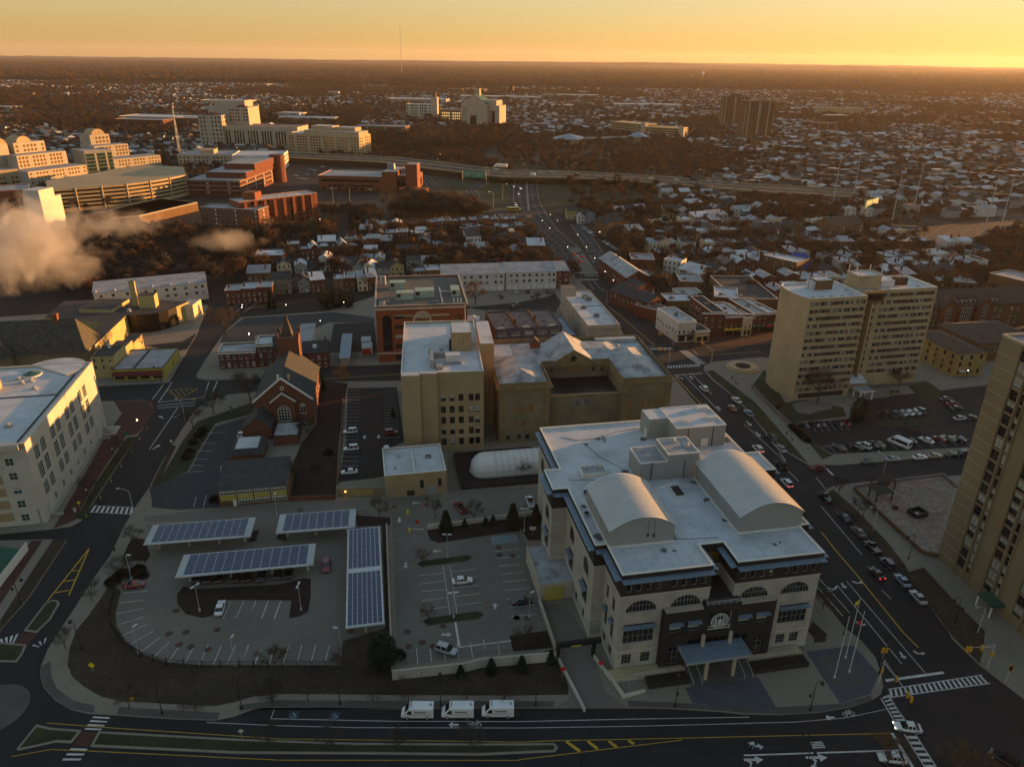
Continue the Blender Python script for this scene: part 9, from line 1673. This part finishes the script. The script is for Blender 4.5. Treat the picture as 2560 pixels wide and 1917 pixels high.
for i,(p,rz,lab) in enumerate((((-62.9,99.0),R(120),'left end of the bottom pavement'),((-48.9,100.4),R(95),'kerb bulge of the bottom pavement'),((-31.1,101.7),R(95),'middle of the bottom pavement'),((-12.4,101.7),R(95),'beside the middle white van'),((5.2,102.0),R(95),'left of the ramp mouth'),((31.2,102.3),R(80),'left side of the civic plaza'),((56.1,101.7),R(20),'pale paving of the civic plaza'),((70.5,121.7),R(60),'beside the flagpoles'),((73.0,110.9),R(40),'next to the crossing signal'),((-95.5,147.1),R(170),'left road near the gore marking'),((-106.4,127.9),R(10),'grass verge at the left edge'),((-86.2,114.8),R(150),'curved corner pavement'),((85.7,201.6),R(180),'lawn corner of the side street'),((90.5,163.5),R(180),'terrace verge, upper'),((96.9,148.1),R(180),'terrace verge, lower'),((125.3,211.5),R(180),'apartment car park hedge'),((-128.5,247.9),R(200),'yellow corner shop'),((51.1,89.7),R(150),'bottom edge near the turn arrows'),((12.6,89.1),R(90),'bottom edge beside the yellow hatching'),((80.4,244.5),R(180),'round fountain walk'),((74.5,290.5),R(90),'white corner shop'),((95.8,125.6),R(180),'tower entrance'))):
    lamp_black(p,'black curved-arm street lamp by the %s'%lab,rz)
for i,(p,lab) in enumerate((((-118.8,209.7),'upper end of the brick walk'),((-117.4,191.0),'middle of the brick walk'),((-113.0,168.5),'lower end of the brick walk'))):
    t=thing('post_lantern','short black post lantern at the %s'%lab,'lamp',(*p,.12),0,'post lanterns on the brick walk');b=MB();b.cyl(0,0,0,.5,.16,.1,n=8);b.cyl(0,0,.5,3.4,.06,n=6);b.build('post',['metal_dark'],t);b=MB();b.cyl(0,0,3.4,3.9,.2,.14,n=8);b.build('lantern',['lamp_amber' if i==0 else 'metal_white'],t)
def lamp_cobra(p,lab,rz=0,h=8.5,arm=2.4,lit=False,g='grey cobra-head lamps',z=.1):
    k=('cobra',h,arm,lit)
    if k not in LM:
        b=MB();b.cyl(0,0,0,h-1,.12,.07,n=6);b.tube((0,0,h-1),(arm*.5,0,h-.2),.06,n=5);b.tube((arm*.5,0,h-.2),(arm,0,h),.05,n=5);LM[k]=b.mesh('pole',['galvanised']);b=MB();b.box(arm-.1,arm+.7,-.16,.16,h-.08,h+.1,0,bottom=True);b.box(arm+.05,arm+.6,-.12,.12,h-.16,h-.1,1,bottom=True);LM[k+('h',)]=b.mesh('lamp_head',['galvanised','lamp_amber' if lit else 'metal_white'])
    t=thing('street_lamp',lab,'street lamp',(*p,z),rz,g);link('pole',LM[k],t);link('lamp_head',LM[k+('h',)],t);return t
for p,rz,lab in (((-98.4,163.1),180,'by the left zebra crossing'),((-106.8,216.4),150,'at the top left junction'),((107.6,186.0),120,'on the terrace corner of the side street'),((93.5,159.9),200,'over the terrace verge'),((99.2,122.8),200,'by the tower awning'),((45.9,348.5),160,'beside the bank'),((-1.4,346.5),90,'in the townhouse car park')):lamp_cobra(p,'grey cobra-head lamp '+lab,R(rz),7.5)
for i,q in enumerate((((-85.8,846.9),1),((-25.4,741.2),1),((-25.2,741.3),1),((11.6,769.9),1),((45.1,839.1),1),((53.1,748.2),1),((59.0,787.5),1),((100.5,796.0),1),((133.0,763.6),1),((139.5,764.2),1),((178.5,751.0),1),((186.2,751.7),1),((222.1,738.7),1),((-16.9,601.1),1),((-10.0,642.7),1),((233.7,642.8),0),((248.7,593.2),0),((306.1,567.1),0),((326.2,492.9),0),((-136.1,620.9),0),((-146.9,608.4),0))):lamp_cobra(q[0],'tall highway lamp on a thin mast, lit amber at dusk' if q[1] else 'grey road lamp beside the lower ramp',R(180 if i%2 else 0),13,3,bool(q[1]),'highway lamps' if q[1] else 'ramp lamps',0)
for p,rz,lab in (((-66.7,126.2),60,'in the left island bed'),((-45.0,126.9),90,'in the right island bed'),((-74.0,113.5),60,'inside the curved bays, left'),((-53.7,110.8),80,'inside the curved bays, right'),((-33.6,114.1),170,'at the corner by the bushy tree'),((-86.3,136.4),0,'behind the red sedan'),((-60.6,162.0),90,'between the two back canopies'),((-14.9,145.9),0,'on the upper planted island'),((-11.8,125.1),10,'on the lower planted island'),((3.6,157.3),0,'by the block wall'),((4.4,125.4),30,'beside the black sedan bays')):
    t=thing('parking_lamp','pale parking lamp %s'%lab,'lamp',(*p,.12),R(rz),'parking lamps');b=MB();b.cyl(0,0,0,.7,.22,n=8);b.cyl(0,0,.7,6.8,.07,.05,n=6);b.build('pole',['galvanised'],t);part(t,'lamp_head',['metal_white'],(-1.1,-.2,-.2,.2,6.75,6.9)) if 'island' in lab or 'wall' in lab else None;part(t,'lamp_head',['metal_white'],(.2,1.1,-.2,.2,6.75,6.9))
for i,p in enumerate((((-105.9,330.2),0),((-80.0,335.1),0),((-84.5,308.0),0),((-124.9,325.6),0),((-109.7,289.5),0),((-110.2,291.0),0),((-126.0,329.3),0),((56.2,353.1),0),((62.0,328.9),0),((52.8,379.7),0),((47.6,426.9),0),((33.3,454.0),0),((45.2,454.7),0),((56.0,389.6),0),((50.3,396.9),0),((57.5,498.2),0),((42.3,489.7),0),((-138.3,528.7),0),((-69.1,435.7),0),((58.1,499.6),0),((24.6,509.5),0),((210.9,325.1),0),((200.4,309.3),0),((173.2,260.4),0),((20.1,534.6),0),((27.1,558.0),0),((31.1,535.3),0),((105.7,147.5),0))):
    t=thing('glowing_lamp','slender lamp post with glowing white globe, %s'%('beside the far road' if p[0][1]>430 else 'by the avenue shops' if p[0][0]>20 else 'behind the church block')+', '+ordn(i),'lamp',(*p[0],.1),0,'glowing globe lamps');b=MB();b.cyl(0,0,0,3.6,.07,n=6);b.build('post',['metal_dark'],t);b=MB();b.cyl(0,0,3.6,3.75,.1,.14,n=8);b.cyl(0,0,3.75,3.9,.14,.06,n=8);b.build('globe',['lamp_white'],t)
# traffic signals on mast arms
def signal(base,tip,lab,h=6.2):
    L=math.hypot(tip[0]-base[0],tip[1]-base[1]);a=math.atan2(tip[1]-base[1],tip[0]-base[0]);t=thing('traffic_signal',lab,'traffic signal',(*base,.1),a,'traffic signals on mast arms');b=MB();b.cyl(0,0,0,h,.15,.1,n=8);b.build('pole',['galvanised'],t);b=MB();b.tube((0,0,h-.7),(L,0,h-.1),.09,.06,n=6);b.tube((0,0,h-.1),(L*.5,0,h-.2),.05,n=5);b.build('mast_arm',['galvanised'],t)
    for u in (L*.98,L*.86,L*.45,.0):
        z=h-.1 if u>.1 else 4.2;b=MB();b.box(u-.2,u+.2,-.22,.22,z-1.1,z+.1,0,bottom=True)
        for k in range(3):b.cyl(u,0,z-.95+.33*k,z-.93+.33*k,.01,n=5)
        for k in range(3):b.box(u-.12,u+.12,-.3,-.22,z-1.0+.36*k,z-.76+.36*k,1,bottom=True)
        b.build('signal_head',['signal_yellow','frame_dark'],t)
signal((95.4,112.8),(89.4,111.9),'mast-arm signal reaching over the avenue from the tower corner');signal((71.6,108.2),(72.4,99.1),'mast-arm signal at the civic plaza corner');signal((78.8,272.1),(76.7,282.6),'mast-arm signal by the fountain corner');signal((67.9,293.2),(61.0,292.2),'mast-arm signal outside the white corner shop');signal((96.8,109.2),(97.0,108.9),'pedestrian signal post on the right-hand corner',4.4);signal((62.2,273.1),(57.9,274.3),'signal pair hanging before the old stone hall')
# small signs
def sign(p,lab,m,w=.7,h=.8,ph=2.2,rz=0,shape='box',cat='sign'):
    t=thing('road_sign',lab,cat,(*p,.12),rz);b=MB();b.cyl(0,0,0,ph,.04,n=5);b.build('post',['galvanised'],t);b=MB()
    if shape=='box':b.box(-w/2,w/2,-.06,-.03,ph-h*.2,ph+h*.8,bottom=True)
    else:n={'diamond':4,'round':14,'oct':8}[shape];P_=[(w*.6*math.cos(2*math.pi*k/n+(math.pi/8 if n==8 else math.pi/2)),ph+h*.3+w*.6*math.sin(2*math.pi*k/n+(math.pi/8 if n==8 else math.pi/2))) for k in range(n)];b.face([(x,-.05,z) for x,z in P_]);b.face([(x,-.02,z) for x,z in P_][::-1])
    b.build('plate',[m],t);return t
sign((-80.5,108.7),'yellow diamond sign lying back on the brown embankment','sign_yellow',1.2,1.2,1.4,0,'diamond');sign((-68.3,99.9),'orange-yellow pedestrian sign on the bottom pavement','signal_yellow',.9,1.2,2.4,R(20),'diamond');sign((-112.6,163.7),'yellow pedestrian sign at the left zebra crossing','sign_yellow',.8,.8,2.4,R(20),'diamond');sign((-108.1,228.0),'yellow pedestrian sign at the top left crossing','sign_yellow',.8,.8,2.4,0,'diamond');sign((-121.7,225.6),'red sign at the brick walk corner','sign_red',.7,.7,2.3,0,'oct');sign((-22.4,165.2),'red no-entry sign beside the car park exit','sign_red',.8,.8,2.2,0,'round');sign((-23.8,158.8),'red no-entry sign on the car park gate','sign_red',.9,.9,1.2,0,'round');sign((18.2,110.9),'red and white no-entry sign right of the ramp','sign_red',.9,.9,1.6,0,'round');sign((10.6,109.2),'red and white no-entry sign left of the ramp','sign_red',.9,.9,1.6,0,'round');sign((-46.4,93.5),'white diamond sign at the tip of the long median','paint_white',.9,.9,2.0,R(10),'diamond');sign((-94.1,223.4),'green banner sign on the church lawn','sign_green',1.6,1.0,1.6,R(-30));sign((-120.1,204.5),'green name board on the brick walk bed','sign_green',1.6,.9,1.2,R(-10));sign((74.4,113.3),'amber sign box by the crossing lamp','signal_yellow',1.3,1.4,3.4);sign((5.7,155.7),'white notice board by the block wall','paint_white',1.6,1.0,1.8);sign((-105.2,202.0),'white sign plate lying in the left lane','paint_white',.9,1.0,.1);sign((-113.7,163.1),'white a-frame board on the brick walk','paint_white',.7,1.2,.4)
for i,p in enumerate(((-116.8,211.1),(-115.8,203.8),(-114.7,196.1),(-113.4,187.0),(-112.1,178.6),(-110.7,170.1),(-109.9,161.4))):
    t=thing('delineator_post','yellow-green plastic delineator post along the brick walk kerb, %s from the top'%NUM[i],'post',(*p,.03),0,'delineator posts');b=MB();b.cyl(0,0,0,.08,.18,n=8);b.cyl(0,0,.08,1.0,.05,n=6);b.build('post',['sign_yellow'],t)
for i,p in enumerate(((-93.0,211.5),(-92.7,208.0),(-92.0,204.1),(-91.6,200.8),(-91.4,197.1),(-89.9,193.3),(-89.5,186.9))):
    t=thing('traffic_cone','orange cone on the church car park, %s from the top'%NUM[i],'cone',(*p,.14),0,'cones on the church car park');b=MB();b.box(-.2,.2,-.2,.2,0,.05);b.cyl(0,0,.05,.7,.15,.03,n=8);b.build('cone',['orange_brick'],t)
for i,p in enumerate(((-27.0,164.5),(-25.4,156.3))):
    t=thing('barrier_gate','yellow-green striped barrier post at the car park entrance, %s'%('upper','lower')[i],'barrier',(*p,.12),0,'entrance barriers');part(t,'cabinet',['sign_yellow'],(-.25,.25,-.2,.2,0,1.2));part(t,'arm',['paint_white'],(.25,3.6 if i else .4,-.05,.05,.9,1.02))
MH=[]
for i,p in enumerate(((-71.8,126.3),(-70.4,119.3),(-67.1,119.8),(-60.9,120.6),(-67.0,116.2),(-64.4,115.7),(-60.6,115.0),(-32.9,120.7),(-21.2,120.8),(-17.7,117.8),(-20.4,116.6),(-15.4,116.7),(-13.9,122.6),(1.7,125.5),(-31.0,167.7),(-55.6,165.6),(-2.8,150.4),(-2.5,147.3),(0.7,147.2),(1.7,125.4),(4.0,125.4))):
    t=thing('manhole_cover','round dark rusty manhole cover in the %s car park, %s'%('left' if p[0]<-28 else 'right',ordn(i)),'manhole cover',(*p,.145),0,'manhole covers');b=MB();b.cyl(0,0,0,.02,.62,n=16);b.build('lid',['rust_metal'],t);b=MB();b.cyl(0,0,.0,.012,.75,n=16);b.build('frame',['metal_dark'],t)
# fountain, person, billboard, gantry signs, masts
t=thing('round_fountain','round stone planter basin with steps at the avenue corner','fountain',(*(90.4,268.9),.12));b=MB();b.cyl(0,0,0,.5,6.4,n=28);b.cyl(0,0,.5,1.0,5.4,n=28);b.build('basin',['concrete'],t);b=MB();b.cyl(0,0,1.0,1.06,3.0,n=20);b.build('soil',['mulch'],t)
wall_line('lawn_wall','long low pinkish wall beside the apartment lawn',[(88.6,250.5),(90.5,230.1),(92.3,218.6)],.4,1.1,'roof_maroon')
t=thing('gazebo_tent','white gazebo roof beside the blue-grey terrace','tent',(*(-18.1,317.5),.1));b=MB();b.hip(-3,3,-3,3,2.6,1.6,0,0);b.build('roof',['fabric_white'],t)
for x in (-2.8,2.7):
    for y in (-2.8,2.7):part(t,'pole',['metal_white'],(x,x+.1,y,y+.1,0,2.6))
def person(p,lab,top='cloth_dark',rz=0):
    """one skinned body: legs, trunk, arms, neck, head"""
    t=thing('person',lab,'person',(*p,.03),rz);me=bpy.data.meshes.new('body')
    V=[(0,0,.95),(.1,0,.9),(.12,.03,.5),(.12,-.02,.08),(.12,.14,.04),(-.1,0,.9),(-.12,.05,.5),(-.12,.02,.08),(-.12,.18,.04),(0,0,1.2),(0,.01,1.42),(.19,.01,1.4),(.25,.04,1.12),(.22,.14,.9),(-.19,.01,1.4),(-.25,.04,1.12),(-.22,.14,.9),(0,.02,1.52),(0,.03,1.66)]
    Ed=[(0,1),(1,2),(2,3),(3,4),(0,5),(5,6),(6,7),(7,8),(0,9),(9,10),(10,11),(11,12),(12,13),(10,14),(14,15),(15,16),(10,17),(17,18)]
    Rd=[.15,.1,.075,.05,.04,.1,.075,.05,.04,.16,.13,.07,.05,.035,.07,.05,.035,.055,.11];me.from_pydata(V,Ed,[]);me.materials.append(M[top]);o=link('body',me,t);md=o.modifiers.new('skin','SKIN');sv=me.skin_vertices[0].data if me.skin_vertices else None
    if sv is None:bpy.context.view_layer.update();
    try:
        bpy.context.view_layer.objects.active=o
        if not me.skin_vertices:bpy.ops.mesh.customdata_skin_add()
        for i,r in enumerate(Rd):me.skin_vertices[0].data[i].radius=(r,r)
        me.skin_vertices[0].data[0].use_root=True
    except Exception:pass
    o.modifiers.new('sub','SUBSURF').levels=1;b=MB();b.cyl(0,.03,1.62,1.8,.1,.04,n=10);b.build('hair',['frame_dark'],t)
    for s in (-1,1):
        b=MB()
        for k in range(5):b.tube((s*.22+(k-2)*.014,.15,.9),(s*.22+(k-2)*.02,.18+.01*(k%2),.82+(.02 if k in (0,4) else 0)),.012,.009,n=4)
        b.build('hand',['skin'],t)
    b=MB();b.cyl(0,.09,1.58,1.7,.06,.05,n=8);b.build('face',['skin'],t)
person((1.7,99.2),'person in dark clothes standing behind the rightmost white van',rz=R(200));person((-130.9,236.1),'person in dark clothes crossing the road at the top left junction',rz=R(90));person((96.7,167.2),'person in dark clothes on the terrace pavement',rz=R(20))
t=thing('billboard','rooftop billboard with white block letters beside the green road sign','billboard',(*(282.0,622.8),0),R(-14));part(t,'frame',['red_brick_dark'],(0,15,0,.5,5,9.6));part(t,'building',['red_brick_dark'],(-4,17,1,10,0,6));text(t,'ORAMA',4.6,(7.5,-.2,5.4),(R(90),0,0),'paint_white')
for p,q,lab,n in (((-48.9,723.2),(-38.5,720.2),'green overhead direction sign by the ramp lawn',2),((273.1,584.6),(290.0,601.4),'green overhead direction sign beside the billboard',2)):
    w,a=frame_of(p,q);t=thing('gantry_sign',lab,'road sign',(*p,0),a,'green gantry signs');w=max(w,22);part(t,'post',['galvanised'],(-1,-.6,-.2,.2,0,13));part(t,'post',['galvanised'],(w+.6,w+1,-.2,.2,0,13));part(t,'beam',['galvanised'],(-1,w+1,-.2,.2,9.4,9.9))
    for k in range(2):part(t,'panel',['sign_green','paint_white'],(k*w/2+.3,(k+1)*w/2-.3,-.5,-.25,6.2+k*1.4 if 'bill' in lab else 6.6,12.6,0),(k*w/2+1.4,(k+1)*w/2-2,-.56,-.5,10.6,11.1,1),(k*w/2+1.4,(k+1)*w/2-3,-.56,-.5,8.8,9.3,1))
for i,(p,h_) in enumerate((((260.7,615.7),42),((291.7,650.2),40),((282.0,556.1),40),((309.8,582.1),42),((327.2,516.0),40),((332.9,508.4),42))):
    t=thing('power_pole','tall slim steel power pole near the billboard, %s from the left'%NUM[i],'power pole',(*p,0),0,'steel power poles');b=MB();b.cyl(0,0,0,h_,.5,.25,n=8);b.build('shaft',['galvanised'],t);part(t,'cross_arm',['galvanised'],(-2,2,-.15,.15,h_-2,h_-1.7))
for p,h_,lab in (((-770,5400),300,'very thin radio mast on the left horizon'),((-395,905),55,'lattice radio mast beside the long cream office'),((1000,4300),60,'distant white water tower'),((-12,2050),46,'lattice water tower behind the stepped tower')):
    t=thing('mast',lab,'mast',(*p,0));b=MB();r=.6+h_*.004;
    for k in range(4):a=math.pi/4+k*math.pi/2;b.tube((r*2*math.cos(a),r*2*math.sin(a),0),(r*.5*math.cos(a),r*.5*math.sin(a),h_),.16+h_*.0016,n=4)
    for k in range(int(h_/8)):z=k*8;f=2-1.5*z/h_;b.tube((r*f*.7,r*f*.7,z),(-r*f*.7,-r*f*.7,z+6),.12,n=3);b.tube((-r*f*.7,r*f*.7,z),(r*f*.7,-r*f*.7,z+6),.12,n=3)
    b.build('lattice',['galvanised'],t)
    if 'water' in lab:b=MB();b.cyl(0,0,h_*.75,h_*.78,5,7,n=12);b.cyl(0,0,h_*.78,h_,7,n=12);b.cyl(0,0,h_,h_+4,7,.5,n=12);b.build('tank',['white_trim' if 'white' in lab else 'rust_metal'],t)

# ================================================================ STEAM AND HAZE
def steam(lab,c,size,dens,seed,rz=0):
    b=MB();n,k=20,10;P=lambda i,j:(size[0]*math.cos(2*math.pi*i/n)*math.sin(math.pi*j/k),size[1]*math.sin(2*math.pi*i/n)*math.sin(math.pi*j/k),size[2]*math.cos(math.pi*j/k))
    for i in range(n):
        for j in range(k):b.face([P(i,j),P(i,j+1),P(i+1,j+1),P(i+1,j)])
    m=bpy.data.materials.new('steam');m.use_nodes=True;nt=m.node_tree;nt.nodes.clear();o=nt.nodes.new('ShaderNodeOutputMaterial');v=nt.nodes.new('ShaderNodeVolumePrincipled');v.inputs['Color'].default_value=(1,.97,.95,1);v.inputs['Anisotropy'].default_value=.2
    tc=nt.nodes.new('ShaderNodeTexCoord');nz=nt.nodes.new('ShaderNodeTexNoise');nz.inputs['Scale'].default_value=.07;nz.inputs['Detail'].default_value=7;nz.inputs['Distortion'].default_value=.8
    mp=nt.nodes.new('ShaderNodeMapping');mp.inputs['Location'].default_value=(seed,seed*2,0);nt.links.new(tc.outputs['Object'],mp.inputs[0]);nt.links.new(mp.outputs[0],nz.inputs['Vector'])
    sc=nt.nodes.new('ShaderNodeVectorMath');sc.operation='DIVIDE';sc.inputs[1].default_value=size;nt.links.new(tc.outputs['Object'],sc.inputs[0]);ln=nt.nodes.new('ShaderNodeVectorMath');ln.operation='LENGTH';nt.links.new(sc.outputs[0],ln.inputs[0])
    fo=nt.nodes.new('ShaderNodeMapRange');fo.inputs['From Min'].default_value=.2;fo.inputs['From Max'].default_value=1.0;fo.inputs['To Min'].default_value=.22;fo.inputs['To Max'].default_value=-.35;nt.links.new(ln.outputs['Value'],fo.inputs['Value'])
    ad=nt.nodes.new('ShaderNodeMath');ad.operation='ADD';nt.links.new(nz.outputs[0],ad.inputs[0]);nt.links.new(fo.outputs[0],ad.inputs[1]);mr=nt.nodes.new('ShaderNodeMapRange');mr.inputs['From Min'].default_value=.46;mr.inputs['From Max'].default_value=.8;mr.inputs['To Max'].default_value=dens;nt.links.new(ad.outputs[0],mr.inputs['Value']);nt.links.new(mr.outputs[0],v.inputs['Density']);nt.links.new(v.outputs[0],o.inputs['Volume'])
    ob=b.build('steam_plume',[m]);ob.location=c;ob.rotation_euler=(0,0,rz);return tag(ob,lab,'steam','steam plumes')
steam('thick pale steam plume billowing at the left edge',(-213,318,34),(52,28,32),.13,3);steam('thin torn steam wisp drifting before the garage',(-212,400,26),(34,20,14),.05,11,R(20));steam('faint low steam wisp over the park woods',(-150,380,22),(34,16,9),.035,19,R(10))
b=MB();b.box(-27000,27000,-9500,27000,-60,330,bottom=True);m=bpy.data.materials.new('haze_air');m.use_nodes=True;nt=m.node_tree;nt.nodes.clear();o_=nt.nodes.new('ShaderNodeOutputMaterial');v=nt.nodes.new('ShaderNodeVolumePrincipled');v.inputs['Color'].default_value=(.95,.86,.78,1);v.inputs['Density'].default_value=2.4e-5;v.inputs['Anisotropy'].default_value=.35;nt.links.new(v.outputs[0],o_.inputs['Volume'])
hz=b.build('haze',[m]);stuff(hz)
